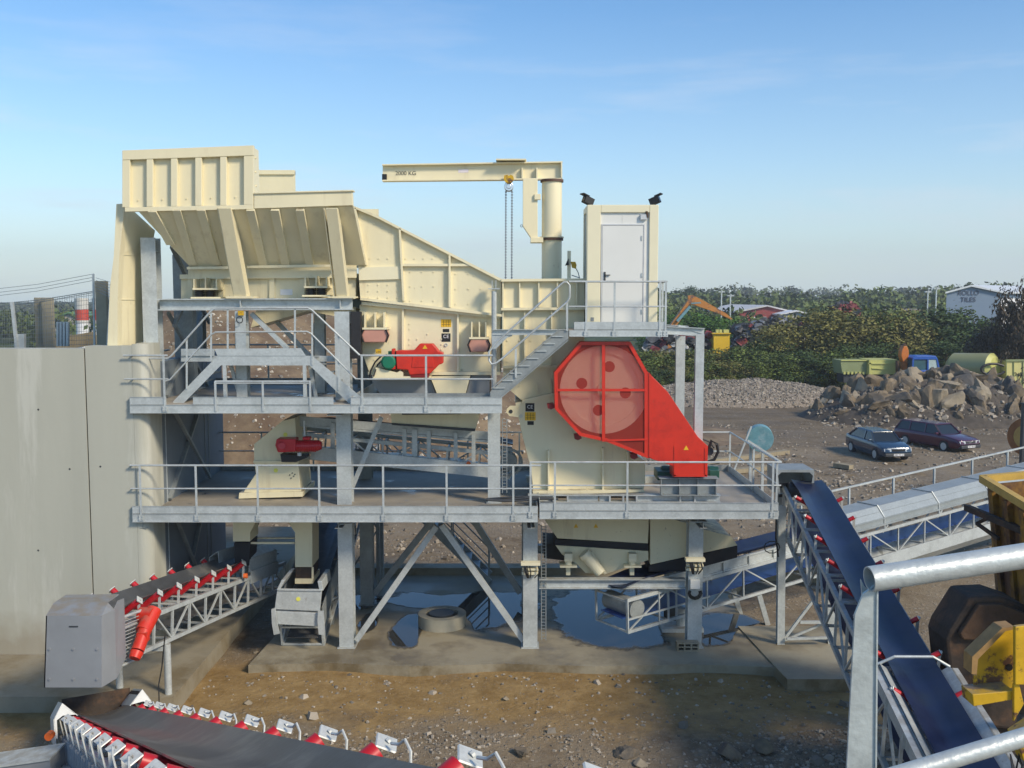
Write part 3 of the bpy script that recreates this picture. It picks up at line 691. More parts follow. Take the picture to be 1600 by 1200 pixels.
# ---- decks
def deck(name, label, x0, x1, y0, y1, z, parts_toe=None, holes=None):
    root = thing(name, label, 'walkway deck', ((x0 + x1) / 2, y0, z))
    b = MB(); b.box(x0 + .02, x1 - .02, y0 + .02, y1, z - .04, z); b.build('floor_plate', DECKM, root)
    b = MB(); b.box(x0, x1, y0 - .004, y0 + .016, z - .19, z - .005); b.box(x0, x1, y0 - .03, y0 - .004, z - .19, z - .178); b.box(x0, x1, y0 - .02, y0 - .004, z - .017, z - .005)
    b.build('edge_beam', GALV, root)
    b = MB()
    for t0, t1 in (parts_toe or [(x0, x1)]): b.box(t0, t1, y0 + .001, y0 + .012, z + .002, z + .165); b.box(t0, t1, y0 - .012, y0 + .001, z + .153, z + .165)
    b.build('toe_board', GALV, root)
    b = MB(); b.box(x0, x0 + .015, y0 + .02, y1, z - .19, z + .165); b.box(x1 - .015, x1, y0 + .02, y1, z - .19, z + .165); b.build('end_toe_board', GALV, root)
    b = MB(); b.box(x0 + .02, x1 - .02, y1 + .001, y1 + .02, z - .19, z + .165); b.build('rear_toe_board', GALVD, root)
    b = MB(); n = int((x1 - x0) / .9)
    for k in range(1, n): x = x0 + (x1 - x0) * k / n; b.box(x - .03, x + .03, y0 + .02, y1, z - .15, z - .041)
    b.build('joist', GALVD, root)
    return root
Y0 = 21.4
d1 = deck('lower_walkway_deck', 'long lower walkway deck with galvanised handrail and wet plates beneath the feed hopper', XW(207, 800, Y0), XW(840, 800, Y0), Y0, 26.9, ZD1)
xs = [220, 307, 403, 499, 599, 698, 802]
handrail(d1, [(XW(203, 729, Y0), Y0, ZD1), (XW(845, 729, Y0), Y0, ZD1)], [(XW(u, 770, Y0), Y0 - .01, ZD1) for u in xs])
handrail(d1, [(XW(205, 729, Y0), Y0, ZD1), (XW(205, 729, Y0), 24, ZD1)], [(XW(205, 770, Y0), 23.0, ZD1)], name='end_handrail')
handrail(d1, [(-8.2, 26.8, ZD1), (.3, 26.8, ZD1)], [(-8.2 + 1.4 * k, 26.8, ZD1) for k in range(7)], name='rear_handrail')
ZR = ZD1 + .07
d1r = deck('crusher_deck', 'lower right walkway deck one step higher carrying the crusher and its red guard', XW(843, 800, Y0), XW(1216, 795, Y0), Y0, 26.4, ZR)
handrail(d1r, [(XW(828, 723, Y0), Y0, ZR), (XW(1221, 723, Y0), Y0, ZR)], [(XW(u, 770, Y0), Y0 - .01, ZR) for u in (829, 867, 980, 1207)])
xe = XW(1216, 795, Y0)
handrail(d1r, [(xe, Y0 + .05, ZR), (xe, 26.3, ZR)], [(xe - .02, y, ZR) for y in (21.5, 23.6, 26.2)], name='end_handrail')
handrail(d1r, [(2.4, 26.3, ZR), (xe, 26.3, ZR)], [(x, 26.3, ZR) for x in (2.6, 4.2)], name='rear_handrail')
# upper deck: full bay at the left, walkway at the right
xm = XW(548, 632, Y0)
d2 = deck('middle_walkway_deck', 'middle walkway deck at the left end under the hopper, with stairs rising from it', XW(203, 632, Y0), xm, Y0, 26.6, ZD2,
          [(XW(203, 632, Y0), XW(260, 632, Y0)), (XW(302, 632, Y0), XW(521, 632, Y0))])
handrail(d2, [(XW(193, 560, Y0), Y0, ZD2), (XW(262, 560, Y0), Y0, ZD2)], [(XW(257, 600, Y0), Y0 - .01, ZD2)])
handrail(d2, [(XW(336, 597, Y0), Y0, ZD2 - .5), (XW(486, 597, Y0), Y0, ZD2 - .5)], [(XW(u, 600, Y0), Y0 - .01, ZD2 - .0) for u in ()], h=1.0, mid=.96, name='guard_rail')
for u in (337, 411, 485):
    b = MB(); x = XW(u, 610, Y0); b.box(x - .022, x + .022, Y0 - .022, Y0 - .006, ZD2 - .15, ZD2 + .5); b.build('handrail_post', GALV, d2)
handrail(d2, [(XW(205, 560, Y0), Y0, ZD2), (XW(205, 560, Y0), 23.8, ZD2)], [], name='end_handrail')
handrail(d2, [(-8.0, 26.5, ZD2), (xm, 26.5, ZD2)], [(-8.0 + 1.5 * k, 26.5, ZD2) for k in range(4)], name='rear_handrail')
d2r = deck('drive_walkway', 'narrow walkway deck in front of the small red drive guard and green motor', xm + .004, XW(784, 632, Y0), Y0, 22.25, ZD2)
handrail(d2r, [(XW(563, 555, Y0), Y0, ZD2), (XW(770, 554, Y0), Y0, ZD2)], [(XW(u, 600, Y0), Y0 - .01, ZD2) for u in (566, 666)], close=False)

# crossover steps
co = thing('crossover_steps', 'galvanised crossover steps bridging the middle walkway deck below the hopper', 'steps', (-5, Y0, ZD2))
Yc = 21.75
for dy in (0, .75):
    b = MB()
    zp0, zp1 = ZW(570, Yc), ZW(556, Yc)
    b.px([(272, 632), (285, 632), (345, 571), (484, 571), (547, 632), (565, 632), (566, 622), (488, 556), (340, 556), (270, 628)], Yc + dy, .02)
    b.build('stringer', GALV, co)
b = MB(); b.px([(335, 545), (470, 544), (478, 556), (340, 556)], Yc - .01, .012); b.build('toe_board', GALV, co)
b = MB(); b.px([(283, 545), (335, 545), (335, 556), (283, 556)], Yc + .76, .012); b.px([(283, 556), (545, 556), (545, 565), (283, 565)], Yc + .8, .05); b.build('rear_beam', GALV, co)
b = MB(); p = W(340, 560, Yc); q = W(488, 560, Yc); b.box(p.x, q.x, Yc + .022, Yc + .748, p.z - .03, p.z); b.build('landing', GALVD, co)
for side, (ua, va, ub, vb) in enumerate(((278, 628, 342, 565), (486, 565, 556, 628))):
    for k in range(5):
        t = (k + .5) / 5; p = W(ua + (ub - ua) * t, va + (vb - va) * t, Yc); b = MB(); b.box(p.x - .11, p.x + .11, Yc + .022, Yc + .748, p.z - .02, p.z + .01); b.build('tread', GALVD, co)
for dy, nm in ((-.03, 'handrail'), (.8, 'handrail')):
    b = MB(); Yh = Yc + dy
    b.path([W(194, 560, Yh), W(262, 560, Yh), W(268, 556, Yh), W(330, 486, Yh), W(336, 482, Yh), W(481, 481, Yh), W(488, 485, Yh), W(562, 555, Yh)], .022, 8)
    b.path([W(256, 596, Yh), W(266, 593, Yh), W(330, 523, Yh), W(337, 519, Yh), W(480, 518, Yh), W(486, 521, Yh), W(556, 592, Yh), W(566, 592, Yh)], .018, 8)
    b.build(nm, GALV, co, True)
    for u, v0, v1 in ((292, 530, 608), (330, 488, 565), (356, 482, 545), (461, 482, 545), (488, 490, 570), (529, 525, 610)):
        if dy > 0 and u in (292, 529): continue
        b = MB(); b.bar(W(u, v0, Yh + .02), W(u, v1, Yh + .02), .04, .016, up=(0, 1, 0)); b.build('handrail_post', GALV, co)
# legs
for u in (351, 361, 476, 484):
    b = MB(); b.bar(W(u, 571, Yc + (0.02 if u in (351, 476) else .7)), Vector((XW(u, 571, Yc), Yc + (0.02 if u in (351, 476) else .7), ZD2)), .07, .07, up=(0, 1, 0)); b.build('leg', GALV, co)
em = thing('emergency_stop', 'small yellow emergency stop box on the grey column under the hopper beam', 'switch', tuple(W(376, 490, F - .2)))
b = MB(); p = W(376, 490, F - .2); b.box(p.x - .06, p.x + .06, F - .2, F - .14, p.z - .04, p.z + .06); b.build('housing', YEL, em)
b = MB(); b.path([p + Vector((math.cos(t) * .07 - .02, -.02, -.14 + math.sin(t) * .07)) for t in [i * math.pi / 6 for i in range(12)]], .010, 6, closed=True); b.build('cable', BLACK, em)

# ---- stairs to cabin platform
st = thing('cabin_stairs', 'open galvanised stairs with looped handrails rising to the cabin platform', 'stairs', (-.3, Y0, ZD2))
Ys = 21.5
outline = [(768, 607), (872, 516), (888, 516), (888, 529), (775, 626), (766, 617)]
for dy in (0, .78):
    b = MB()
    # channel stringer : web plus two flanges
    b.px([(766, 612), (872, 517), (888, 517), (888, 529), (775, 627), (766, 619)], Ys + dy, .012)
    for (a_, b_) in (((768, 607), (873, 515)), ((775, 628), (888, 531))):
        b.bar(W(a_[0], a_[1], Ys + dy - .025), W(b_[0], b_[1], Ys + dy - .025), .065, .022, up=(0, 0, 1))
    b.build('stringer', GALVD if dy == 0 else GALV, st)
for k in range(8):
    t = (k + .5) / 8; p = W(774 + 104 * t, 612 - 92 * t, Ys); b = MB(); b.box(p.x - .13, p.x + .12, Ys + .012, Ys + .779, p.z - .02, p.z + .012)
    b.box(p.x - .13, p.x + .12, Ys - .03, Ys - .001, p.z - .008, p.z + .010); b.build('tread', GALV, st)
for dy in (-.05, .82):
    b = MB(); Yh = Ys + dy
    b.path([W(u, v, Yh) for u, v in ((771, 541), (774, 536), (876, 445), (881, 441), (886, 441), (890, 446), (890, 465), (887, 471), (785, 560), (776, 567), (768, 569), (764, 563), (764, 550))], .022, 8, closed=True)
    b.build('handrail', GALV, st, True)
    for u, v0, v1 in ((886, 470, 517), (806, 545, 590)):
        b = MB(); b.bar(W(u, v0, Yh + .02), W(u, v1, Yh + .02), .045, .016, up=(0, 1, 0)); b.build('handrail_post', GALV, st)

# ---- cabin platform
ZC = ZW(515, 21.8)
cpf = thing('cabin_platform', 'high galvanised platform carrying the control cabin above the red guard', 'platform', (XW(960, 515, 21.8), 21.8, ZC))
xa, xb_ = XW(888, 515, 21.8), XW(1041, 515, 21.8)
b = MB(); b.box(xa, xb_ - .02, 21.82, 24.6, ZC - .05, ZC); b.build('floor_plate', DECKM, cpf)
b = MB(); b.box(xa + .02, xb_, 21.797, 21.815, ZW(526, 21.8), ZW(516, 21.8)); b.box(xa + .02, xb_, 21.77, 21.797, ZW(526, 21.8), ZW(525, 21.8)); b.build('edge_beam', GALV, cpf)
b = MB(); b.box(XW(897, 510, 21.8), xb_, 21.795, 21.807, ZW(515, 21.8), ZW(503, 21.8)); b.box(xb_ - .012, xb_, 21.82, 24.6, ZW(525, 21.8), ZW(503, 21.8)); b.build('toe_board', GALV, cpf)
hz = ZW(440, 21.8) - ZC
handrail(cpf, [(XW(889, 440, 21.8), 21.8, ZC), (XW(1040, 440, 21.8), 21.8, ZC)], [(XW(u, 480, 21.8), 21.79, ZC) for u in (916, 960, 1031, 1040)], h=hz, mid=ZW(479, 21.8) - ZC)
handrail(cpf, [(xb_, 21.8, ZC), (xb_, 24.5, ZC)], [(xb_, y, ZC) for y in (22.4, 23.6, 24.5)], h=hz, mid=ZW(479, 21.8) - ZC, name='end_handrail')
b = MB(); b.ibar(W(770, 519, 22.1), W(905, 519, 22.1), .14, .12, .012); b.bar(W(776, 530, 22.1), W(800, 523, 22.1), .06, .06); b.build('support_beam', GALV, cpf)
b = MB(); b.px([(768, 521), (797, 523), (775, 545), (769, 545)], 22.05, .02); b.build('gusset', GALV, cpf)
b = MB(); b.ibar(W(1041, 516, 22.4), W(1100, 519, 22.4), .16, .18, .014); b.ibar(W(1041, 513, 24.2), W(1075, 515, 24.2), .16, .18, .014); b.bar(W(1060, 509, 22.4), W(1098, 520, 22.4), .05, .05); b.build('outrigger_beam', GALV, cpf)
b = MB(); p = W(1093, 522, 22.35); b.ibar((p.x, 22.35, ZR), (p.x, 22.35, p.z), .19, .15, .016, up=(0, 1, 0)); b.build('leg', GALV, cpf)
b = MB(); p = W(1062, 525, 24.2); b.ibar((p.x, 24.2, ZR), (p.x, 24.2, p.z), .19, .15, .016, up=(0, 1, 0)); b.bar((p.x + .12, 24.2, ZR), (p.x + .12, 24.2, p.z), .03, .03, up=(0, 1, 0)); b.build('leg', GALV, cpf)
b = MB(); b.ibar((p.x, 24.2, ZC - .13), (XW(1093, 522, 22.35), 22.4, ZC - .13), .1, .12, .012); b.build('outrigger_beam', GALV, cpf)
b = MB(); b.path([(-.41, F + .1, 5.6), W(772, 455, F + .1)], .06, 10); p = W(772, 452, F + .1); b.box(p.x - .13, p.x + .13, F, F + .2, p.z, p.z + .02)
b.box(p.x - .05, p.x - .035, F, F + .2, p.z + .02, p.z + .2); b.box(p.x + .035, p.x + .05, F, F + .2, p.z + .02, p.z + .2); b.build('stay_post', GALV, cpf)

# ---- cabin
Yk = 22.25
cb = thing('control_cabin', 'tall cream control cabin with a white door standing on the high platform', 'cabin', (XW(972, 503, Yk), Yk, ZC))
x0, x1 = XW(917, 420, Yk), XW(1028, 420, Yk); zt = ZW(320, Yk); zb = ZC + .004
b = MB(); b.box(x0 + .03, x1 - .03, Yk + .06, Yk + 1.15, zb, zt - .03); b.build('wall', GALVD, cb, bevel=.01)  # dark grey body: the shadow on the cabin's side is put into the colour
b = MB(); fw = .21
b.box(x0, x0 + .30, Yk, Yk + .3, zb, zt); b.box(x1 - .2, x1, Yk, Yk + .3, zb, zt)
b.box(x0 + .302, x1 - .202, Yk, Yk + .3, zt - .17, zt); b.box(x0, x1, Yk + .302, Yk + 1.2, zt - .14, zt)
b.box(x0, x0 + .12, Yk + 1.08, Yk + 1.2, zb, zt - .142); b.box(x1 - .12, x1, Yk + 1.08, Yk + 1.2, zb, zt - .142)
b.build('corner_frame', CREAMW, cb, bevel=.012)
xp0, xp1 = x0 + .302, x1 - .202
b = MB(); b.box(xp0, xp1, Yk + .05, Yk + .09, zb, zt - .172); xc = XW(973, 345, Yk); b.box(xc - .006, xc + .006, Yk + .044, Yk + .05, ZW(352, Yk), ZW(334, Yk)); b.build('front_panel', WHITE, cb)
xd0, xd1 = XW(941, 420, Yk), XW(1005, 420, Yk); zd = ZW(352, Yk)
b = MB(); b.box(xd0 - .025, xd0, Yk + .02, Yk + .049, zb, zd + .025); b.box(xd1, xd1 + .025, Yk + .02, Yk + .049, zb, zd + .025); b.box(xd0, xd1, Yk + .02, Yk + .049, zd, zd + .025)
b.build('door_frame', mat('door_frame_paint', (.55, .57, .58), .4), cb)
b = MB(); b.box(xd0 + .006, xd1 - .006, Yk + .028, Yk + .047, zb + .06, zd - .008); dr = b.build('door', WHITE, cb)
b = MB(); p = W(945, 432, Yk); b.box(p.x - .02, p.x + .02, Yk + .012, Yk + .027, p.z - .12, p.z + .1); b.bar((p.x, Yk, p.z + .03), (p.x + .12, Yk, p.z + .03), .02, .02); b.build('handle', DARK, dr)
for v in (372, 430, 487):
    b = MB(); p = W(1003, v, Yk); b.box(p.x - .012, p.x + .012, Yk + .01, Yk + .027, p.z - .05, p.z + .05); b.build('hinge', GALV, dr)
b = MB(); b.px([(1001, 335), (1011, 335), (1011, 343), (1001, 343)], Yk - .02, .07); b.build('junction_box', mat('box_grey', (.62, .64, .64), .4), cb)
b = MB(); b.px([(1009, 330), (1012, 330), (1013, 340), (1011, 340)], Yk - .03, .06); b.build('cable', RUST, cb)
b = MB(); b.px([(923, 496), (928, 496), (928, 502), (923, 502)], Yk - .006, .006); b.build('plate', GALVD, cb)
for sx, u in ((-1, 918), (1, 1021)):
    p = W(u, 314, Yk + .25); fl = MB(); c = p + Vector((sx * -.02 if sx < 0 else .02, 0, 0))
    fl.tube(c + Vector((-sx * .03, 0, -.1)), c, .02, 6); base = c
    a = Vector((sx * .8, -.35, .35)).normalized()
    fl.bar(base - a * .1, base + a * .12, .17, .15, up=(0, 0, 1)); fl.bar(base + a * .02 + Vector((0, 0, .09)), base + a * .18 + Vector((0, 0, .09)), .2, .02)
    f_ = fl.build('floodlight', BLACK, cb)
    b = MB(); b.bar(base + a * .122, base + a * .13, .13, .11); b.build('lens', GLASS, f_)
# floodlight on a mast, beside the cabin
fm = thing('mast_floodlight', 'yellow and black floodlights on a short cream mast left of the cabin', 'floodlight', tuple(W(889, 435, 22.9)))
b = MB(); p = W(889, 435, 22.9); b.box(p.x - .04, p.x + .04, 22.88, 22.92, p.z, ZW(392, 22.9)); b.build('mast', CREAM, fm)
b = MB(); b.px([(883, 415), (888, 404), (889, 414)], 22.8, .1); b.build('black_lamp', BLACK, fm)
b = MB(); b.px([(892, 409), (899, 409), (901, 414), (900, 420), (894, 418)], 22.8, .1); b.build('yellow_lamp', YEL, fm)
b = MB(); b.path([W(899, 418, 22.9), W(903, 425, 22.9), W(906, 436, 22.9)], .012, 6); b.path([W(893, 430, 22.9), W(905, 434, 22.9)], .012, 6); b.build('bracket', GALV, fm)

# ---- feed hopper
HF, HB = 21.6, 25.75
HS = 22.75
hp = thing('feed_hopper', 'large cream steel feed hopper with ribbed sides and raised box at its left end', 'hopper', tuple(W(380, 470, F)))
b = MB(); b.px([(191, 237), (396, 229), (396, 326), (195, 330)], HF + .06, .03)
bx = [W(191, 237, HF + .06), W(396, 229, HF + .06)]
b.bolts([W(216 + 38 * k, 313 - k * 1.2, HF + .06) for k in range(5)], .015)
b.build('box_side', CREAM, hp)
b = MB()
b.px([(191, 235), (396, 227), (396, 243), (191, 250)], HF - .06, .118); b.px([(195, 324), (396, 320), (396, 327), (195, 331)], HF - .05, .108)
for u0, u1 in ((191, 203), (229, 239), (267, 277), (305, 315), (344, 354), (381, 396)):
    s_ = (u0 - 191) / 205; b.px([(u0, 250 - 7 * s_), (u1, 250 - 7 * (s_ + .04)), (u1, 324 - 4 * s_), (u0, 324 - 4 * s_)], HF - .05, .108)
b.build('box_rib', CREAM, hp, bevel=.008)
# box right-end wall (faces right) and rear box wall
zt0, zb0 = W(396, 229, HF).z, W(396, 326, HF).z
xr = XW(396, 280, HF); xl = XW(193, 280, HF)
b = MB(); b.box(xl, xr, HB, HB + .05, zb0, zt0); 
for k in range(6): x = xl + (xr - xl) * k / 5; b.box(x - .05, x + .05, HB - .06, HB, zb0, zt0 - .1) if False else None
b.bar((xr - .03, HB - .03, zb0 + .1), (xr - 2.2, HB - .03, zt0 - .1), .06, .08); b.box(xl, xr, HB - .05, HB + .08, zt0 - .08, zt0 + .03); b.build('rear_box_side', CREAM, hp)
b = MB(); b.box(xr - .05, xr + .0, HF + .095, HF + .5, zb0, zt0 - .01); b.bolts([(xr, HF + .2, zb0 + .2 + .3 * k) for k in range(4)], .02, (1, 0, 0)); b.build('box_end_post', CREAM, hp)
# rim beam right of the box
b = MB(); b.px([(397, 302), (550, 298), (551, 321), (397, 326)], HF - .04, .16); b.px([(397, 300.5), (552, 296.5), (552, 299), (397, 303)], HF - .08, .24); b.build('rim_beam', CREAM, hp, bevel=.008)
xr2 = XW(551, 300, HF)
b = MB(); b.box(xr + .001, xr2, HB - .1, HB + .06, zb0, W(396, 300, HF).z); b.build('rear_rim_beam', CREAM, hp)
# sloping front plate
def slope(u0, u1, v_top=325, v_bot=415, k=.949, pf=0, h0=None):
    pass
zt_, zb_ = ZW(325, HF), ZW(414, HS)
XL = XW(215, 332, HF)
P = [W(217, 331, HF + .02), W(552, 322, HF + .02), W(571, 414, HS), W(298, 418, HS)]
b = MB(); b.slab4(P[0], P[1], P[2], P[3], .025); b.build('front_slope', CREAM, hp)
Q = [Vector((p.x, (HF + HB) - p.y, p.z)) for p in P]
b = MB(); b.slab4(Q[0], Q[3], Q[2], Q[1], .025); b.build('rear_slope', CREAM, hp)
b = MB(); b.slab4(P[0], P[3], Q[3], Q[0], .025); b.build('end_slope', CREAM, hp)
def rib(ua, ub, uc, ud, va, vc, pr, m=CREAM, nm='rib', Yt=None, Yb=None):
    Yt = HF if Yt is None else Yt; Yb = HS if Yb is None else Yb
    a, b_, c, d = W(ua, va, Yt), W(ub, va, Yt), W(ud, vc, Yb), W(uc, vc, Yb)
    n = Vector((0, -.85, -.5)).normalized() * pr
    x = MB(); x.prism([a, b_, c, d], n); return x.build(nm, m, hp, bevel=.006)
for ua, ub, uc, ud in ((233, 246, 264, 276), (271, 284, 297, 309), (309, 322, 334, 346), (386, 399, 406, 419), (424, 437, 441, 454), (463, 476, 479, 491)):
    if uc < 270: rib(ua, ub, 262, 275, 328, 380, .10, Yb=22.28)
    else: rib(ua, ub, uc, ud, 326, 412, .10)
for ua, ub, uc, ud in ((341, 361, 366, 386), (509, 527, 526, 543)):
    rib(ua, ub, uc, ud, 325, 463, .02, nm='leg', Yt=HF - .12, Yb=F - .13)
    a, b_, c, d = W(ub, 325, HF - .12), W(ub, 325, HF - .12) + Vector((0, .3, 0)), W(ud, 463, F - .13) + Vector((0, .3, 0)), W(ud, 463, F - .13)
    x = MB(); x.prism([a, b_, c, d], (-.02, 0, 0)); a2 = [p + Vector((-.3, 0, 0)) for p in (a, b_, c, d)]; x.prism(a2, (.02, 0, 0)); x.build('leg_web', CREAM, hp)
    p = W((uc + ud) / 2, 464, F - .1); x = MB(); x.box(p.x - .3, p.x + .3, F - .2, F + .3, p.z - .02, p.z + .01); x.build('foot_plate', CREAM, hp)
b = MB(); b.px([(294, 416), (557, 412), (557, 434), (294, 436)], HS + .12, .05); b.build('skirt_plate', CREAM, hp)
b = MB(); b.px([(292, 417), (366, 416), (366, 420), (292, 421)], HS - .12, .14); b.px([(386, 415), (526, 413), (526, 417), (386, 419)], HS - .12, .14); b.build('lower_flange', CREAM, hp)
# wing wall at the left end
wg = [(194, 318), (187, 395), (184, 468), (184, 541)]
b = MB(); b.px([(182, 319), (195, 318), (187, 398), (184, 468), (184, 541), (168, 541), (172, 450), (178, 400)], 21.75, .25); b.build('wing_edge', CREAM, hp)
b = MB(); 
pts_l = [W(195, 319, 21.9), W(187, 398, 21.9), W(184, 468, 21.9), W(184, 541, 21.9)]
pts_r = [W(240, 360, 23.2), W(233, 398, 23.2), W(232, 468, 23.2), W(232, 541, 23.2)]
for k in range(3):
    b.slab4(pts_l[k], pts_l[k + 1], pts_r[k + 1], pts_r[k], .04)
b.build('wing_panel', CREAM, hp)
b = MB()
for k in (1, 2): b.bar(pts_l[k] + Vector((0, -.04, 0)), pts_r[k] + Vector((0, -.04, 0)), .1, .018)
b.build('wing_rib', CREAM, hp)

# ---- vibrating feeder pan under hopper
fd = thing('vibrating_feeder', 'cream vibrating feeder trough on black springs directly under the hopper', 'feeder', tuple(W(420, 485, 23)))
YF = 23.0
b = MB(); b.px([(283, 430), (556, 427), (556, 467), (283, 470)], YF, 1.8); b.px([(392, 512), (400, 485), (556, 480), (556, 500), (480, 486)], YF + .3, 1.6); 
b.build('trough', CREAM, fd)
b = MB(); b.px([(281, 429), (556, 426), (556, 431), (281, 436)], YF - .1, .1)
for u in (297, 345, 425, 472): b.px([(u - 4, 435), (u + 4, 435), (u + 4, 466), (u - 4, 466)], YF - .06, .06)
b.build('stiffener', CREAM, fd)
b = MB(); b.px([(438, 452), (457, 452), (457, 461), (438, 461)], YF - .008, .008); b.build('label_plate', SIGNW, fd)
for u0, u1, v in ((302, 340, 450), (476, 512, 447)):
    b = MB(); b.px([(u0 - 1, v), (u1, v), (u1, v + 3), (u0 - 1, v + 3)], YF - .5, .5); b.px([(u0, v - 14), (u0 + 2, v - 14), (u0 + 2, v), (u0, v)], YF - .45, .4); b.px([((u0 + u1) / 2 - 1, v - 16), ((u0 + u1) / 2 + 1, v - 16), ((u0 + u1) / 2 + 1, v), ((u0 + u1) / 2 - 1, v)], YF - .45, .4); b.px([(u1 - 3, v - 14), (u1 - 1, v - 14), (u1 - 1, v), (u1 - 3, v)], YF - .45, .4)
    br = b.build('spring_bracket', CREAM, fd)
    for uu in (u0 + 10, u0 + 27):
        b = MB(); p = W(uu, v + 3, YF - .25); q = W(uu, v + 14, YF - .25); n = 4
        for k in range(n):
            za = p.z + (q.z - p.z) * k / n; zb2 = p.z + (q.z - p.z) * (k + .82) / n
            b.tube((p.x, YF - .25, za), (p.x, YF - .25, zb2), .115, 14); 
        b.tube(p, q, .08, 12)
        b.build('spring', BLACK, br, True)
    b = MB(); b.px([(u0 - 4, v + 14), (u1 + 4, v + 14), (u1 + 4, v + 16.5), (u0 - 4, v + 16.5)], YF - .55, .5); b.build('base_plate', CREAM, fd)

# ---- inlet casing between hopper and crusher
ic = thing('inlet_casing', 'cream sloping inlet casing leading from hopper to crusher, studded with bolts', 'casing', tuple(W(670, 490, 22.9)))
YI = 22.9
b = MB(); b.px([(552, 323), (590, 339), (783, 437), (784, 492), (563, 467), (560, 415), (571, 412)], YI, 2.6)
bp = []
for (ua, ub, va, vb) in ((572, 625, 445, 465), (637, 700, 425, 470), (708, 775, 428, 475)):
    for i in range(4):
        for j in range(3): bp.append(W(ua + 4 + (ub - ua - 8) * i / 3, va + (vb - va) * j / 2, YI))
for k in range(14): bp.append(W(585 + 12 * k, 350 + 6.2 * k, YI)); bp.append(W(578 + 14 * k if k < 9 else 700, 404, YI))
b.bolts(bp, .014); b.build('side_wall', CREAM, ic)
b = MB()
b.px([(551, 321), (590, 337), (784, 436), (783, 440), (590, 341), (552, 325)], YI - .12, .119)
b.px([(563, 465), (784, 491), (784, 495), (563, 469)], YI - .12, .119)
b.px([(623, 357), (626, 357), (632, 470), (629, 470)], YI - .12, .119); b.px([(701, 399), (704, 399), (704, 480), (701, 480)], YI - .12, .119)
b.px([(628, 412), (730, 412), (738, 416), (628, 416)], YI - .1, .099); b.px([(552, 325), (556, 325), (573, 414), (568, 414)], YI - .12, .119)
b.build('rib', CREAM, ic)
b = MB(); b.px([(561, 418), (628, 416), (628, 436), (561, 438)], YI - .06, .06); b.build('cover_plate', CREAMW, ic)

# ---- grizzly box with red drive
gz = thing('vibrating_grizzly', 'cream vibrating grizzly box with pink rubber mounts above the drive walkway', 'screen', tuple(W(670, 585, 23)))
YG = 23.0
b = MB(); b.px([(562, 476), (782, 497), (782, 585), (578, 584), (562, 540)], YG, 2.4)
bp = []
random.seed(2)
for k in range(40): bp.append(W(random.choice((585, 600, 640, 652, 668, 690, 722, 735, 750)), 490 + random.randrange(12) * 8, YG))
b.bolts(bp, .015); b.build('side_wall', CREAM, gz)
b = MB(); b.px([(565, 471), (782, 493), (782, 498), (565, 476)], YG - .14, .13); b.px([(628, 480), (631, 480), (631, 584), (628, 584)], YG - .1, .1); b.px([(714, 488), (717, 488), (717, 584), (714, 584)], YG - .1, .1); b.px([(575, 581), (782, 581), (782, 586), (575, 586)], YG - .12, .12)
b.build('rib', CREAM, gz)
for u0, v0, w in ((567, 513, 36), (734, 528, 28)):
    b = MB()
    for du in (2, w * .5, w - 4): b.px([(u0 + du, v0 - 25), (u0 + du + 2, v0 - 25), (u0 + du + 2, v0), (u0 + du, v0)], YG - .3, .3)
    b.px([(u0 - 1, v0 - 1), (u0 + w + 2, v0 - 1), (u0 + w + 2, v0 + 2), (u0 - 1, v0 + 2)], YG - .5, .5); br = b.build('mount_bracket', CREAM, gz)
    b = MB(); b.px([(u0 + 2, v0 + 2), (u0 + w - 1, v0 + 2), (u0 + w + 3, v0 + 11), (u0 + w - 1, v0 + 22), (u0 + 2, v0 + 22), (u0 - 2, v0 + 11)], YG - .48, .4); b.build('rubber_mount', PINK, br, bevel=.02)
    b = MB(); b.path([W(u0 + w, v0 + 2, YG - .5), W(u0 + w + 4, v0 + 11, YG - .5), W(u0 + w, v0 + 22, YG - .5)], .018, 6); b.path([W(u0 + 1, v0 + 2, YG - .5), W(u0 - 3, v0 + 11, YG - .5), W(u0 + 1, v0 + 22, YG - .5)], .018, 6); b.build('band', BLACK, br)
# stickers
def sticker(parent, u0, v0, u1, v1, Y, m, nm='sticker'):
    b = MB(); b.px([(u0, v0), (u1, v0), (u1, v1), (u0, v1)], Y - .005, .004); return b.build(nm, m, parent)
def grid_sticker(parent, u0, v0, u1, v1, Y):
    s = sticker(parent, u0, v0, u1, v1, Y, SIGNY, 'warning_sticker'); b = MB()
    for i in range(1, 3): v = v0 + (v1 - v0) * i / 3; b.px([(u0 + 1, v), (u1 - 1, v), (u1 - 1, v + .5), (u0 + 1, v + .5)], Y - .008, .002)
    for i in range(1, 4): u = u0 + (u1 - u0) * i / 4; b.px([(u, v0 + 1), (u + .5, v0 + 1), (u + .5, v1 - 1), (u, v1 - 1)], Y - .0085, .002)
    b.build('print', BROWN, s)
grid_sticker(gz, 689, 499, 705, 511, YG)
sticker(gz, 692, 514, 702, 519, YG, BLACK, 'name_plate'); ce = sticker(gz, 690, 521, 704, 534, YG, BLACK, 'mark_plate')
p = W(697, 526, YG - .012); textmesh('lettering', 'CE', .11, p, FRONT, SIGNW, ce, .002)
b = MB(); b.ring(W(697, 539, YG - .02), W(697, 539, YG), .04, .025, 12); b.build('shackle', GALV, gz)
# hopper under it
b = MB(); b.px([(672, 588), (735, 587), (727, 617), (684, 618)], YG - .1, 1.2); b.build('discharge_funnel', CREAM, gz)
b = MB(); b.px([(578, 590), (671, 588), (683, 620), (600, 622), (590, 610)], YG + .05, 1.4); b.px([(736, 587), (765, 586), (765, 620), (728, 618)], YG + .02, 1.4); b.build('side_skirt', GREYP, gz)

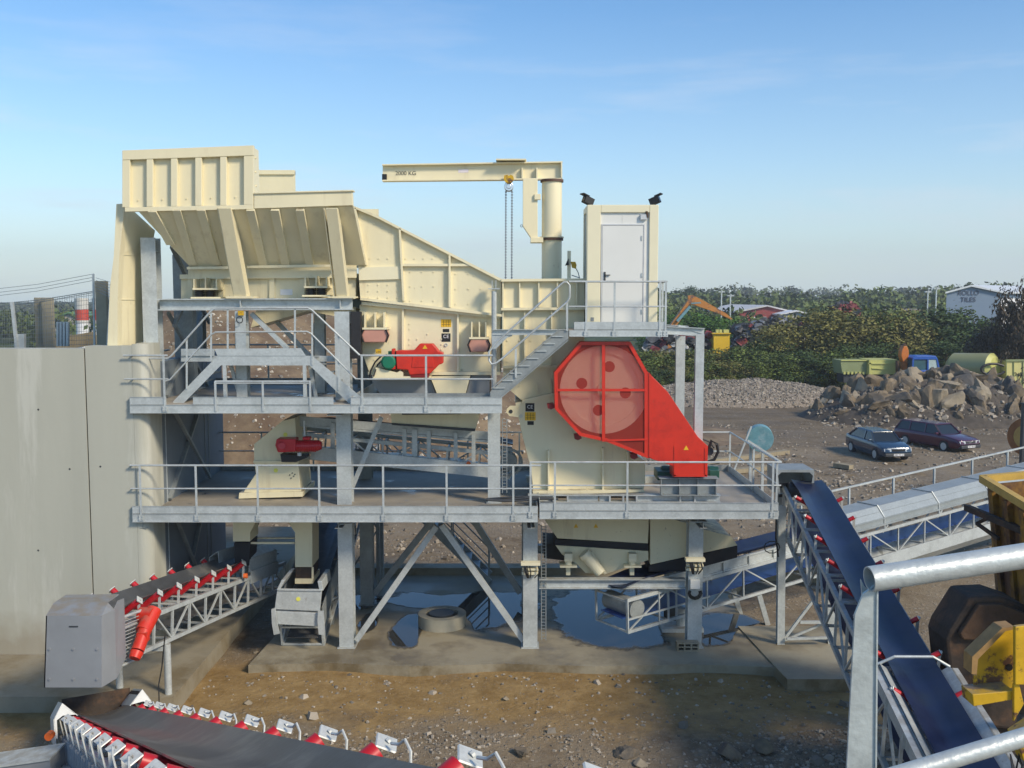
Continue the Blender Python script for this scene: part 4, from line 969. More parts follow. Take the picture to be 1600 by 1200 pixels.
dr = thing('drive_unit', 'small red belt guard and green electric motor on a cream bracket above the walkway', 'drive unit', tuple(W(650, 590, 22.55)))
YD = 22.45
b = MB(); b.px([(618, 548), (647, 547), (656, 537), (676, 537), (686, 549), (692, 551), (692, 568), (686, 570), (672, 584), (640, 586), (637, 578), (620, 577)], YD, .32)
b.build('belt_guard', REDP, dr, bevel=.02)
b = MB(); b.px([(645, 556), (676, 556), (678, 574), (643, 574)], YD - .012, .012); b.px([(612, 545), (616, 545), (618, 577), (612, 577)], YD + .02, .28); b.build('guard_panel', REDP, dr, bevel=.01)
b = MB(); b.px([(640, 578), (672, 578), (670, 590), (642, 590)], YD + .02, .2); b.build('guard_foot', REDD, dr)
b = MB(); b.px([(664, 539), (668, 545), (660, 545)], YD - .008, .006); b.build('warning_sticker', SIGNY, dr)
b = MB(); c = W(607, 566, YD - .02); b.tube(c, c + Vector((0, .5, 0)), .165, 20)
for k in range(12): t = k * math.pi / 6; b.bar(c + Vector((math.cos(t) * .175, .08, math.sin(t) * .175)), c + Vector((math.cos(t) * .175, .48, math.sin(t) * .175)), .012, .03)
b.tube(c + Vector((0, -.03, 0)), c, .13, 16, r2=.16); mo = b.build('motor', GREEN, dr)
b = MB(); b.box(c.x - .02, c.x + .14, YD + .1, YD + .35, c.z + .15, c.z + .24); b.build('terminal_box', GREEN, mo)
b = MB(); b.px([(587, 574), (620, 582), (626, 579), (630, 582), (630, 590), (585, 590)], YD + .05, .3); b.px([(582, 588), (672, 588), (672, 591), (582, 591)], YD + .03, .4); b.build('bracket', CREAM, dr)
b = MB(); b.path([W(597, 555, YD), W(586, 566, YD), W(579, 580, YD), W(578, 590, YD)], .02, 8); b.path([W(600, 560, YD + .1), W(590, 570, YD + .1), W(584, 588, YD)], .015, 8); b.build('cable', BLACK, dr)
b = MB(); p = W(591, 549, YD + .1); b.box(p.x - .06, p.x + .06, YD + .1, YD + .2, p.z - .05, p.z + .05); b.build('switch_box', YEL, dr)

# cream tray between the decks
tr = thing('discharge_tray', 'cream tapered discharge tray hanging below the middle walkway', 'chute', tuple(W(680, 670, 22.8)))
b = MB(); b.px([(610, 643), (752, 641), (743, 671), (700, 670), (612, 661)], 22.8, 1.6); b.bolts([W(620 + 12 * k, 660 + .8 * k, 22.8) for k in range(10)], .014); b.build('side_wall', CREAM, tr)
b = MB(); b.px([(628, 646), (720, 645), (720, 647), (628, 648)], 22.74, .06); b.px([(612, 661), (743, 670), (742, 674), (612, 664)], 22.75, 1.65); b.build('edge_strip', DARK, tr)

# ---- crusher
cr = thing('impact_crusher', 'big cream crusher housing with ribbed upper body behind the stairs and tapering lower body', 'crusher', tuple(W(900, 772, 22.9)))
YC = 22.9
b = MB(); b.px([(784, 438), (913, 436), (914, 482), (784, 483)], YC - .05, 3.0); b.build('inlet_box', CREAM, cr)
b = MB(); b.px([(783, 436), (915, 435), (915, 439), (783, 440)], YC - .2, 3.2); b.px([(783, 481), (914, 480), (914, 484), (783, 485)], YC - .16, .11)
for u in (786, 812, 842, 871, 901): b.px([(u - 1, 440), (u + 1, 440), (u + 1, 481), (u - 1, 481)], YC - .16, .11)
for u in (786, 820, 862): b.px([(u - 1, 485), (u + 1, 485), (u + 1, 572), (u - 1, 572)], YC - .1, .1)
b.px([(786, 572), (870, 570), (870, 574), (786, 576)], YC - .1, .1)
for u in (838, 860): b.px([(u, 600 - (u - 838) * .3), (u + 1.5, 600 - (u - 838) * .3), (u + 3, 616 - (u - 838) * .3), (u + 1.5, 617)], YC - .1, .1)
b.px([(816, 625), (868, 613), (868, 618), (816, 631)], YC - .14, .14)
b.build('rib', CREAM, cr)
b = MB(); b.px([(786, 483), (913, 482), (913, 540), (870, 575), (870, 616), (818, 628), (786, 600)], YC, 2.9)
bp = [W(u, v, YC) for u in (793, 812, 830, 852) for v in (492, 532, 565, 583, 593, 603)]
b.bolts(bp, .02); b.build('upper_body', CREAM, cr)
b = MB(); b.px([(805, 630), (868, 616), (880, 640), (1008, 720), (1008, 757), (1004, 768), (833, 771), (830, 735), (816, 680)], YC - .1, 2.9)
b.build('lower_body', CREAM, cr, bevel=.01)
b = MB()
for u, v0 in ((856, 704), (941, 700), (980, 706)): b.px([(u, v0), (u + 2.5, v0), (u + 2.5, 768), (u, 768)], YC - .25, .149)
b.px([(832, 767), (1005, 765), (1008, 769), (833, 773)], YC - .3, .199)
b.build('lower_rib', CREAM, cr)
b = MB(); b.prism([W(u, v, YC - .12) for u, v in ((808, 634), (797, 634), (792, 639), (791, 644), (796, 650), (811, 652))], (0, .04, 0)); b.build('lifting_lug', CREAM, cr)
b = MB(); c = W(798, 643, YC - .13); b.tube(c, c + Vector((0, .012, 0)), .045, 14); b.build('lug_hole', DARK, cr)
ce = sticker(cr, 821, 630, 835, 643, YC - .1, BLACK, 'mark_plate'); textmesh('lettering', 'CE', .11, W(828, 636, YC - .108), FRONT, SIGNW, ce, .002)
grid_sticker(cr, 820, 644, 837, 657, YC - .1); sticker(cr, 824, 658, 834, 664, YC - .1, BLACK, 'name_plate')
b = MB(); b.ring(W(814, 650, YC - .13), W(814, 650, YC - .1), .035, .02, 12); b.build('shackle', GALV, cr)
# base frame on the deck
b = MB(); p, q = W(825, 777, 22.2), W(1126, 774, 22.2); zb1 = ZR + .006; zt1 = zb1 + .17
b.box(p.x, q.x, 22.2, 22.4, zt1 - .02, zt1); b.box(p.x, q.x, 22.2, 22.4, zb1, zb1 + .02)
for u0, u1 in ((866, 886), (955, 990)):
    pass
for xa1, xb1 in ((825, 864), (888, 935), (937, 952), (996, 1060), (1066, 1084), (1088, 1126)):
    b.box(XW(xa1, 775, 22.2), XW(xb1, 775, 22.2), 22.29, 22.31, zb1 + .021, zt1 - .021)
for u in (865, 887, 953, 974, 995, 1063, 1086): x = XW(u, 775, 22.2); b.box(x - .02, x + .02, 22.2, 22.285, zb1 + .021, zt1 - .021)
b.box(p.x, q.x, 24.6, 24.8, zb1, zt1)
b.build('base_frame', GALV, cr)
b = MB()
for k in range(3): b.path([W(760 + 28 * i, 781 - 1.5 * k + 2 * math.sin(i * 1.3 + k), 22.0 + .05 * k) for i in range(5)], .025, 6)
b.build('cable', DARK, cr, True)

# ---- red flywheel guard
rg = thing('red_belt_guard', 'large bright red angular belt guard with mesh front over the round flywheel', 'guard', tuple(W(1000, 750, 22.1)))
YR = 22.0
OUT = [(907, 534), (985, 534), (1012, 582), (1012, 716), (950, 691), (906, 681), (867, 639), (866, 582)]
outer_full = [(907, 534), (985, 534), (1011, 580), (1043, 612), (1090, 682), (1106, 697), (1105, 745), (1052, 745), (1051, 728), (1015, 716), (950, 691), (906, 681), (867, 639), (866, 582)]
cen = (940, 612)
dp = .42
b = MB(); n = len(outer_full)
for k in range(n):     # rim walls
    a, c = outer_full[k], outer_full[(k + 1) % n]
    pa, pc = W(a[0], a[1], YR), W(c[0], c[1], YR); inw = (Vector((cen[0], 0, 0)))
    b.prism([pa, pc, pc + Vector((0, dp, 0)), pa + Vector((0, dp, 0))], (W(cen[0], cen[1], YR) - (pa + pc) / 2).normalized() * .015)
b.build('rim', REDP, rg)
b = MB(); b.px([(u, v) for u, v in OUT], YR + dp, .01); b.build('back_plate', REDD, rg)
# front frame: border strips + cross bars
b = MB()
def inset(p, k=.93): return (cen[0] + (p[0] - cen[0]) * k, cen[1] + (p[1] - cen[1]) * k)
nO = len(OUT)
for k in range(nO):
    a, c = OUT[k], OUT[(k + 1) % nO]
    b.px([a, c, inset(c), inset(a)], YR - .012, .02)
b.px([(940.5, 538), (945.5, 538), (945.5, 690), (940.5, 690)], YR - .03, .018); b.px([(870, 607.5), (1010, 607.5), (1010, 611.5), (870, 611.5)], YR - .02, .008)
b.px([(942, 687), (1012, 685), (1012, 688), (942, 690)], YR - .02, .008)
b.build('front_frame', REDP, rg)
b = MB(); b.px([(1012, 581), (1043, 612), (1090, 682), (1106, 697), (1105, 745), (1052, 745), (1051, 728), (1015, 716), (1012, 716)], YR - .012, .03); b.build('lower_cover', REDP, rg, bevel=.006)
b = MB()
for pts in ([(1014, 582), (1019, 588), (1019, 716), (1014, 714)], [(1053, 697), (1056, 697), (1056, 744), (1053, 744)], [(1101, 700), (1104, 700), (1104, 744), (1101, 744)], [(1053, 742), (1104, 742), (1104, 745), (1053, 745)]): b.px(pts, YR - .025, .012)
b.build('cover_flange', REDP, rg)
# tinted mesh front
MESHR = bpy.data.materials.new('red_wire_mesh'); MESHR.use_nodes = True
nt = MESHR.node_tree; bs = nt.nodes['Principled BSDF']; bs.inputs['Base Color'].default_value = (.55, .06, .035, 1); bs.inputs['Roughness'].default_value = .5
g = nt.nodes.new('ShaderNodeNewGeometry'); sx = nt.nodes.new('ShaderNodeSeparateXYZ'); nt.links.new(g.outputs['Position'], sx.inputs[0])
def wv(sock):
    a = nt.nodes.new('ShaderNodeMath'); a.operation = 'MULTIPLY'; a.inputs[1].default_value = 60; nt.links.new(sx.outputs[sock], a.inputs[0])
    f = nt.nodes.new('ShaderNodeMath'); f.operation = 'FRACT'; nt.links.new(a.outputs[0], f.inputs[0])
    c = nt.nodes.new('ShaderNodeMath'); c.operation = 'LESS_THAN'; c.inputs[1].default_value = .22; nt.links.new(f.outputs[0], c.inputs[0]); return c
wa, wb = wv(0), wv(2); mx = nt.nodes.new('ShaderNodeMath'); mx.operation = 'MAXIMUM'; nt.links.new(wa.outputs[0], mx.inputs[0]); nt.links.new(wb.outputs[0], mx.inputs[1])
nt.links.new(mx.outputs[0], bs.inputs['Alpha'])
b = MB(); b.px([inset(p, .94) for p in OUT], YR + .012, .004); b.build('mesh_panel', MESHR, rg)
sticker(rg, 1067, 699, 1076, 704, YR - .012, SIGNY, 'warning_sticker') if False else None
b = MB(); b.px([(1072, 696), (1076, 703), (1068, 703)], YR - .018, .005); b.build('warning_sticker', SIGNY, rg)
for u, v in ((861, 634), (903, 682), (991, 712)):
    b = MB(); b.px([(u - 6, v - 3), (u + 4, v - 4), (u + 6, v + 3), (u, v + 6), (u - 5, v + 4)], YR + .1, .2); b.build('mount_lug', REDD, rg)
# flywheel
fw = thing('flywheel', 'large round cream flywheel with four dark holes turning behind the red mesh', 'flywheel', tuple(W(944, 609, 22.2)))
c = W(944, 609, 22.15)
FLY = mat('flywheel_paint', (.85, .70, .52), .5, 0, .05)
b = MB(); b.ring(c, c + Vector((0, .16, 0)), .99, .80, 48); b.ring(c + Vector((0, .03, 0)), c + Vector((0, .13, 0)), .801, .16, 48); b.tube(c + Vector((0, -.03, 0)), c + Vector((0, .2, 0)), .158, 24); b.build('disc', FLY, fw, True)
for u, v in ((909, 599), (952, 573), (977, 614), (935, 641)):
    b = MB(); p = W(u, v, 22.178); b.tube(p, p + Vector((0, .002, 0)), .125, 20); b.build('hole', REDD, fw)
# motor
mt = thing('crusher_motor', 'green crusher drive motor on a grey I-beam base at the foot of the red guard', 'motor', tuple(W(1080, 766, 22.2)))
b = MB(); p = W(1051, 740, 22.3)
b.tube(W(1033, 741, 22.75), W(1049, 741, 22.75), .2, 18); b.tube(W(1106, 738, 22.75), W(1122, 738, 22.75), .14, 18); b.box(XW(1026, 740, 22.6), XW(1049, 740, 22.6), 22.45, 23.1, ZW(749, 22.6), ZW(735, 22.6)); b.box(XW(1106, 740, 22.6), XW(1122, 740, 22.6), 22.45, 23.1, ZW(746, 22.6), ZW(733, 22.6)); b.build('motor_body', mat('dark_green_paint', (.012, .07, .045), .5), mt, bevel=.02)
b = MB(); x0m, x1m = XW(1030, 757, 22.1), XW(1123, 757, 22.1); za, zb3 = ZR + .18, ZW(747, 22.1)
b.box(x0m, x1m, 22.1, 22.4, zb3 - .02, zb3); b.box(x0m + .06, x1m - .06, 22.1, 22.4, za, za + .02); b.box(x0m + .05, x1m - .05, 22.24, 22.26, za + .021, zb3 - .021)
for k in range(4): x = x0m + .05 + (x1m - x0m - .1) * k / 3; b.box(x - .01, x + .01, 22.12, 22.235, za + .021, zb3 - .021)
b.build('base', GALVD, mt)
b = MB(); b.path([W(1103, 712, 22.3), W(1112, 688, 22.3), W(1120, 694, 22.3), W(1122, 706, 22.3), W(1116, 718, 22.3), W(1105, 722, 22.3)], .035, 8); b.path([W(1098, 686, 22.3), W(1108, 690, 22.3), W(1116, 700, 22.3)], .02, 8); b.build('hose', BLACK, mt, True)
b = MB(); b.tube(W(1108, 705, 22.4), W(1108, 705, 22.6), .1, 12); b.build('fan_cover', DARK, mt)
# barrel stand at the deck's far right
ds = thing('teal_drum', 'worn round teal drum on galvanised posts beyond the right end of the lower deck', 'drum', tuple(W(1188, 745, 26.6)))
c = W(1188, 686, 26.6); b = MB(); b.tube(c, c + Vector((.1, .5, .0)), .35, 32); b.bolts([c + Vector((-.2 + .1 * i, 0, .1 - .06 * (i % 3))) for i in range(5)], .012); b.build('drum_body', TEAL, ds, bevel=.015)
for u in (1173, 1192):
    b = MB(); p = W(u, 694, 26.9); b.bar(p, (p.x, 26.9, 3.0 if u < 1180 else 2.6), .07, .07, up=(0, 1, 0)); b.build('post', GALV, ds)
b = MB(); b.bar(W(1174, 666, 26.3), W(1140, 752, 26.3), .04, .04, up=(0, 1, 0)); b.bar(W(1168, 688, 26.3), W(1221, 722, 26.3), .05, .03, up=(0, 1, 0)); b.build('stay', GALV, ds)

# ---- jib crane
jc = thing('jib_crane', 'cream jib crane marked 2000 KG with long beam on a round column above the crusher', 'crane', tuple(W(862, 436, 24)))
YJ = 24.0
xj = XW(862, 400, YJ); zt = ZW(283, YJ)
b = MB(); b.tube((xj, YJ, ZW(440, YJ)), (xj, YJ, ZW(376, YJ)), .24, 36); b.tube((xj, YJ, ZW(371, YJ)), (xj, YJ, zt), .24, 36); b.build('column', CREAM, jc, True)
for v in (285, 376):
    b = MB(); b.tube((xj, YJ, ZW(v, YJ)), (xj, YJ, ZW(v - 4, YJ)), .275, 36); b.build('bearing_ring', mat('brown_ring', (.10, .05, .03), .6) if v == 285 else mat('brown_ring', (.1, .05, .03), .6), jc, True)
b = MB(); b.tube((xj, YJ, ZW(371.8, YJ)), (xj, YJ, ZW(370, YJ)), .29, 36); b.build('collar', CREAM, jc, True)
b = MB(); Yb = YJ
z_t, z_b = ZW(254, Yb), ZW(281, Yb)
b.px([(598, 257), (878, 253), (878, 279), (598, 282)], Yb - .008, .016); b.px([(597, 256.5), (879, 252), (879, 254), (597, 258.5)], Yb - .13, .26); b.px([(597, 281), (879, 278), (879, 280), (597, 283)], Yb - .13, .26)
for u in (816, 839): b.px([(u - 1, 262), (u + 1, 262), (u + 1, 278.5), (u - 1, 278.5)], Yb - .125, .115)
b.px([(876.5, 254), (878.5, 254), (878.5, 279), (876.5, 279)], Yb - .13, .26)
jb = b.build('jib_beam', CREAM, jc)
b = MB(); b.px([(775, 248), (822, 248), (822, 250), (775, 250)], Yb - .3, .6); b.px([(820, 250), (823, 250), (822, 253), (820, 253)], Yb - .05, .1); b.build('top_plate', CREAM, jb)
textmesh('lettering', '2000 KG', .135, W(634, 271, Yb - .012), FRONT, BLACK, jb, .002)
b = MB(); b.px([(716, 265), (732, 264.6), (732, 269.6), (716, 270)], Yb - .011, .002); lb = b.build('label_plate', mat('label_pinkish', (.75, .68, .70), .5), jb)
b = MB(); b.px([(597, 272), (604, 272), (604, 281), (597, 281)], Yb - .1, .09); b.build('end_stop', BLACK, jb)
b = MB(); b.px([(817, 279), (840, 279), (840, 370), (846, 371), (846, 378), (829, 378), (829, 371), (817, 353)], Yb - .14, .28); b.px([(829, 371), (849, 371), (849, 379), (829, 379)], Yb - .2, .4); b.px([(835, 303), (845, 303), (845, 312), (835, 312)], Yb - .2, .1); b.build('bracket', CREAM, jc, bevel=.008)
b = MB(); b.ring(W(815, 353, Yb), W(815, 353, Yb) + Vector((0, .02, 0)), .035, .02, 12); b.build('hook_eye', GALV, jc)
ch = thing('chain_hoist', 'chain hoist with yellow trolley hanging from the jib beam', 'hoist', tuple(W(795, 290, YJ)))
b = MB(); b.px([(788, 274), (793, 273), (795, 275), (798, 273), (802, 275), (803, 281), (800, 285), (790, 285), (787, 280)], Yb - .2, .06); b.px([(788, 274), (793, 273), (795, 275), (798, 273), (802, 275), (803, 281), (800, 285), (790, 285), (787, 280)], Yb + .14, .06); b.px([(792, 283), (799, 283), (799, 287), (792, 287)], Yb - .14, .28); b.build('trolley', YEL, ch)
b = MB(); c = W(795, 292, Yb); b.tube(c + Vector((0, -.12, 0)), c + Vector((0, .12, 0)), .11, 20); b.tube(c + Vector((0, -.14, 0)), c + Vector((0, -.12, 0)), .06, 16); b.build('gear_case', CHROME, ch, bevel=.015)
CH = mat('chain_steel', (.30, .32, .34), .4, .5)
for u in (790.5, 800):
    b = MB(); p0, p1 = W(u, 298, Yb), W(u - .5, 436, Yb); n = 62
    for k in range(n):
        t = k / n; p = p0.lerp(p1, t)
        if k % 2: b.ring(p + Vector((0, -.006, 0)), p + Vector((0, .006, 0)), .026, .010, 8)
        else: b.ring(p + Vector((-.006, 0, 0)), p + Vector((.006, 0, 0)), .026, .010, 8)
    b.tube(p0, p1, .008, 6); b.build('chain', CH, ch)

# ---- drive head of mid conveyor (cream housing + red gearmotor)
ch2 = thing('transfer_chute', 'cream transfer chute standing on the lower deck with a flared base', 'chute', (XW(435, 780, 23), 22.4, ZD1))
Yt = 23.0
b = MB(); b.px([(461, 653), (466, 722), (470, 768), (379, 771), (400, 740), (397, 722), (397, 694), (442, 657)], Yt, 1.25); b.build('housing', CREAM, ch2, bevel=.01)
b = MB(); b.px([(374, 770), (473, 768), (473, 776), (373, 779)], Yt - .06, 1.4); b.px([(396, 720), (467, 720), (467, 723), (396, 723)], Yt - .05, 1.32); b.build('flange', CREAM, ch2)
b = MB(); p = W(446, 679, Yt - .006); b.tube(p, p + Vector((0, .005, 0)), .05, 12); p = W(431, 735, Yt - .006); b.tube(p, p + Vector((0, .005, 0)), .05, 12); b.build('yellow_spot', mat('yellow_spot_paint', (.75, .72, .12), .5), ch2)
b = MB(); b.bolts([W(453 + dx, 742 + dy, Yt) for dx, dy in ((0, 0), (4, -3), (6, 2), (2, 5), (8, -1))], .014); b.build('bolt_group', DARK, ch2)
b = MB(); b.px([(438, 710), (478, 712), (480, 715), (463, 722), (440, 722)], Yt - .35, .35); b.build('opening_seal', BLACK, ch2)
gm = thing('red_gearmotor', 'long red gearmotor mounted at the head of the conveyor between the decks', 'gearmotor', tuple(W(465, 708, 22.0)))
YM = 22.62
b = MB(); b.px([(432, 686), (462, 686), (462, 706), (434, 707), (430, 696)], YM - .15, .35); b.tube(W(461, 697, YM), W(498, 696, YM), .125, 18); b.tube(W(496, 696, YM), W(503, 696, YM), .125, 18, r2=.09)
b.tube(W(440, 697, YM - .2), W(440, 697, YM - .15), .1, 14); b.box(XW(474, 690, YM), XW(486, 690, YM), YM - .1, YM + .1, ZW(687, YM), ZW(682, YM))
g_ = b.build('gearbox_and_motor', REDR, gm, bevel=.02)
b = MB()
for k in range(9): u = 465 + 3.4 * k; b.tube(W(u, 697, YM), W(u + 1.2, 697, YM), .137, 18)
b.build('cooling_fin', REDR, g_)
b = MB(); b.bar(W(475, 657, YM + .1), W(477, 690, YM + .1), .04, .04, up=(0, 1, 0)); b.tube(W(468, 707, YM), W(468, 712, YM), .05, 10); b.build('torque_arm', GALV, gm)

# ---- chute legs below the lower deck
for (lab, us, vb, rub, tipv) in (('cream square chute leg dropping onto the long red-roller conveyor', (364, 391), 846, (848, 884), 815), ('cream square chute leg with flanged tip above the short tail box', (461, 488), 902, (886, 904), 815)):
    t_ = thing('chute_leg', lab, 'chute', tuple(W(us[0] + 13, vb, 23)), 'cream chute legs under the lower deck')
    b = MB(); Yq = 22.9
    if us[0] < 400:
        b.px([(us[0], 815), (400, 815), (us[1], 832), (us[1], vb), (us[0], vb)], Yq, .75)
        b.build('duct', CREAM, t_, bevel=.006)
        b = MB(); b.px([(us[0] + 2, rub[0]), (us[1], rub[0]), (us[1] - 2, rub[1]), (us[0] + 3, rub[1])], Yq + .03, .68); b.build('rubber_skirt', RUBBER, t_)
        b = MB(); b.px([(391, 847), (460, 847), (460, 850), (391, 850)], Yq + .1, .05); b.px([(391, 840), (460, 840), (460, 842), (391, 842)], Yq + .7, .05); b.build('tie_bar', CREAM, t_)
    else:
        b.px([(450, 815), (us[1], 815), (us[1], 886), (us[0], 886), (us[0], 832)], Yq, .8); b.build('duct', CREAM, t_, bevel=.006)
        b = MB(); b.px([(us[0], 904), (us[1] + 1, 904), (us[1] + 1, 912), (us[0], 912)], Yq - .03, .85); b.px([(us[1] - 1, 886), (us[1] + 2, 886), (us[1] + 2, 904), (us[1] - 1, 904)], Yq - .03, .03); b.build('tip_frame', CREAM, t_)
        b = MB(); b.px([(us[0] + 1, 887), (us[1] - 1, 887), (us[1] - 1, 903), (us[0] + 1, 903)], Yq + .0, .78); b.build('rubber_skirt', BROWN, t_)
# ================================================================== vibrating screen below the crusher deck
YV = 22.95
vs = thing('vibrating_screen', 'cream vibrating screen with black rubber skirts hanging under the crusher deck', 'screen', tuple(W(950, 890, YV)))
b = MB(); b.px([(850, 811), (1014, 811), (1012, 849), (1014, 849), (871, 841)], YV, 2.2); b.px([(868, 852), (1013, 861), (1013, 875), (945, 897), (915, 895), (902, 882), (878, 866)], YV + .02, 2.1)
b.bolts([W(u, 832 - (u % 3), YV) for u in (876, 902, 963, 970, 983, 995)] + [W(925, 870, YV), W(955, 874, YV)], .016); b.build('side_wall', CREAM, vs)
b = MB(); b.px([(886, 812), (914, 812), (914, 838), (886, 836)], YV - .012, .012); b.px([(918, 812), (945, 812), (945, 840), (918, 838)], YV - .012, .012); hp_ = b.build('access_panel', CREAM, vs)
b = MB()
for u in (900, 931): b.px([(u, 818), (u + 3.5, 824.5), (u - 3.5, 824.5)], YV - .017, .004)
b.build('warning_sticker', SIGNY, hp_)
b = MB(); b.px([(867, 843), (1013, 849), (1013, 860), (867, 852)], YV + .05, 2.0); b.build('rubber_seal', RUBBER, vs)
b = MB(); b.px([(1016, 811), (1052, 811), (1095, 826), (1142, 838), (1152, 852), (1016, 882)], YV - .05, 2.2); b.bolts([W(u, v, YV - .05) for u in (1027, 1046) for v in (846, 858, 865, 873)], .018); b.build('discharge_chute', CREAM, vs)
b = MB(); b.px([(1014, 884), (1152, 853), (1152, 871), (1070, 893), (1014, 893)], YV + .0, 2.0); b.build('rubber_skirt', RUBBER, vs)
b = MB(); b.tube(W(916, 868, YV - .2), W(938, 895, YV - .2), .13, 18); b.bar(W(923, 862, YV - .1), W(946, 896, YV - .1), .06, .1, up=(0, 1, 0)); b.tube(W(912, 864, YV - .2), W(917, 870, YV - .2), .15, 18); b.build('vibrator_motor', CREAMW, vs, bevel=.01)
for u in (888, 988):
    b = MB(); p = W(u, 868, YV - .12); b.box(p.x - .09, p.x + .09, YV - .2, YV - .01, ZW(874, YV), ZW(862, YV)); b.tube((p.x, YV - .1, ZW(880, YV)), (p.x, YV - .1, ZW(874, YV)), .08, 12)
    b.box(p.x - .2, p.x + .2, YV - .25, YV + .2, ZW(882.5, YV), ZW(880, YV)); b.box(p.x - .05, p.x + .05, YV - .1, YV + .1, ZW(897, YV), ZW(882.6, YV)); b.build('spring_foot', CREAMW, vs)
b = MB(); b.px([(880, 852), (850, 850), (850, 872), (884, 876)], YV + .6, 1.2); b.build('inlet_seal', RUBBER, vs)

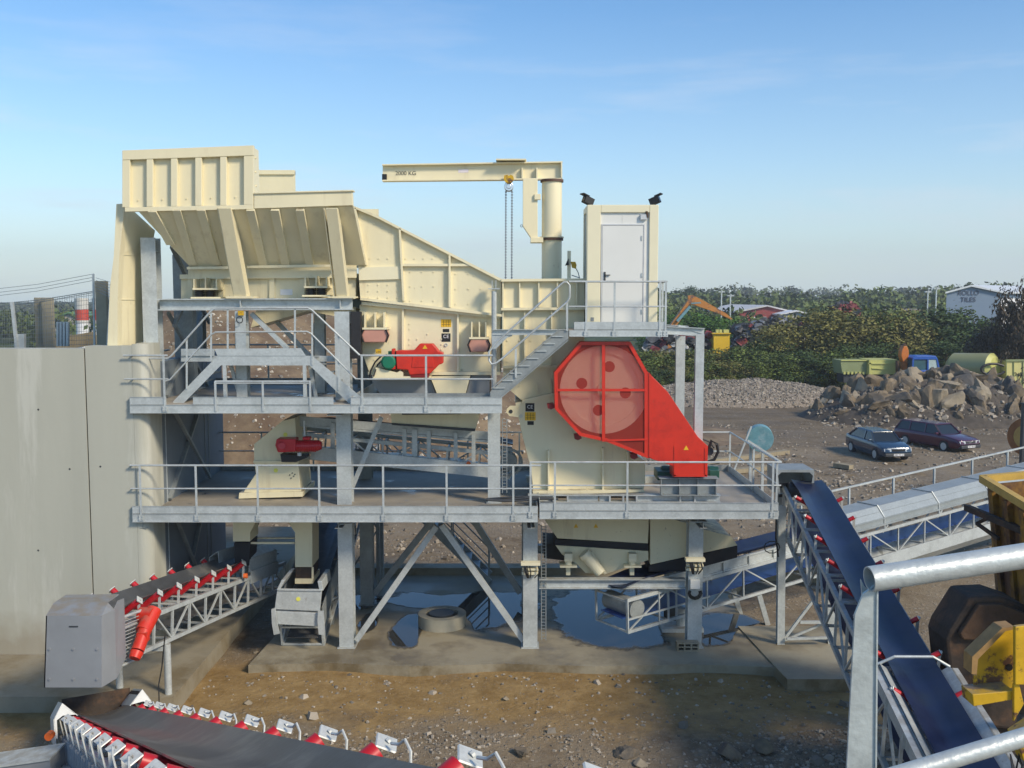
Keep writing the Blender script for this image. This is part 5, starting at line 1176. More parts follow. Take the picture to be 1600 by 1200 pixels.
# ================================================================== conveyors
def conv(name, label, O, E, Wd, th, belt_hw, beltm, a0=0, a1=None, sp=1.0, idl=1.2, trough=.16, idlers=True, chord=.07, diag=True, frm=GALV, ret=True, rr=.065, battens=False, ia=None, skip_side=(), up_c=.10, retm=None, plate=.14, loops=True):
    O = Vector(O); E = Vector(E); L = (E - O).length; d = (E - O).normalized(); s = d.cross(Vector((0, 0, 1))).normalized(); n = s.cross(d)
    root = thing(name, label, 'conveyor', tuple(O))
    def P(a, b_, c): return O + d * a + s * b_ + n * c
    hw = Wd / 2
    for sd in (-1, 1):
        if sd in skip_side: continue
        b = MB(); b.bar(P(0, sd * hw, 0), P(L, sd * hw, 0), chord, chord * 1.3, up=n); b.bar(P(0, sd * hw, -th), P(L, sd * hw, -th), chord, chord * 1.1, up=n)
        k = int(L / sp)
        for i in range(k + 1):
            a = L * i / k
            b.bar(P(a, sd * hw, -th), P(a, sd * hw, 0), chord * .6, chord * .6, up=d)
            if diag and i < k:
                if i % 2: b.bar(P(a, sd * hw, 0), P(L * (i + 1) / k, sd * hw, -th), chord * .5, chord * .5, up=s)
                else: b.bar(P(a, sd * hw, -th), P(L * (i + 1) / k, sd * hw, 0), chord * .5, chord * .5, up=s)
        b.build('side_truss', frm, root)
    b = MB(); k = int(L / sp)
    for i in range(k + 1):
        a = L * i / k; b.bar(P(a, -hw, -th), P(a, hw, -th), chord * .6, chord * .6, up=n); b.bar(P(a, -hw, -.03), P(a, hw, -.03), chord * .6, chord * .6, up=n)
    b.build('cross_member', frm, root)
    # belt, three-roll trough with rounded knees
    c0 = up_c + rr / math.cos(math.atan(trough / (belt_hw * .6))) + .03
    prof = [(-belt_hw, c0 + trough), (-belt_hw * .62, c0 + trough * .42), (-belt_hw * .40, c0 + .02), (-belt_hw * .25, c0), (belt_hw * .25, c0), (belt_hw * .40, c0 + .02), (belt_hw * .62, c0 + trough * .42), (belt_hw, c0 + trough)]
    vs_ = []; fs = []; N = 26; m_ = len(prof)
    for i in range(N + 1):
        a = L * i / N
        tf = min(1, .25 + (L - a) / 1.2, .25 + a / 1.2)
        for (q, c) in prof: vs_.append(P(a, q, c0 + (c - c0) * tf))
        for (q, c) in prof: vs_.append(P(a, q, c0 + (c - c0) * tf - .022))
    for i in range(N):
        o1 = i * 2 * m_; o2 = (i + 1) * 2 * m_
        for j in range(m_ - 1):
            fs.append((o1 + j, o1 + j + 1, o2 + j + 1, o2 + j)); fs.append((o1 + m_ + j, o2 + m_ + j, o2 + m_ + j + 1, o1 + m_ + j + 1))
        fs.append((o1, o2, o2 + m_, o1 + m_)); fs.append((o1 + m_ - 1, o1 + 2 * m_ - 1, o2 + 2 * m_ - 1, o2 + m_ - 1))
    b = MB(); b.add(vs_, fs); b.build('belt', beltm, root, True)
    if ret:
        b = MB(); pts = []
        for i in range(17): pts.append((L * i / 16, -th * .62 - .05 * abs(math.sin(i * math.pi / 4))))
        for i in range(16): b.hexa([P(pts[i][0], -belt_hw, pts[i][1] - .02), P(pts[i + 1][0], -belt_hw, pts[i + 1][1] - .02), P(pts[i + 1][0], belt_hw, pts[i + 1][1] - .02), P(pts[i][0], belt_hw, pts[i][1] - .02),
                                    P(pts[i][0], -belt_hw, pts[i][1]), P(pts[i + 1][0], -belt_hw, pts[i + 1][1]), P(pts[i + 1][0], belt_hw, pts[i + 1][1]), P(pts[i][0], belt_hw, pts[i][1])])
        b.build('return_belt', retm or beltm, root)
    if idlers:
        lst = ia if ia is not None else [idl * (k + .5) for k in range(int(L / idl))]
        slope_ = trough / (belt_hw * .6)
        ang = math.atan(slope_)
        for a in lst:
            b = MB(); b.bar(P(a, -hw, .02), P(a, hw, .02), .09, .03, up=n)
            for sd in (-1, 1):
                end = P(a, sd * (hw + .0), up_c + (hw - belt_hw * .4) * slope_ + .0); ax = (s * sd * math.cos(ang) + n * math.sin(ang)); pn = ax.cross(d).normalized()
                e0 = end + ax * .01; h = plate / 2
                if loops: pl_n = (d * .62 + n * .62 + ax * .35).normalized(); pn = pl_n.cross(ax).normalized(); e0 = end + ax * .06 + pl_n * .02; d_ = pn.cross(pl_n).normalized()
                else: d_ = d
                # square end plate turned on its corner
                cs = [e0 + (d_ * math.cos(t) + pn * math.sin(t)) * plate * .78 for t in (0, math.pi / 2, math.pi, 3 * math.pi / 2)]
                b.prism(cs, ax * .014); b.tube(e0 + ax * .014, e0 + ax * .034, .022, 8)
                b.bar(P(a, sd * hw, .03), end - n * .03, .05, .012, up=d)
                if loops:
                    b.path([e0 + d * plate * .7 + ax * .01, e0 + d * plate * 1.15 - pn * plate * .2 + ax * .03, e0 + d * plate * 1.9 + ax * .06, e0 + d * plate * 2.3 - n * plate * .6 + ax * .07, P(a + plate * 2.4, sd * (hw + .07), -.02)], .011, 6)
            ib = b.build('idler_bracket', PLATE, root)
            for sd in (-1, 1):
                end = P(a, sd * hw, up_c + (hw - belt_hw * .4) * slope_); st0 = P(a, sd * belt_hw * .42, up_c)
                b = MB(); b.tube(st0, end, rr, 16); b.build('roller', REDR, ib, True)
            b = MB(); b.tube(P(a, -belt_hw * .36, up_c - .005), P(a, belt_hw * .36, up_c - .005), rr * .95, 12); b.build('roller', REDR, ib, True)
    if battens:
        b = MB(); k = int(L / .42)
        for sd in (-1, 1):
            b.bar(P(0, sd * (hw + .05), -.08), P(L, sd * (hw + .05), -.08), .02, .2, up=n) if sd > -5 else None
            b.bar(P(0, sd * (hw + .12), -.36), P(L, sd * (hw + .12), -.36), .16, .03, up=n)
            for i in range(k): a = .2 + i * .42; b.bar(P(a, sd * (hw + .09), -.34), P(a, sd * (hw + .09), .0), .05, .03, up=d)
        b.build('side_batten', GREYP, root)
    return root, P, L, (d, s, n)

# ---- conveyor A : from the square chute towards the viewer's left
ca, PA, LA, fA = conv('belt_conveyor', 'belt conveyor with red rollers running from under the hopper to the grey hood at left', (-6.3, 25.0, 1.30), (-7.74, 17.75, 2.0), 1.02, .62, .36, BELT, sp=.62, idl=.86, trough=.17, rr=.06, ia=[2.3 + .72 * k for k in range(7)], chord=.07, loops=False, plate=.12)
# hood
xA, yA = -7.74, 17.75
hd = [(70, 962), (88, 943), (165, 940), (172, 943), (158, 961), (158, 1073), (70, 1073)]
b = MB(); Yh = 17.0
b.prism([W(72, 962, Yh), W(159, 962, Yh), W(159, 1074, Yh), W(69, 1074, Yh)], (0, .02, 0))
A1, A2, A3, A4 = W(72, 962, Yh), W(159, 962, Yh), W(167, 941, Yh + .45), W(84, 942, Yh + .45)
b.prism([A1, A2, A3, A4], (0, .01, -.02))
T1, T2 = A4 + Vector((0, .5, 0)), A3 + Vector((.02, .5, 0))
b.prism([A4, A3, T2, T1], (0, 0, -.02))
r0 = W(159, 1074, Yh)
r1 = Vector((r0.x + .13, Yh + .35, r0.z + .03))
b.prism([A2, r0, r1, Vector((r1.x, r1.y, A3.z - .1)), Vector((A3.x + .02, A3.y, A3.z))], (-.02, .01, 0))
b.prism([Vector((r1.x, r1.y, A3.z - .1)), r1, Vector((r1.x + .02, Yh + .75, r1.z + .25)), Vector((r1.x + .02, Yh + .75, A3.z - .02)), Vector((r1.x, r1.y + .2, A3.z))], (-.02, 0, 0))
b.prism([A1, W(69, 1074, Yh), W(69, 1074, Yh) + Vector((0, .8, 0)), T1, A4], (.02, 0, 0))
b.bolts([W(u, v, Yh) for u in (78, 115, 152) for v in (1014, 1061)], .022)
hood = b.build('hood', GREYP, ca)
b = MB(); b.prism([W(108, 978, Yh - .01), W(122, 978, Yh - .01), W(122, 980, Yh - .01), W(108, 980, Yh - .01)], (0, .01, 0)); b.build('hood_catch', DARK, hood)
# guard over the pulley (grille) and drive
b = MB(); g0 = PA(LA - 1.25, -.62, 0)
pts = []
def GP(a, c, off=.0): return PA(LA - a, -.60 - off, c)
loop = [GP(-.1, .22), GP(.75, .22), GP(.87, .14), GP(.87, -.55), GP(.75, -.66), GP(-.1, -.66), GP(-.2, -.55), GP(-.2, .14)]
b.path(loop, .03, 8, closed=True)
for k in range(12): c = -.58 + .065 * k; b.bar(GP(-.15, c), GP(.85, c), .012, .012)
b.build('pulley_guard', GALV, ca)
b = MB(); c = GP(1.05, .12, .12); q = GP(1.65, .30, .10); b.tube(GP(0.32, -.42, .2), GP(0.62, -.05, .18), .12, 16); b.tube(GP(0.30, -.44, .2), GP(0.22, -.54, .2), .125, 16, r2=.10); b.tube(GP(0.56, -.12, .16), GP(0.92, .20, .16), .145, 16); b.tube(GP(0.80, .12, .22), GP(0.80, .12, -.05), .15, 14); b.box(*sum(([GP(0.50, -.2, .2)[i] - .09, GP(0.50, -.2, .2)[i] + .09] for i in range(3)), []))
b.build('red_drive_motor', REDP, ca, True)
b = MB(); b.path([GP(1.0, -.3, .35), GP(1.0, -.9, .3), GP(.9, -1.2, .3), GP(.85, -1.6, .35), GP(.6, -1.9, .3)], .012, 6); b.build('cable', BLACK, ca)
b = MB(); 
for a in (1.75,):
    p = PA(LA - a, -.51, -.66); b.tube((p.x + .05, p.y, -.2), (p.x + .05, p.y, p.z), .07, 12); b.box(p.x - .95, p.x + .1, p.y - .04, p.y + .04, p.z - .14, p.z - .05); p2 = PA(LA - a, .51, -.66); b.tube((p2.x, p2.y, .2), (p2.x, p2.y, p2.z), .07, 12)
b.build('leg', GALV, ca, True)
# loading skirts near the tail
for sd in (-1, 1):
    b = MB()
    b.prism([PA(.5, sd * .50, .12), PA(2.0, sd * .50, .12), PA(2.0, sd * .50, .42), PA(.5, sd * .50, .42)], fA[1] * .02 * sd); b.prism([PA(.5, sd * .50, .42), PA(2.0, sd * .50, .42), PA(2.0, sd * .28, .56), PA(.5, sd * .28, .56)], fA[2] * .02); b.prism([PA(.5, sd * .28, .56), PA(2.0, sd * .28, .56), PA(2.0, sd * .24, .2), PA(.5, sd * .24, .2)], fA[1] * .02 * sd)
    b.bar(PA(.5, sd * .56, .0), PA(2.0, sd * .56, .0), .02, .30, up=fA[2])
    b.build('loading_skirt', GALV, ca)
b = MB(); p = PA(2.45, -.6, .12); b.tube(p, p + Vector((.08, 0, 0)), .06, 12); b.build('pull_switch', mat('orange_switch', (.75, .15, .03), .5), ca)

# ---- conveyor B : foreground, climbing towards the camera
R0 = Vector((-6.27, 16.5, 1.1)); dB = Vector((.603, -1.14, .446)); WB = 1.16
off = Vector((-.884, -.467, 0)) * WB / 2
TB = R0 + off - dB * 1.9; EB = R0 + off + dB * 12.6
lift = Vector((0, 0, -.36))
spB = dB.length
cbv, PB, LB, fB = conv('belt_conveyor', 'belt conveyor in the left foreground with paired red rollers and a worn grey belt', TB + lift, EB + lift, WB, .5, .42, BELT, sp=.8, ia=[spB * (1.9 + k) for k in range(-1, 12)], trough=.12, rr=.075, chord=.08, battens=True, plate=.125)
# extra idlers between at the loading end
# loading box at its tail
b = MB()
for sd in (-1, 1):
    for a0_, a1_ in ((.35, 1.75),):
        b.prism([PB(a0_, sd * .42, .30), PB(a1_, sd * .42, .30), PB(a1_, sd * .66, .55), PB(a0_, sd * .66, .55)], fB[2] * .02)
        b.prism([PB(a0_, sd * .66, .55), PB(a1_, sd * .66, .55), PB(a1_, sd * .80, .32), PB(a0_, sd * .80, .32)], fB[2] * .02)
        b.prism([PB(a1_ - .02, sd * .44, .34), PB(a1_ - .02, sd * .66, .55), PB(a1_ - .02, sd * .80, .34), PB(a1_ - .02, sd * .80, .0), PB(a1_ - .02, sd * .76, .0), PB(a1_ - .02, sd * .76, .3), PB(a1_ - .02, sd * .66, .36)], fB[0] * .02)
        b.bar(PB(a0_, sd * .80, .1), PB(a1_, sd * .80, .1), .02, .45, up=fB[2])
b.build('loading_skirt', mat('pale_skirt_steel', (.62, .63, .60), .45, .2), cbv)
b = MB()
for sd in (-1, 1): b.prism([PB(.3, sd * .40, .2), PB(1.7, sd * .40, .2), PB(1.7, sd * .62, .53), PB(.3, sd * .62, .53)], fB[2] * .016)
b.prism([PB(.3, -.6, .15), PB(.3, .6, .15), PB(.3, .6, .6), PB(.3, -.6, .6)], fB[0] * .02)
b.build('rubber_lining', BROWN, cbv)
b = MB(); b.box(*[0] * 0) if False else None
b.bar(PB(.1, .66, -.25), PB(.1, .66, -1.0), .1, .1); b.bar(PB(.1, -.66, -.25), PB(.1, -.66, -1.0), .1, .1); b.build('leg', GALV, cbv)
b = MB(); p = PB(2.05, -.82, .12)
p = PB(1.9, .86, .1); b.tube(p, p + Vector((0, -.12, 0)), .07, 12); b.build('pull_switch', MATS['orange_switch'], cbv)
b = MB(); b.bar(PB(.0, .78, -.2), PB(.05, .78, -1.4), .08, .05); b.bar(PB(0, .85, -.5), PB(2.3, .85, -.5), .03, 1.0, up=fB[2]) if False else None
b.build('bracket', GALV, cbv)
# rear return pulley
b = MB(); b.tube(PB(.2, -.5, .02), PB(.2, .5, .02), .2, 20); b.build('tail_pulley', DARK, cbv, True)
tg = thing('grey_box_beam', 'grey steel box beam lying at the bottom left corner beside the foreground conveyor', 'steel beam', tuple(ground(40, 1195)))
b = MB(); b.px([(-60, 1208), (78, 1188), (82, 1222), (-60, 1240)], 15.0, .5); b.build('beam', GREYP, tg); b = MB(); b.px([(-60, 1205), (78, 1185), (78, 1188), (-60, 1208)], 14.97, .56); b.build('flange', GALV, tg)

# ---- conveyor C : blue-black belt at right
TC = Vector((5.20, 8.2, 1.39)); EC = Vector((6.84, 22.9, 3.74 - .12))
dirC = (EC - Vector((5.75, 12.24, 2.05 - .12))); TC = EC - dirC * 1.22
cc, PC, LC, fC = conv('belt_conveyor', 'blue-black belt conveyor with small red rollers beside the right end of the lower deck', TC, EC, .98, .95, .35, BELTB, sp=.78, idl=1.05, trough=.13, rr=.042, chord=.075, loops=False, plate=.06, ia=[LC_ for LC_ in [3.9 + 1.12 * k for k in range(8)]])
b = MB()
hC = PC(LC + .1, 0, 0); Yq = EC.y - .2
def ringplate(o, i, Y, dy):
    m_ = MB(); n_ = len(o)
    for k in range(n_):
        m_.px([o[k], o[(k + 1) % n_], i[(k + 1) % n_], i[k]], Y, dy)
    return m_
og = [(1214, 734), (1272, 734), (1272, 748), (1270, 772), (1216, 772), (1214, 748)]
ig = [(1221, 738), (1265, 738), (1270, 743), (1266, 770), (1219, 770), (1215.5, 743)]
m_ = ringplate(og, ig, Yq, .02)
m_.px([(1214, 734), (1272, 734), (1272, 735.5), (1214, 735.5)], Yq + .02, .9); m_.px([(1214, 735), (1215.5, 735), (1215.5, 772), (1214, 772)], Yq + .02, .9); m_.px([(1270.5, 735), (1272, 735), (1272, 772), (1270.5, 772)], Yq + .02, .9); m_.px([(1214, 734), (1272, 734), (1272, 790), (1214, 790)], Yq + .93, .02)
m_.build('head_hood', GALVD, cc)
b = MB(); b.px([(1217, 755), (1268, 755), (1268, 762), (1217, 762)], Yq + .3, .02); b.px([(1217, 772), (1268, 772), (1268, 777), (1217, 777)], Yq + .6, .02); b.build('rubber_lining', RUBBER, cc)
b = MB(); b.tube(W(1276, 770, 22.9), W(1297, 782, 22.6), .13, 14); b.tube(W(1292, 782, 22.4), W(1300, 798, 22.2), .15, 16); b.tube(W(1268, 768, 23), W(1284, 772, 22.9), .1, 12); b.build('red_drive_motor', REDR, cc, True)
b = MB(); b.tube(PC(LC - .15, -.42, .02), PC(LC - .15, .42, .02), .17, 18); b.build('head_pulley', DARK, cc)
# trestle legs
for (ut, vt, ub, vb, Y) in ((1221, 790, 1219, 1003, 22.55), (1296, 850, 1298, 1000, 22.6)):
    b = MB(); p, q = W(ut, vt, Y), W(ub, vb, Y); b.ibar(p, (q.x, Y, 0), .17, .15, .014, up=(0, 1, 0)); b.box(q.x - .2, q.x + .2, Y - .12, Y + .12, .001, .02); b.build('leg', GALV, cc)
b = MB(); p = W(1221, 960, 22.6); 
b.bar(W(1226, 997, 22.6), W(1275, 932, 22.6), .06, .06, up=(0, 1, 0)); b.bar(W(1250, 972, 22.6), W(1296, 972, 22.6), .07, .06); b.bar(W(1229, 998, 22.4), W(1292, 996, 22.4), .08, .05); b.bar(W(1226, 1000, 22.7), W(1296, 970, 22.7), .05, .05, up=(0, 1, 0)); b.build('leg_brace', GALV, cc)
b = MB(); b.path([W(1212, 740, 22.3), W(1213, 800, 22.3), W(1212, 840, 22.3), W(1216, 870, 22.3)], .02, 6); b.path([W(1206, 855, 22.3) + Vector((.18 * math.cos(t), 0, .14 * math.sin(t))) for t in [i * math.pi / 5 for i in range(10)]], .012, 6, closed=True); b.build('cable', BLACK, cc)
# loading skirts near the tail
aS = (TC - W(1400, 1020, 14.3)).length; aS = LC - (EC.y - 14.4) / fC[0].y
for sd in (-1, 1):
    b = MB()
    b.bar(PC(0, sd * .53, .14), PC(aS, sd * .53, .14), .03, .34, up=fC[2]); b.bar(PC(0, sd * .56, .30), PC(aS, sd * .56, .30), .12, .02, up=fC[2])
    b.prism([PC(0, sd * .50, .33), PC(aS, sd * .50, .33), PC(aS, sd * .33, .20), PC(0, sd * .33, .20)], fC[2] * .015)
    for k in range(9): b.bar(PC(.3 + .9 * k, sd * .56, -.03), PC(.3 + .9 * k, sd * .56, .3), .05, .03, up=fC[0]) if .3 + .9 * k < aS else None
    b.build('loading_skirt', GALV, cc)
b = MB(); b.path([PC(aS, -.53, .33), PC(aS, -.30, .46), PC(aS, .25, .48), PC(aS, .50, .33)], .022, 6); b.build('hoop', GALV, cc)

# ---- conveyor D : long covered conveyor rising to the right
Pa, Pb = W(1096, 906, 23.3), W(1530, 787, 30.0)
dD = (Pb - Pa).normalized(); sD = dD.cross(Vector((0, 0, 1))).normalized()
WD = 1.1
# near side is +s (towards camera): centre = near - s*W/2
OD = Pa - dD * 2.35 - sD * WD / 2; ED = Pb + dD * 6 - sD * WD / 2
cd, PD, LD, fD = conv('belt_conveyor', 'long covered belt conveyor rising to the right behind the blue-black one', OD, ED, WD, .74, .38, BELTB, sp=1.25, idlers=False, chord=.065, retm=mat('blue_belt', (.015, .05, .20), .4, 0, .2))
aC = 7.2
def along(u):   # distance along where the near chord meets image column u
    best = 0
    for i in range(400):
        a = LD * i / 400; p = PD(a, WD / 2, 0)
        uu = 800 + FPX * p.x / ((p.y * cp) - (p.z - CAMZ) * sp)
        if uu < u: best = a
    return best
aC = along(1288)
for a_, a__ in [(aC + k * 2.6, min(aC + (k + 1) * 2.6 - .02, LD)) for k in range(int((LD - aC) / 2.6) + 1)]:
    if a__ - a_ < .3: continue
    prof = [(.52, .12), (.52, .34), (.30, .62), (-.30, .62), (-.52, .34), (-.52, .12)]
    b = MB()
    for k in range(5):
        (q0, c0), (q1, c1) = prof[k], prof[k + 1]
        b.prism([PD(a_, q0, c0), PD(a__, q0, c0), PD(a__, q1, c1), PD(a_, q1, c1)], (fD[1] * (q0 + q1) * .02 + fD[2] * .012))
    b.bar(PD(a_, .545, .33), PD(a__, .545, .33), .03, .03, up=fD[2]); b.bar(PD(a_, .56, .16), PD(a__, .56, .16), .03, .05, up=fD[2]); b.bar(PD(a_, .42, .49), PD(a__, .42, .49), .02, .02, up=fD[2])
    b.build('belt_cover', mat('cover_galvanised', (.31, .345, .35), .5, .25, .1, 1.5, voro=True), cd)
    b = MB(); b.path([PD(a_, .56, -.02), PD(a_, .55, .35), PD(a_, .32, .65), PD(a_, -.32, .65), PD(a_, -.55, .35)], .025, 6); b.bar(PD(a_ - .12, .57, -.05), PD(a_ + .12, .57, .12), .04, .04); b.build('cover_strap', GALV, cd)
b = MB(); aT = along(1340); b.prism([PD(aT, .56, -.76), PD(LD, .56, -.76), PD(LD, .56, -1.05), PD(aT, .56, -1.05)], fD[1] * .02); b.prism([PD(aT, .56, -1.05), PD(LD, .56, -1.05), PD(LD, .25, -1.35), PD(aT, .25, -1.35)], fD[1] * .02); b.prism([PD(aT, -.56, -.76), PD(LD, -.56, -.76), PD(LD, -.25, -1.35), PD(aT, -.25, -1.35)], fD[1] * .02); b.build('drip_tray', GALV, cd)
b = MB(); aH = along(1300); b.bar(PD(aH, -.7, 1.0), PD(LD, -.7, 1.0), .05, .05)
b.build('handrail', GALV, cd)
for k in range(7):
    a = aH + .3 + k * 2.1
    if a < LD: b = MB(); b.bar(PD(a, -.7, -.3), PD(a, -.7, 1.0), .05, .06, up=fD[0]); b.build('handrail_post', GALV, cd)
# tail frame, lower skirts left of the cover
b = MB(); b.bar(PD(1.0, .5, .18), PD(aC + .2, .5, .18), .03, .26, up=fD[2]); b.bar(PD(1.0, .53, .30), PD(aC + .2, .53, .30), .06, .04, up=fD[2]); b.bar(PD(1.0, .52, .06), PD(aC + .2, .52, .06), .05, .04, up=fD[2]); b.bar(PD(1.0, -.5, .18), PD(aC + .2, -.5, .18), .03, .26, up=fD[2])
for k in range(6): b.bar(PD(1.3 + k * .9, .54, .0), PD(1.3 + k * .9, .54, .32), .05, .03, up=fD[0])
b.build('loading_skirt', GALV, cd)
b = MB(); b.tube(PD(.35, -.5, -.3), PD(.35, .5, -.3), .22, 20); b.build('tail_pulley', GALVD, cd)
b = MB()
for a in (.0, .95, 1.5, 2.1): b.bar(PD(a, .57, -.76), PD(a, .57, .02), .045, .03, up=fD[0])
b.bar(PD(-.0, .57, -.45), PD(2.6, .57, -.45), .03, .04, up=fD[2]); b.build('tail_guard', GALV, cd)
b = MB()
for u in (1190, 1420): a = along(u); p = PD(a, .45, -.78); b.bar(p, (p.x + .25, p.y, -.2), .12, .12); p = PD(a, -.45, -.78); b.bar(p, (p.x + .25, p.y, -.2), .12, .12)
p = PD(2.2, .0, -.8); b.tube((p.x, p.y, 0), p, .12, 10); b.box(p.x - .5, p.x + .5, p.y - .3, p.y + .3, 0.002, .1); b.build('leg', GALV, cd)

# ---- conveyor E : between the decks
ce_, PE, LE, fE = conv('belt_conveyor', 'galvanised conveyor sloping between the two walkway decks behind the red gearmotor', W(800, 706, 24.2), W(455, 672, 24.2), 1.0, .55, .38, BELT, sp=.75, idlers=False, chord=.07)
b = MB(); b.bar(W(486, 707, 23.3), W(775, 737, 23.3), .08, .30); b.build('support_channel', GALV, ce_)
b = MB(); b.bar(W(465, 656, 23.5), W(765, 681, 23.5), .05, .19); b.bar(W(465, 664, 23.5), W(765, 690, 23.5), .05, .05)
for u, t_ in ((520, 6), (632, 6), (648, 10), (670, 6), (712, 5), (740, 5)): v = 656 + (u - 465) * .08; b.bar(W(u, v, 23.42), W(u, v + 44, 23.42), .05 + t_ * .008, .05, up=(0, 1, 0))
b.build('side_rail', GALV, ce_)
b = MB(); c = W(795, 722, 23.6); b.tube(c, c + Vector((0, .4, 0)), .2, 20); b.ring(c + Vector((0, -.03, 0)), c + Vector((0, .03, 0)), .34, .28, 20); b.build('tail_pulley', GALVD, ce_)
b = MB(); c = W(732, 724, 23.2); b.tube(c, c + Vector((0, .05, 0)), .05, 10); b.build('pull_switch', MATS['orange_switch'], ce_)

# ---- conveyor F : short tail box below the right chute
cf, PF_, LF, fF = conv('belt_conveyor', 'short conveyor with a galvanised tail box below the right cream chute leg', (-4.85, 22.35, .52), (-4.8, 32, 3.3), .95, .5, .36, BELT, sp=1.0, idlers=False)
b = MB(); b.px([(433, 922), (503, 923), (500, 955), (429, 952)], 22.0, .03); b.px([(429, 955), (501, 958), (500, 979), (428, 975)], 21.98, .2)
b.px([(440, 906), (446, 906), (437, 922), (432, 922)], 22.0, 1.0); b.px([(496, 908), (503, 908), (505, 923), (499, 923)], 22.0, 1.0)
b.px([(433, 920), (503, 921), (503, 924), (433, 923)], 21.97, .06); b.build('tail_box', GALV, cf, bevel=.01)
b = MB(); b.px([(424, 952), (430, 950), (433, 975), (437, 990), (428, 992), (425, 975)], 21.9, .05); b.px([(497, 955), (505, 955), (507, 975), (507, 993), (498, 991), (496, 970)], 21.9, .05); b.build('cheek_plate', GALV, cf)
b = MB(); p = W(466, 936, 21.99); b.tube(p, p + Vector((0, .005, 0)), .05, 12); b.build('yellow_spot', MATS['yellow_spot_paint'], cf)
b = MB(); b.bar(PF_(.0, .52, .25), PF_(5, .52, .25), .03, .5, up=fF[2]); b.bar(PF_(.0, -.52, .25), PF_(5, -.52, .25), .03, .5, up=fF[2]); b.build('loading_skirt', GALVD, cf)
b = MB(); b.box(-5.2, -5.1, 24, 24.1, 0, .6); b.box(-4.5, -4.4, 24, 24.1, 0, .6); b.box(-5.3, -5.2, 29, 29.1, -.2, 1.9); b.box(-4.4, -4.3, 29, 29.1, -.2, 1.9); b.build('leg', GALVD, cf)

# ---- access stairs behind
rs = thing('rear_stairs', 'galvanised access stairs descending to the ground behind the support frame', 'stairs', (-1.2, 27.6, 0))
S0, S1 = Vector((-3.7, 27.6, 3.2)), Vector((-.65, 27.6, .1))
for y in (27.3, 28.1):
    b = MB(); b.bar(S0 + Vector((0, y - 27.6, 0)), S1 + Vector((0, y - 27.6, 0)), .05, .24, up=(0, 0, 1)); b.build('stringer', GALVD, rs)
    b = MB(); b.path([S0 + Vector((0, y - 27.6, 1.0)), S1 + Vector((0, y - 27.6, 1.0))], .022, 6); b.path([S0 + Vector((0, y - 27.6, .5)), S1 + Vector((0, y - 27.6, .5))], .018, 6)
    for t in (0, .33, .66, 1): p = S0.lerp(S1, t) + Vector((0, y - 27.6, 0)); b.bar(p, p + Vector((0, 0, 1.0)), .04, .04, up=(0, 1, 0))
    b.build('handrail', GALVD, rs, True)
for k in range(13):
    p = S0.lerp(S1, (k + .5) / 13); b = MB(); b.box(p.x - .1, p.x + .1, 27.33, 28.07, p.z + .05, p.z + .08); b.build('tread', GALVD, rs)
b = MB()
for x in (-4.6, -3.75):
    for y in (27.4, 28.2): b.box(x - .05, x + .05, y - .05, y + .05, -.2, 3.2)
b.bar((-4.6, 27.4, .3), (-3.75, 27.4, 1.6), .05, .05, up=(0, 1, 0)); b.bar((-3.75, 27.4, 1.6), (-4.6, 27.4, 3.0), .05, .05, up=(0, 1, 0)); b.box(-4.65, -3.7, 27.3, 28.3, 3.2, 3.26); b.build('landing_tower', GALVD, rs)

# ---- foreground handrail at right
fg = thing('foreground_handrail', 'thick galvanised tube handrail and flat post close to the camera at lower right', 'handrail', tuple(W(1350, 1260, 2.3)))
b = MB(); p0, p1 = W(1358, 905, 2.25), W(1720, 850, 2.32); b.ring(p0, p1, .0295, .0255, 40); b.build('top_tube', TUBE, fg, True)
b = MB(); p0, p1 = W(1390, 1215, 2.25), W(1720, 1115, 2.32); b.ring(p0, p1, .0215, .018, 36); b.build('lower_tube', TUBE, fg, True)
b = MB(); b.px([(1349, 928), (1366, 915), (1371, 915), (1368, 1260), (1320, 1260), (1336, 960)], 2.255, .008); b.px([(1370, 915), (1372.5, 913), (1369.5, 1260), (1367, 1260)], 2.25, .045)
b.px([(1345, 905), (1350, 915), (1360, 926), (1371, 920), (1371, 942), (1345, 958), (1347, 930)], 2.285, .006)
b.build('post', mat('new_galvanised_steel', (.50, .55, .54), .45, .3, .12, 14, color2=(.40, .44, .43), c2lo=.52, c2hi=.66, c2scale=9, bump=.12, bscale=50), fg)

# ---- old yellow machines at right edge
ym = thing('rusty_hopper', 'rusty yellow open steel hopper at the right edge behind the foreground handrail', 'hopper', tuple(ground(1560, 935)))
Yy = 17.0
b = MB()
L0, L1 = W(1535, 748, Yy), W(1640, 812, Yy - 3.2)
bt = -2.55
n_ = (L1 - L0)
A, B_ = Vector((L0.x, L0.y, L0.z)), Vector((L1.x, L1.y, L0.z))
bot = L0.z - 2.35
Ab, Bb = Vector((A.x + .35, A.y, bot)), Vector((B_.x + .25, B_.y, bot))
b.prism([A + Vector((.08, 0, -.1)), B_ + Vector((.08, 0, -.1)), Bb, Ab], (.03, .03, 0)); Dx = Vector((2.2, .9, 0))
b.prism([A + Vector((.08, 0, -.1)), A + Dx + Vector((0, 0, -.1)), Ab + Dx, Ab], (0, -.03, 0))
b.prism([A + Dx + Vector((0, 0, -.1)), B_ + Dx + Vector((0, 0, -.1)), Bb + Dx, Ab + Dx], (.03, .03, 0))
b.build('hopper_wall', YELR, ym)
b = MB(); b.bar(A, B_, .12, .12); b.bar(A, A + Dx, .12, .12); b.bar(A + Dx, B_ + Dx, .12, .12); b.build('rim', mat('dull_ochre_paint', (.50, .32, .06), .6, 0, .2, 3), ym)
b = MB()
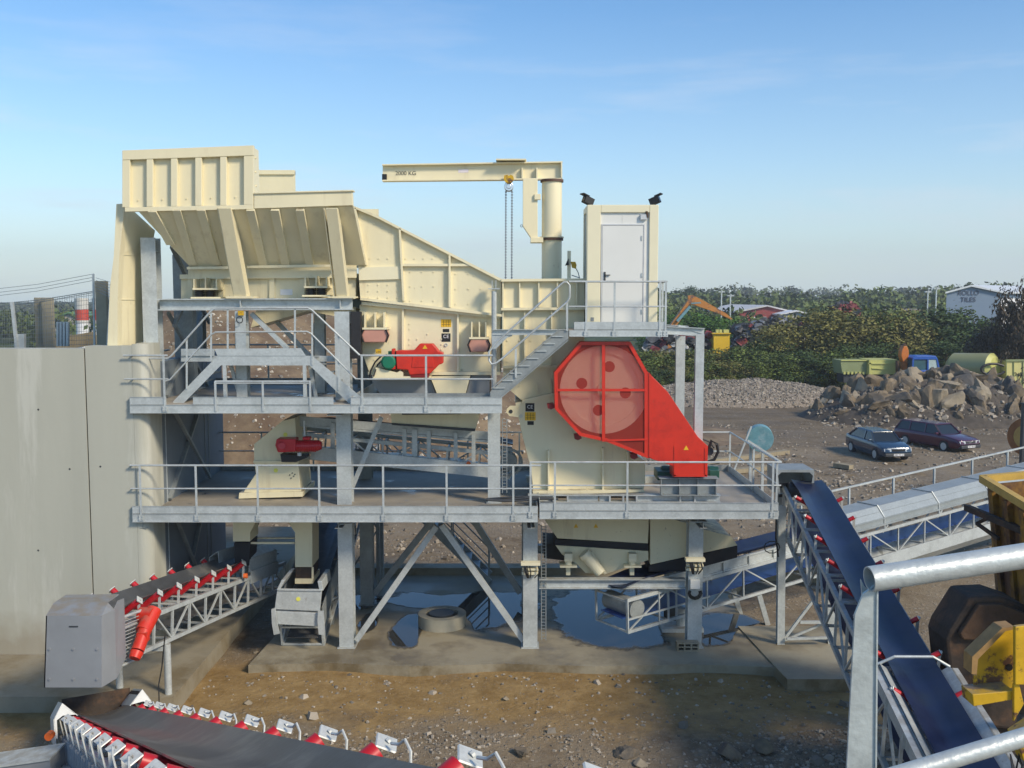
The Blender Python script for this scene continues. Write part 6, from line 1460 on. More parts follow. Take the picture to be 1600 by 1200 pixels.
for t in (.18, .42, .66, .9): p = A.lerp(B_, t) + Vector((.02, 0, -.1)); q = Ab.lerp(Bb, t); b.bar(p, q, .12, .12, up=(1, 0, 0))
b.build('wall_rib', YELR, ym)
b = MB(); b.bar(W(1510, 793, 16.8), W(1600, 830, 15.2), .10, .10); b.bar(W(1526, 818, 16.8), W(1560, 842, 16.0), .05, .05); b.bar(W(1526, 818, 16.8), W(1562, 800, 16.4), .05, .05); b.build('outrigger', BROWN, ym)
b = MB()
for t in (.05, .5, .95): q = Ab.lerp(Bb, t); b.bar(q + Vector((0, 0, 1.8)), (q.x - .1, q.y, -.2), .05, .05)
b.build('leg', BROWN, ym)
lb = thing('dark_steel_casing', 'dark rusty rounded steel casing in the shade behind the yellow bracket at right', 'machine casing', tuple(ground(1530, 1050)))
b = MB(); b.px([(1478, 1000), (1483, 985), (1515, 934), (1562, 932), (1600, 945), (1625, 960), (1640, 1150), (1500, 1130), (1484, 1060)], 14.6, .7); b.build('casing', BROWN, lb, bevel=.05)
b = MB(); b.px([(1500, 990), (1530, 945), (1565, 944), (1610, 962), (1610, 1000), (1505, 1000)], 14.5, .1); b.build('side_plate', RUST, lb, bevel=.02)
b = MB()
p = W(1560, 1120, 14.8); b.box(p.x - .9, p.x + 1.3, 14.7, 16.3, -.2, p.z); b.build('skid', BROWN, lb)
yb = thing('yellow_bracket', 'scratched yellow steel bracket with angled edge and round hole at the right edge', 'machine part', tuple(W(1560, 1110, 11.5)))
Yb2 = 11.6
b = MB(); b.px([(1524, 1028), (1570, 984), (1586, 981), (1584, 1075), (1528, 1076)], Yb2, .05); b.build('plate', YEL, yb)
b = MB(); b.px([(1519, 1026), (1566, 981), (1585, 979), (1586, 983), (1571, 986), (1528, 1030), (1526, 1054), (1518, 1053)], Yb2 - .22, .22); b.build('edge_flange', mat('scuffed_ochre', (.34, .20, .07), .6, 0, .25, 6), yb)
b = MB(); b.px([(1519, 1085), (1584, 1079), (1584, 1093), (1521, 1104)], Yb2 - .30, .3); b.px([(1522, 1055), (1527, 1055), (1528, 1085), (1523, 1085)], Yb2 - .05, .05); b.build('foot', YEL, yb, bevel=.01)
b = MB(); b.px([(1586, 979), (1660, 970), (1660, 1070), (1586, 1070)], Yb2 - .4, .06); b.px([(1584, 1070), (1592, 1066), (1600, 1100), (1584, 1128)], Yb2 - .35, .05); b.px([(1586, 1150), (1660, 1100), (1660, 1190), (1600, 1190)], Yb2 - .3, .2); b.build('frame_plate', YEL, yb, bevel=.01)
b = MB(); c = W(1577, 1043, Yb2 - .012); b.tube(c, c + Vector((0, .01, 0)), .042, 16); b.build('hole', BLACK, yb)
b = MB()
for dx, dz in ((0, 0), (.12, .25), (-.1, .1), (.0, .4)): b.path([W(1588, 1185, Yb2 - .5) + Vector((dx * .4, 0, -.15)), W(1592, 1178, Yb2 - .5) + Vector((dx, 0, 0)), W(1598, 1188, Yb2 - .5) + Vector((dx, 0, -.1))], .012, 6)
b.bar(W(1600, 1110, 12.6), (W(1600, 1110, 12.6).x, 12.6, -.2), .12, .12); b.bar(W(1600, 1110, 12.6), W(1600, 1095, 11.65), .1, .1); b.build('stand', DARK, yb)
rl = thing('cable_reel', 'wooden cable reel with a rusty rim at the right edge behind the cars', 'cable reel', tuple(ground(1600, 710)))
Yrl = 40.0
c = W(1604, 683, Yrl)
b = MB(); b.tube(c, c + Vector((.12, .1, 0)), .78, 32); b.tube(c + Vector((.6, .5, 0)), c + Vector((.72, .6, 0)), .78, 32); b.tube(c + Vector((.1, .1, 0)), c + Vector((.65, .55, 0)), .4, 20); b.build('flange', mat('rust_orange', (.30, .12, .04), .8, 0, .2), rl)
b = MB(); b.tube(c + Vector((-.02, -.02, 0)), c, .5, 24); b.build('face', mat('ochre_board', (.45, .28, .08), .8), rl)
pp = thing('dark_post', 'dark steel post standing at the right edge in front of the cable reel', 'post', (XW(1599, 745, 36), 36, -.2))
b = MB(); x = XW(1599, 745, 36); b.box(x - .09, x + .12, 36, 36.2, -.2, ZW(632, 36)); b.box(x - .12, x + .15, 35.97, 36.23, ZW(632, 36), ZW(630, 36)); b.build('shaft', DARK, pp)
# ================================================================== BACKGROUND
random.seed(7)
# ---- fence on the raised ground at left
fn = thing('wire_fence', 'wire fence with barbed top strands and concrete posts on the raised ground at left', 'fence', tuple(W(100, 540, 24)))
def WF(u, v): return W(u, v, 26.5 - 2.5 * u / 150)
fpost = mat('fence_post_concrete', (.33, .30, .22), .8, 0, .12)
for u0, u1, v in ((53, 62, 465), (64, 75, 465), (148, 160, 439)):
    p, q = WF(u0, v), WF(u1, v); b = MB(); b.box(p.x, q.x, p.y, p.y + .16, 6.0, p.z); b.build('post', fpost, fn, bevel=.01)
b = MB(); b.bar(WF(146, 428), WF(148, 540), .04, .04, up=(0, 1, 0)); b.build('post', GALV, fn)
for (v0, v1, r) in ((428, 450, .006), (433, 456, .006), (438, 461, .006), (455, 473, .010), (457, 478, .008)):
    b = MB(); a = WF(147, v0); c = WF(-20, v1 + 3); b.path([a, a.lerp(c, .5) + Vector((0, 0, -.05)), c], r, 5); b.build('wire', GALVD, fn)
b = MB()
for k in range(44):
    u = -15 + 165 * k / 44; v = 476 - (476 - 456) * (u + 15) / 165; b.tube(WF(u, v), WF(u, 545), .004, 4, caps=False)
for k in range(12):
    b.tube(WF(-15, 480 + 5.5 * k), WF(148, 461 + 7 * k), .004, 4, caps=False)
b.build('mesh_netting', GALVD, fn)
b = MB(); 
for k in range(6): b.tube(W(150, 434 + k * 4, 24), W(182, 444 + k * 5, 22.4), .005, 5)
b.build('wire', GALVD, fn)
gp_ = thing('galvanised_post', 'tall galvanised channel post beside the cream wing wall', 'post', tuple(W(177, 540, 22.3)))
b = MB(); b.px([(172, 443), (177, 443), (174, 541), (166, 541)], 22.3, .05); b.px([(177, 443), (182, 443), (180, 541), (174, 541)], 22.35, .03); b.build('channel', GALV, gp_)
gp2 = thing('galvanised_bracket', 'short galvanised corrugated bracket behind the wall between the fence posts', 'bracket', tuple(W(97, 540, 24.5)))
b = MB()
for k in range(4): b.px([(88 + 5 * k, 503), (91.5 + 5 * k, 503), (91.5 + 5 * k, 541), (88 + 5 * k, 541)], 24.5, .08)
b.px([(88, 503), (107, 503), (107, 541), (88, 541)], 24.6, .03); b.build('plate', GALV, gp2)
gp3 = thing('leaning_stay', 'leaning galvanised stay post at the far left above the wall', 'post', tuple(W(26, 540, 25)))
b = MB(); b.bar(W(19, 472, 25), W(27, 545, 25), .07, .07, up=(0, 1, 0)); b.px([(22, 522), (38, 522), (38, 545), (22, 545)], 25, .1); b.build('post', GALV, gp3)
rl2 = thing('timber_rail', 'low timber rail along the raised ground behind the wall', 'rail', tuple(W(110, 535, 30)))
b = MB(); b.bar(W(72, 541, 27.0), W(150, 528, 27.0), .12, .35); b.build('board', WOOD, rl2)
# striped tower
def tower(lab, u0, u1, v0, v1, Y, cols):
    t = thing('silo_tower', lab, 'silo', (XW((u0 + u1) / 2, v1, Y), Y, -.2), 'distant red and white silos'); r = (XW(u1, 480, Y) - XW(u0, 480, Y)) / 2; c = XW((u0 + u1) / 2, 480, Y)
    for (fa, fb, m, nm) in cols:
        za, zb = ZW(v0 + (v1 - v0) * fb, Y), ZW(v0 + (v1 - v0) * fa, Y); b = MB(); b.tube((c, Y, za), (c, Y, zb), r, 20); b.build(nm, m, t, True)
    b = MB(); b.tube((c, Y, -.2), (c, Y, ZW(v1, Y) - .01), r * .95, 16); b.build('base', SIGNW, t); return t
CRW = mat('dull_white', (.60, .58, .52), .6); ORD = mat('signal_red', (.55, .07, .035), .5)
tower('round white silo with a red band and small cap beyond the fence', 118, 138, 466, 505, 150, [(0, .45, CRW, 'white_band'), (.452, .88, ORD, 'red_band'), (.882, 1, CRW, 'lower_band')])
tower('squat white silo with a red band partly behind the fence post', 145, 166, 466, 505, 152, [(0, .45, CRW, 'white_band'), (.452, .88, ORD, 'red_band'), (.882, 1, CRW, 'lower_band')])
def gable(name, lab, u0, u1, um, vr, ve, vb, Y, mw, mr_, depth=20, cat='building', rdz=.25, dx=0):
    t = thing(name, lab, cat, (XW((u0 + u1) / 2, vb, Y), Y, -.2)); a, c = XW(u0, 480, Y), XW(u1, 480, Y); mid = XW(um, 480, Y); ze, zr = ZW(ve, Y), ZW(vr, Y)
    b = MB(); b.prism([Vector((a, Y, -.2)), Vector((c, Y, -.2)), Vector((c, Y, ze)), Vector((mid, Y, zr)), Vector((a, Y, ze))], (dx, depth, 0)); b.build('wall', mw, t)
    b = MB()
    for (xa, za, xb, zb) in ((a - .4, ze - .1, mid, zr), (mid, zr, c + .4, ze - .1)): b.prism([Vector((xa, Y - .5, za + .02)), Vector((xb, Y - .5, zb + .02)), Vector((xb, Y - .5, zb + .02 + rdz)), Vector((xa, Y - .5, za + .02 + rdz))], (dx, depth + 1, 0))
    b.build('roof', mr_, t); return t
gable('shed', 'green roofed low shed far away beyond the fence at left', 97, 122, 108, 490, 495, 505, 170, CRW, mat('green_roof', (.12, .25, .12), .6), 12)
gable('shed', 'pale low shed far away left of the green roofed shed', 76, 98, 87, 495, 497, 505, 175, CRW, SIGNW, 10)
RB = mat('red_cladding', (.30, .055, .045), .6, 0, .1, 1)
rb = gable('red_shed', 'wide red clad industrial building with a pale roof edge beyond the scrap pile', 1153, 1236, 1198, 479, 488, 500, 180, RB, mat('pale_roof', (.60, .58, .56), .6), 30)
for k in range(5):
    b = MB(); x = XW(1160 + 15 * k, 480, 180); b.box(x, x + .9, 179.9, 179.99, 4.2, 4.9); b.build('window', SIGNW, rb)
gable('shed', 'low white roofed building right of the red clad building', 1222, 1262, 1244, 487, 492, 505, 175, CRW, SIGNW, 25)
gable('shed', 'long low brown roofed building behind the trees at right', 1423, 1462, 1442, 485, 487, 500, 190, mat('brown_wall', (.28, .18, .12), .8), mat('brown_roof', (.25, .2, .15), .8), 15)
BG = mat('blue_grey_cladding', (.17, .235, .32), .6, 0, .04, .5)
wh = gable('warehouse', 'blue-grey clad warehouse with white roof and lettering on its gable at right', 1478, 1562, 1514, 448, 458, 520, 150, BG, mat('warehouse_roof', (.62, .66, .68), .5, 0, .05), 26, dx=34)
xg = XW(1562, 480, 150); b = MB(); b.prism([Vector((xg + .02, 150.1, 1)), Vector((xg + 34, 176, 1)), Vector((xg + 34, 176, ZW(460, 150) - .6)), Vector((xg + .02, 150.1, ZW(460, 150) - .6))], (.1, -.1, 0)); b.build('side_cladding', SIGNW, wh)
textmesh('lettering', 'ROLLO\nTILES', 1.0, W(1513, 463, 149.9), FRONT, mat('faded_letter_blue', (.055, .075, .12), .6), wh, .02)
# lamp masts
for i, (u, v0, lab) in enumerate(((1127, 457, 'lamp mast nearest the red clad building, taller of the left pair'), (1141, 463, 'lamp mast right beside the taller one of the left pair'), (1449, 457, 'lamp mast left of the taller one before the warehouse'), (1462, 452, 'tallest lamp mast just left of the warehouse'))):
    Y = 140; t = thing('lamp_mast', lab, 'lamp mast', (XW(u, 480, Y), Y, -.2), 'tall lamp masts'); x = XW(u, 480, Y); zt2 = ZW(v0, Y)
    b = MB(); b.tube((x, Y, -.2), (x, Y, zt2), .13, 8, r2=.09); b.build('pole', CHROME, t); b = MB(); b.box(x - .45, x + .45, Y - .2, Y + .2, zt2, zt2 + .18); b.box(x - .08, x + .08, Y - .25, Y - .2, zt2 - .1, zt2 + .3); b.build('lamp_head', GALV, t)

# ---- foliage
LF = [mat('leaf_green', (.11, .145, .034), .7, 0, .40, .35, island=.5, spec=.25), mat('leaf_dark', (.06, .095, .028), .7, 0, .4, .35, island=.45, spec=.25),
      mat('leaf_olive', (.165, .155, .045), .7, 0, .35, .4, island=.5, spec=.25), mat('leaf_autumn', (.06, .050, .032), .7, 0, .4, .8, island=.5, spec=.25), mat('leaf_bright', (.07, .15, .022), .7, 0, .25, .8, island=.4, spec=.25)]
def crownmesh(name, m, n, nclump, leaf, seed, flat=.8, shell=.55):
    rr = random.Random(seed); V = []; Fc = []; cl = []
    for _ in range(nclump):
        while True:
            p = Vector((rr.uniform(-1, 1), rr.uniform(-1, 1), rr.uniform(-.85, 1)))
            if shell < p.length < .95: break
        cl.append((p, rr.uniform(.16, .34)))
    for _ in range(n):
        c, s = cl[rr.randrange(nclump)]
        d = Vector((rr.gauss(0, 1), rr.gauss(0, 1), rr.gauss(0, 1))).normalized() * s * rr.uniform(.5, 1.08); p = c + Vector((d.x, d.y, d.z * flat))
        if rr.random() < .06: p += d * .8
        nrm = (d.normalized() + Vector((rr.gauss(0, .6), rr.gauss(0, .6), rr.gauss(0, .6) + .3))).normalized()
        a = nrm.cross(Vector((rr.gauss(0, 1), rr.gauss(0, 1), rr.gauss(0, 1)))).normalized(); b_ = nrm.cross(a); l = leaf * rr.uniform(.6, 1.3)
        k = len(V); V += [tuple(p - a * l), tuple(p - b_ * l * .55), tuple(p + a * l), tuple(p + b_ * l * .55)]; Fc.append((k, k + 1, k + 2, k + 3))
    me = bpy.data.meshes.new(name); me.from_pydata(V, [], Fc); me.materials.append(m); me.update(); return me
crowns = {}
for i in range(5): crowns[i] = [crownmesh('crown', LF[i], 9500, 70, .040, 10 * i + j) for j in range(2)]
def trunkmesh(seed):
    rr = random.Random(seed); b = MB(); b.path([(0, 0, 0), (.02, .01, .25), (.03, -.02, .5), (.0, .0, .8)], .04, 7)
    for k in range(6):
        a = rr.uniform(0, 6.28); z = rr.uniform(.25, .6); b.tube((.02, 0, z), (math.cos(a) * .42, math.sin(a) * .42, z + rr.uniform(.2, .4)), .02, 5, r2=.006)
    return b
_tb = [trunkmesh(k) for k in range(3)]
trunks = []
for b in _tb:
    o = b.build('trunk', BARK); trunks.append(o.data); col.objects.unlink(o); bpy.data.objects.remove(o)
def tree(name, lab, u, vtop, Y, rx, kind, group, cat='tree', zb=-.2, ry=None, low=.12):
    x = XW(u, 500, Y); zt2 = ZW(vtop, Y); H = zt2 - zb
    t = thing(name, lab, cat, (x, Y, zb), group)
    o = bpy.data.objects.new('crown', crowns[kind][random.randrange(2)]); col.objects.link(o); o.parent = t
    rz = H * (1 - low) / 1.95; o.location = (0, 0, H - rz * 1.02); o.scale = (rx, ry or rx * .9, rz); o.rotation_euler = (0, 0, random.uniform(0, 6))
    o2 = bpy.data.objects.new('trunk', trunks[random.randrange(3)]); col.objects.link(o2); o2.parent = t; o2.scale = (max(1.5, H * .7), max(1.5, H * .7), H * .95)
    return t
spec = [  # u, vtop, Y, rx, kind, label
 (985, 540, 90, 3.6, 2, 'olive bush just right of the red guard, first of the hedge'), (1018, 548, 88, 3.4, 0, 'low green bush between the two platform legs'), (1052, 548, 89, 3.5, 2, 'olive bush behind the right platform leg'),
 (1088, 546, 88, 3.4, 0, 'green bush right of the platform leg, below the yellow box'), (1122, 545, 90, 3.6, 2, 'olive bush directly below the yellow box'), (1158, 538, 89, 3.6, 0, 'rounded green bush left of centre of the gravel heap'),
 (1192, 530, 90, 3.7, 1, 'dark bush behind the middle of the gravel heap'), (1228, 512, 91, 4.2, 2, 'tall olive bush at the right part of the scrap pile'), (1262, 492, 93, 5.0, 2, 'broad olive tree left of the tallest hedge tree'),
 (1305, 482, 94, 5.4, 2, 'big olive tree above the yellow trailer'), (1352, 484, 95, 5.4, 0, 'big green tree left of the lamp masts'), (1398, 488, 94, 5.0, 2, 'olive tree behind the orange machine part'), (1440, 498, 95, 4.4, 1, 'dark lower tree below the lamp masts'),
 (1492, 478, 97, 5.4, 1, 'dark round tree in front of the warehouse gable'), (1530, 500, 94, 4.0, 1, 'dark bush below the warehouse corner'), (1250, 550, 86, 3.4, 1, 'low dark bush at the right end of the gravel heap'), (1290, 545, 87, 3.6, 0, 'low green bush left of the yellow trailer'),
 (1330, 535, 89, 3.6, 1, 'low dark bush behind the yellow trailer'), (1375, 535, 89, 3.6, 1, 'low dark bush left of the blue tractor cab'), (1420, 545, 90, 3.4, 1, 'low dark bush behind the blue tractor cab'), (1480, 535, 90, 4.0, 1, 'low dark bush behind the tanker'), (1215, 552, 86, 3.0, 0, 'low green bush right of the middle of the gravel heap'),
 (1175, 560, 85, 2.8, 0, 'small green bush at the foot of the hedge'), (1140, 562, 85, 2.8, 2, 'small olive bush right behind the gravel heap crest'), (1100, 565, 85, 2.8, 0, 'small green bush behind the left slope of the gravel heap'), (1062, 572, 85, 2.6, 2, 'small olive bush by the right platform leg'), (1030, 578, 84, 2.4, 1, 'small dark bush by the left end of the gravel heap'), (1000, 575, 84, 2.6, 0, 'small green bush at the far left foot of the hedge')]
for (u, v, Y, rx, k, lab) in spec: tree('hedge_tree' if v < 520 else 'hedge_bush', lab, u, v, Y, rx, k, 'trees and bushes of the hedge', 'tree' if v < 520 else 'bush')
tree('autumn_tree', 'sparse dark reddish tree at the right edge in front of the warehouse', 1594, 440, 78, 2.6, 3, None, low=.0)
tree('autumn_tree', 'lower reddish bush under the tree at the right edge', 1560, 500, 80, 3.0, 3, None, low=.0)
tree('autumn_tree', 'dark green bush behind the pale container at the right edge', 1596, 500, 80, 3.4, 1, None, low=.0)
for (u, v, Y, rx, k, lab) in ((1065, 488, 120, 5, 4, 'bright green bush below the orange boom'), (1100, 490, 121, 5, 4, 'bright green bush right of the boom, behind the yellow box'), (1130, 494, 120, 4.6, 4, 'bright green bush left of the dark scrap pile'), (1040, 496, 119, 4, 4, 'bright green bush beside the handrail of the cabin platform')):
    tree('green_bush', lab, u, v, Y, rx, k, 'bright green bushes beyond the hedge', 'bush')
tree('round_tree', 'single round tree rising above the far wood beside the cabin', 1077, 449, 300, 7.5, 1, None)
# far wood : one mass of crowns
def wood(name, lab, spots, leaf, m, seed, nper=260, nclump=14):
    rr = random.Random(seed); V = []; Fc = []
    for (x, y, H, r) in spots:
        cl = []
        for _ in range(nclump):
            a = rr.uniform(0, 6.28); q = rr.uniform(.2, .85); cl.append((x + math.cos(a) * r * q, y + math.sin(a) * r * q, H * rr.uniform(.15, .86 + .1 * (1 - q)), r * rr.uniform(.22, .4)))
        for _ in range(nper):
            cx, cy, cz, s = cl[rr.randrange(nclump)]; d = Vector((rr.gauss(0, 1), rr.gauss(0, 1), rr.gauss(0, 1))).normalized(); p = Vector((cx, cy, cz)) + d * s * rr.uniform(.6, 1)
            if p.z < 0: p.z = -p.z
            nrm = (d + Vector((rr.gauss(0, .5), rr.gauss(0, .5), rr.gauss(0, .5) + .2))).normalized(); a_ = nrm.cross(Vector((rr.gauss(0, 1), rr.gauss(0, 1), rr.gauss(0, 1)))).normalized(); b_ = nrm.cross(a_); l = leaf * rr.uniform(.6, 1.3)
            k = len(V); V += [tuple(p - a_ * l), tuple(p - b_ * l * .6), tuple(p + a_ * l), tuple(p + b_ * l * .6)]; Fc.append((k, k + 1, k + 2, k + 3))
    me = bpy.data.meshes.new(name); me.from_pydata(V, [], Fc); me.materials.append(m); me.update(); o = bpy.data.objects.new(name, me); col.objects.link(o); tag(o, lab, kind='stuff'); return o
rr = random.Random(3)
def spots(n, u0, u1, Y0, Y1, vt, dv, r0, r1):
    out_ = []
    for _ in range(n):
        Y = rr.uniform(Y0, Y1); u = rr.uniform(u0, u1); H = ZW(vt(u) + rr.uniform(-dv, dv), Y) + .2; out_.append((XW(u, 470, Y), Y, max(3, H), rr.uniform(r0, r1)))
    return out_
wood('far_wood', 'band of distant woodland along the horizon', spots(190, -60, 1700, 480, 640, lambda u: 455 + 3 * math.sin(u * .02) if u > 500 else 484 + 4 * math.sin(u * .05), 3, 9, 15), 1.15, mat('far_leaf', (.10, .12, .055), .8, 0, .3, .02, island=.35, spec=.2), 2, 320)
wood('distant_wood', 'nearer mass of mixed trees between yard and horizon', spots(90, 1020, 1640, 240, 340, lambda u: (466 if u < 1330 else 457 if u < 1480 else 452) + 4 * math.sin(u * .06), 4, 6, 10), .75, mat('mid_leaf', (.11, .145, .045), .8, 0, .45, .04, island=.4, spec=.2), 5, 420)
wood('distant_wood', 'scattered trees beyond the raised ground at left', spots(40, -40, 420, 150, 260, lambda u: 490, 3, 4, 7), .6, MATS['mid_leaf'], 9, 300)
wood('distant_wood', 'green scrub beyond the hedge', spots(60, 1020, 1640, 150, 220, lambda u: 499 if 1135 < u < 1250 else 484, 4, 4, 7), .5, MATS['mid_leaf'], 12, 380)
# ---- vehicles and yard things
def loft(b, rings, cap=True):
    n = len(rings[0]); o_ = len(b.v); vs2 = [p for r in rings for p in r]; fs2 = []
    for i in range(len(rings) - 1):
        for j in range(n): fs2.append((i * n + j, i * n + (j + 1) % n, (i + 1) * n + (j + 1) % n, (i + 1) * n + j))
    if cap: fs2 += [tuple(range(n))[::-1], tuple(range((len(rings) - 1) * n, len(rings) * n))]
    b.add(vs2, fs2)
def car(lab, loc, rz, paint, wagon, plate):
    t = thing('parked_car', lab, 'car', loc, 'cars parked on the yard'); t.rotation_euler = (0, 0, rz)
    def sub(b, name, m, par=t, **k):
        o = b.build(name, m, None, **k); o.parent = par; ORG[o.name] = Vector((0, 0, 0)); return o
    # front is +X, lengths in metres
    Lf, Lr = (2.15, -2.15) if not wagon else (2.35, -2.4)
    st = [(Lr, .42, .74, .70), (Lr + .08, .30, .90, .78), (Lr + .5, .24, .93, .83), (-1.0, .22, .93, .84), (0, .22, .92, .84), (1.0, .22, .92, .84), (1.35, .24, .90, .83), (Lf - .35, .26, .80, .80), (Lf - .06, .30, .72, .74), (Lf, .38, .60, .70)]
    if not wagon: st[0] = (Lr, .42, .80, .70); st[1] = (Lr + .08, .3, .96, .78)
    rings = []
    for (x, zb, zt3, w) in st: rings.append([Vector((x, -w * .93, zb)), Vector((x, w * .93, zb)), Vector((x, w, zb + .12)), Vector((x, w, zt3 - .16)), Vector((x, w * .93, zt3 - .03)), Vector((x, w * .75, zt3)), Vector((x, -w * .75, zt3)), Vector((x, -w * .93, zt3 - .03)), Vector((x, -w, zt3 - .16)), Vector((x, -w, zb + .12))])
    b = MB(); loft(b, rings); body = sub(b, 'body', paint, smooth=True)
    # greenhouse
    xw0, xw1, xr1, xr0 = 1.05, .45, (-1.2 if not wagon else -1.95), (-1.95 if not wagon else -2.3); H = 1.38 if not wagon else 1.42
    lo = [(xw0, .72), (xw0, -.72), (xr0, -.70), (xr0, .70)]; hi = [(xw1, .56), (xw1, -.56), (xr1, -.56), (xr1, .56)]
    b = MB(); b.hexa([Vector((x, y, .86)) for x, y in lo] + [Vector((x, y, H - .05)) for x, y in hi]); sub(b, 'glasshouse', GLASS)
    b = MB(); r1 = [Vector((x * 1.0 + (.06 if x > 0 else -.04), y * 1.03, H - .055)) for x, y in hi]; r2 = [Vector((x, y * .9, H)) for x, y in hi]; loft(b, [r1, r2]); sub(b, 'roof', paint, smooth=False, bevel=.02)
    b = MB()
    for sgn in (-1, 1):
        for (xl, xh) in ((xw0, xw1), (-.12, -.15), (xr0, xr1)) + (((-1.25, -1.25),) if wagon else ()):
            b.bar((xl, sgn * .725, .87), (xh, sgn * .575, H - .04), .07, .04, up=(0, 1, 0))
    sub(b, 'pillar', paint)
    for sgn in (-1, 1):
        b = MB(); b.box(.75, .9, sgn * .86 - .09, sgn * .86 + .09, .90, 1.02); sub(b, 'mirror', paint, bevel=.02)
        for x in (1.32, -1.32 if not wagon else -1.40):
            b = MB(); b.tube((x, sgn * .66, .31), (x, sgn * .85, .31), .31, 24); wo = sub(b, 'wheel', TYRE)
            b = MB(); b.tube((x, sgn * .852, .31), (x, sgn * .862, .31), .2, 16); sub(b, 'rim', GALV, par=wo)
        b = MB(); y0_, y1_ = (.38, .72); b.hexa([Vector((Lf - .05, sgn * y0_, .55)), Vector((Lf + .012, sgn * y0_, .55)), Vector((Lf - .03, sgn * y1_, .55)), Vector((Lf - .15, sgn * y1_, .55)), Vector((Lf - .08, sgn * y0_, .68)), Vector((Lf - .008, sgn * y0_, .68)), Vector((Lf - .06, sgn * y1_, .68)), Vector((Lf - .15, sgn * y1_, .68))]); sub(b, 'headlight', mat('headlight_glass', (.75, .76, .74), .15, .3, .02))
    b = MB(); b.box(Lf - .05, Lf + .01, -.34, .34, .55, .66); sub(b, 'grille', BLACK if not wagon else DARK)
    b = MB(); b.box(Lf - .25, Lf + .07, -.72, .72, .28, .46); sub(b, 'bumper', mat('bumper_grey', (.045, .048, .052), .6), bevel=.04)
    b = MB(); b.box(Lf + .072, Lf + .08, -.27, .27, .33, .44); pl = sub(b, 'number_plate', SIGNW)
    o = textmesh('lettering', plate, .10, (0, 0, 0), (R(90), 0, R(90)), BLACK, None, .002); o.parent = pl; o.location = (Lf + .083, 0, .385)
    if wagon:
        b = MB(); b.bar((Lf + .02, -.12, .56), (Lf + .02, .12, .66), .02, .02); b.box(Lf + .008, Lf + .02, -.35, .35, .66, .68); sub(b, 'grille_bar', CHROME)
    return t
CARB = mat('dark_blue_car_paint', (.018, .045, .085), .22, .2, .03, coat=.6); CARR = mat('dark_purple_car_paint', (.075, .012, .035), .22, .2, .03, coat=.6)
p = ground(1384, 718); car('small dark blue hatchback with bright headlights parked in front of the rubble', (p.x, p.y + 1.2, gz_(p.x, p.y + 1.2) - .02), R(-83), CARB, False, '2481 TX 62')
p = ground(1476, 703); car('dark purple estate car parked right of the blue hatchback', (p.x, p.y + 1.2, gz_(p.x, p.y + 1.2) - .02), R(-66), CARR, True, '5617 VB 62')

LIME = mat('lime_yellow_paint', (.50, .50, .16), .5, 0, .08, 1); LIMED = mat('lime_shade_and_seam_paint', (.24, .28, .13), .6, 0, .1, 1)  # LIMED: shade on the trailer's side put into the colour; also door seams
tl = thing('tipper_trailer', 'lime yellow tipping trailer behind the left of the boulder pile', 'trailer', tuple(ground(1355, 605)))
Yt_ = 80
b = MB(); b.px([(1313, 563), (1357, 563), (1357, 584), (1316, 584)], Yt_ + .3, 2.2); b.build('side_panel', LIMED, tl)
b = MB(); b.px([(1357, 562), (1402, 562), (1399, 585), (1356, 585)], Yt_, 2.4); b.build('tail_panel', LIME, tl)
b = MB(); b.px([(1357, 567), (1400, 567), (1400, 569), (1357, 569)], Yt_ - .1, .1); b.px([(1362, 575), (1392, 577), (1392, 578), (1362, 576)], Yt_ - .1, .1)
for u in (1358, 1397): b.px([(u, 562), (u + 3, 562), (u + 3, 585), (u, 585)], Yt_ - .1, .1)
for u in range(1318, 1356, 6): b.px([(u, 581), (u + 3, 581), (u + 3, 585), (u, 585)], Yt_ + .2, .1)
b.px([(1314, 562), (1357, 562), (1357, 564), (1314, 564)], Yt_ + .2, .1); b.build('frame_rail', LIME, tl)
b = MB(); b.px([(1318, 585), (1396, 585), (1396, 596), (1318, 598)], Yt_ + .4, 1.6); b.build('chassis', DARK, tl)
for u in (1335, 1380): b = MB(); c = W(u, 602, Yt_ + .4); b.tube(c, c + Vector((0, .5, 0)), .45, 20); b.build('wheel', TYRE, tl)
om = thing('orange_attachment', 'orange hydraulic breaker attachment standing upright between trailer and tractor', 'machine part', tuple(ground(1414, 600)))
b = MB(); b.px([(1409, 548), (1412, 541), (1417, 541), (1420, 548), (1420, 556), (1417, 566), (1411, 566), (1408, 556)], 79, .7); b.px([(1410, 566), (1418, 566), (1417, 600), (1411, 600)], 79.1, .5); b.build('hammer_body', mat('orange_paint', (.55, .16, .02), .5, 0, .15, 3), om, bevel=.04)
b = MB(); b.px([(1402, 564), (1405, 564), (1406, 590), (1402, 590)], 79, .4); b.px([(1410, 540), (1418, 540), (1414, 536)], 79.1, .3); b.build('bracket', RUST, om)
tc_ = thing('blue_tractor', 'blue tractor with glazed cab half hidden behind the boulders', 'tractor', tuple(ground(1450, 605)))
Yc_ = 78
b = MB(); b.px([(1426, 559), (1432, 556), (1462, 556), (1465, 560), (1464, 562), (1427, 562)], Yc_, 1.6); b.build('cab_roof', BLUEP, tc_, bevel=.04)
b = MB(); b.px([(1428, 562), (1449, 562), (1449, 580), (1426, 580)], Yc_ + .1, 1.4); b.build('windscreen', mat('teal_glass', (.05, .12, .14), .15), tc_)
b = MB(); b.px([(1450, 562), (1463, 562), (1467, 577), (1450, 578)], Yc_ + .05, 1.4); b.build('side_window', mat('bright_glass', (.42, .52, .50), .2), tc_)
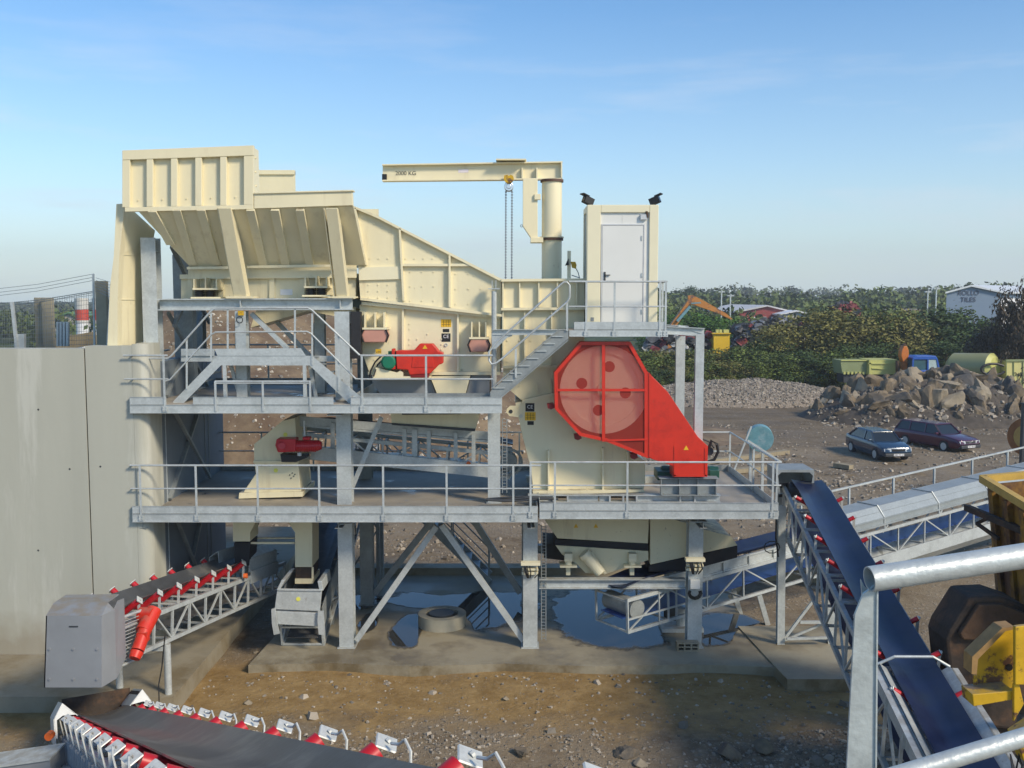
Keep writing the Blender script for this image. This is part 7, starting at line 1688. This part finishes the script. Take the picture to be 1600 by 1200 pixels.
b = MB(); b.px([(1449, 561), (1451, 561), (1451, 580), (1449, 580)], Yc_, .1); b.px([(1426, 561), (1428, 561), (1427, 580), (1425, 580)], Yc_, .1); b.px([(1463, 561), (1465, 561), (1469, 578), (1466, 578)], Yc_, .1); b.build('cab_pillar', BLUEP, tc_)
b = MB(); b.px([(1452, 578), (1470, 578), (1482, 583), (1486, 590), (1486, 600), (1420, 600), (1424, 580)], Yc_ - .2, 1.8); b.build('bonnet', BLUEP, tc_, bevel=.05)
for u in (1432, 1475): b = MB(); c = W(u, 598, Yc_ - .4); b.tube(c, c + Vector((0, .5, 0)), .7, 22); b.build('wheel', TYRE, tc_)
tk = thing('tanker', 'pale olive tanker trailer with rounded end and black hose behind the boulders', 'tanker', tuple(ground(1530, 610)))
Yk_ = 77
TKM = mat('tanker_olive', (.34, .33, .15), .4, .1, .06, 1)
c0_, c1_ = W(1492, 574, Yk_ + 2.0), W(1550, 575, Yk_ - .4)
b = MB(); dd = (c1_ - c0_).normalized()
b.tube(c0_, c1_, 1.15, 32); b.tube(c0_ - dd * .45, c0_, .7, 32, r2=1.15); b.build('tank', TKM, tk, True)
b = MB(); b.tube(c1_, c1_ + dd * .25, 1.15, 32, r2=.85); b.build('end_cap', LIME, tk, True)
b = MB(); b.box(c1_.x - .9, c1_.x + 1.3, Yk_ - 1.2, Yk_ - 1.0, ZW(596, Yk_ - 1), ZW(592, Yk_ - 1)); b.box(c1_.x - .8, c1_.x + .8, Yk_ - 1.9, Yk_ - 1.2, ZW(593, Yk_ - 1), ZW(591, Yk_ - 1)); b.build('rear_shelf', LIME, tk)
b = MB(); cc_ = W(1552, 577, Yk_ - 1.3); b.path([cc_ + Vector((.95 * math.cos(t), 0, .42 * math.sin(t))) for t in [.6 + i * .35 for i in range(16)]], .09, 8); b.build('hose', BLACK, tk, True)
b = MB(); b.box(c0_.x - .3, c1_.x + .8, Yk_ - .4, Yk_ + 1.0, .55, ZW(595, Yk_)); b.build('chassis', DARK, tk)
for u in (1505, 1545): b = MB(); c = W(u, 606, Yk_ - .5); b.tube(c, c + Vector((0, .5, 0)), .5, 20); b.build('wheel', TYRE, tk)
b = MB(); b.px([(1556, 598), (1566, 598), (1564, 603), (1558, 603)], Yk_ - 1.3, .1); b.build('red_reflector', ORD, tk)
ct = thing('site_container', 'pale yellow site container with vertical door seams at the right edge', 'container', tuple(ground(1595, 612)))
b = MB(); b.px([(1572, 564), (1640, 563), (1640, 608), (1573, 608)], 76, 2.4); b.build('box', mat('pale_yellow_paint', (.62, .57, .22), .5, 0, .05, 1), ct)
b = MB()
for u in (1572, 1583.5, 1598): b.px([(u, 564), (u + 1, 564), (u + 1, 608), (u, 608)], 75.93, .06)
b.px([(1572, 562), (1640, 561), (1640, 564), (1572, 565)], 75.9, .2); b.build('door_seam', LIMED, ct)
textmesh('lettering', 'Doka', .42, W(1592, 585, 75.95), FRONT, BLACK, ct, .01)
# material handler
mh = thing('material_handler', 'orange scrap handler boom rising behind the cabin platform', 'excavator', tuple(ground(1040, 560)))
Ym = 112
OR = mat('rusty_orange_paint', (.48, .19, .03), .6, 0, .2, .6, color2=(.18, .09, .05), c2lo=.52, c2hi=.6, c2scale=.8)
b = MB(); b.px([(1030, 530), (1045, 512), (1072, 474), (1077, 466), (1081, 468), (1080, 476), (1060, 505), (1046, 525)], Ym, 1.0); b.build('boom', OR, mh)
b = MB(); b.px([(1075, 462), (1082, 461), (1100, 470), (1135, 490), (1145, 499), (1142, 499), (1118, 488), (1095, 480), (1080, 475), (1075, 468)], Ym + .2, .6); b.build('stick', OR, mh)
b = MB(); b.bar(W(1058, 502, Ym - .2), W(1078, 479, Ym - .2), .3, .3, up=(0, 1, 0)); b.bar(W(1080, 474, Ym - .2), W(1095, 473, Ym - .2), .15, .15); b.build('hydraulic_ram', TEAL, mh)
b = MB(); b.px([(1015, 530), (1048, 522), (1050, 560), (1015, 560)], Ym - .5, 3.0); b.build('cab', OR, mh)
gbx = thing('yellow_generator', 'bright yellow generator box with lamps on top beyond the hedge', 'generator', tuple(ground(1127, 560)))
b = MB(); b.px([(1115, 522), (1140, 522), (1140, 560), (1115, 560)], 98, 1.6); b.px([(1113, 520.5), (1142, 520.5), (1142, 522), (1113, 522)], 97.8, 2.0); b.build('box', mat('bright_yellow_paint', (.75, .48, .02), .5, 0, .05), gbx)
b = MB()
for u in (1119, 1124, 1131, 1135): b.px([(u, 515), (u + 4, 515), (u + 4, 520), (u, 520)], 98.2, .5)
b.build('top_drum', LIME, gbx)
# scrap pile: crushed cars and parts
SC = [mat('scrap_dark', (.035, .038, .042), .6, .2, .4, 1.5), mat('scrap_grey', (.17, .18, .19), .5, .3, .4, 1.5), mat('scrap_red', (.20, .04, .04), .6, 0, .3), mat('scrap_white', (.50, .50, .48), .5, 0, .2)]
rr = random.Random(12)
V = []
def scrap(lab, u0, u1, vt, vb, Y, n, cols):
    t = thing('scrap_pile', lab, 'scrap pile', tuple(ground((u0 + u1) / 2, 520)))
    for ci, frac in cols:
        b = MB()
        for _ in range(int(n * frac)):
            u = rr.uniform(u0, u1); q = (u - u0) / (u1 - u0); top = vt(q) if callable(vt) else vt
            v = rr.uniform(top, vb); Yy = Y + rr.uniform(-2, 2); c = W(u, v, Yy); s_ = rr.uniform(.2, .6)
            a = Vector((rr.gauss(0, 1), rr.gauss(0, 1), rr.gauss(0, 1))).normalized()
            vs2 = []
            for i in range(6):
                an = i * math.pi / 3; vs2.append(c + Vector((math.cos(an) * s_ * rr.uniform(.6, 1.3), rr.uniform(-.3, .3), math.sin(an) * s_ * rr.uniform(.4, .9))))
            b.prism(vs2, Vector((rr.uniform(-.3, .3), s_ * rr.uniform(.5, 1.2), rr.uniform(-.3, .3))))
        b.build({0: 'dark_scrap', 1: 'grey_scrap', 2: 'red_scrap', 3: 'white_scrap'}[ci], SC[ci], t)
scrap('dark pile of crushed cars and scrap metal beyond the hedge below the red building', 1150, 1262, lambda q: 503 + 4 * math.sin(q * 9) + (6 if q < .1 else 0), 545, 106, 620, ((0, .5), (1, .32), (2, .1), (3, .08)))
scrap('rusty red scrap heap peeping over the olive trees', 1300, 1340, lambda q: 472 + 16 * abs(q - .55), 490, 118, 110, ((2, .6), (1, .2), (0, .2)))
scrap('row of scrapped vehicles with white and red panels behind the platform legs', 1010, 1110, lambda q: 524 + 3 * math.sin(q * 12), 552, 100, 160, ((0, .45), (2, .2), (1, .2), (3, .15)))
bc = thing('blue_tarpaulin', 'bright blue sheeting half hidden by bushes below the warehouse', 'tarpaulin', tuple(ground(1550, 560)))
b = MB(); b.px([(1524, 522), (1545, 520), (1568, 526), (1564, 545), (1530, 545)], 92, 1.5); b.build('sheet', BLUEP, bc, bevel=.2)
# ---- haze: one closed box of thin air round everything
hm = bpy.data.materials.new('haze_air'); hm.use_nodes = True; nt = hm.node_tree; nt.nodes.clear()
ho = nt.nodes.new('ShaderNodeOutputMaterial'); pv = nt.nodes.new('ShaderNodeVolumePrincipled'); pv.inputs['Color'].default_value = (.93, .96, 1, 1); pv.inputs['Density'].default_value = .0006; pv.inputs['Anisotropy'].default_value = .2
nt.links.new(pv.outputs[0], ho.inputs['Volume'])
b = MB(); b.box(-420, 760, -30, 760, -1.6, 46); o = b.build('haze', hm); tag(o, 'thin summer haze', kind='stuff')

# parts that hold several free-standing pieces become one object per piece
def split_parts(names):
    import bmesh
    for o in [x for x in bpy.data.objects if x.type == 'MESH' and x.parent and x.name.split('.')[0] in names]:
        bm = bmesh.new(); bm.from_mesh(o.data); bm.verts.ensure_lookup_table(); lab = {}; comps = []
        for v in bm.verts:
            if v.index in lab: continue
            st = [v]; lab[v.index] = len(comps); cur = []
            while st:
                w = st.pop(); cur.append(w.index)
                for e_ in w.link_edges:
                    q = e_.other_vert(w)
                    if q.index not in lab: lab[q.index] = len(comps); st.append(q)
            comps.append(cur)
        bb_ = []
        for c in comps:
            P_ = [bm.verts[i].co for i in c]; bb_.append([[min(p[k] for p in P_) - .03 for k in range(3)], [max(p[k] for p in P_) + .03 for k in range(3)]])
        par = list(range(len(comps)))
        def fd(i):
            while par[i] != i: i = par[i]
            return i
        for i in range(len(comps)):
            for j in range(i):
                if all(bb_[i][0][k] <= bb_[j][1][k] and bb_[j][0][k] <= bb_[i][1][k] for k in range(3)): par[fd(i)] = fd(j)
        groups = sorted(set(fd(i) for i in range(len(comps))))
        if len(groups) > 1 and len(groups) < 45 and not [x for x in bpy.data.objects if x.parent == o]:
            for g_ in groups[1:]:
                keep = set(i for c in range(len(comps)) if fd(c) == g_ for i in comps[c])
                b2 = bm.copy(); b2.verts.ensure_lookup_table(); bmesh.ops.delete(b2, geom=[v for v in b2.verts if v.index not in keep], context='VERTS')
                me = bpy.data.meshes.new(o.data.name); b2.to_mesh(me); b2.free(); me.materials.append(o.data.materials[0])
                c = o.copy(); c.data = me; col.objects.link(c)
            keep = set(i for c in range(len(comps)) if fd(c) == groups[0] for i in comps[c])
            bmesh.ops.delete(bm, geom=[v for v in bm.verts if v.index not in keep], context='VERTS'); bm.to_mesh(o.data)
        bm.free()
split_parts({'diagonal_brace', 'leg', 'end_toe_board', 'outrigger_beam', 'motor_body', 'post', 'cable', 'loading_skirt', 'stay', 'tie_bar', 'gusset', 'support_beam', 'leg_brace', 'hinge', 'bracket', 'side_skirt', 'corner_plate', 'cheek_plate', 'collar', 'side_truss', 'top_drum', 'rib', 'lower_rib', 'guard_panel', 'cover_flange', 'outrigger', 'tail_box', 'base_frame', 'side_rail', 'handrail', 'cover_strap', 'pillar', 'cross_member', 'grey_scrap', 'red_scrap', 'white_scrap', 'dark_scrap'})
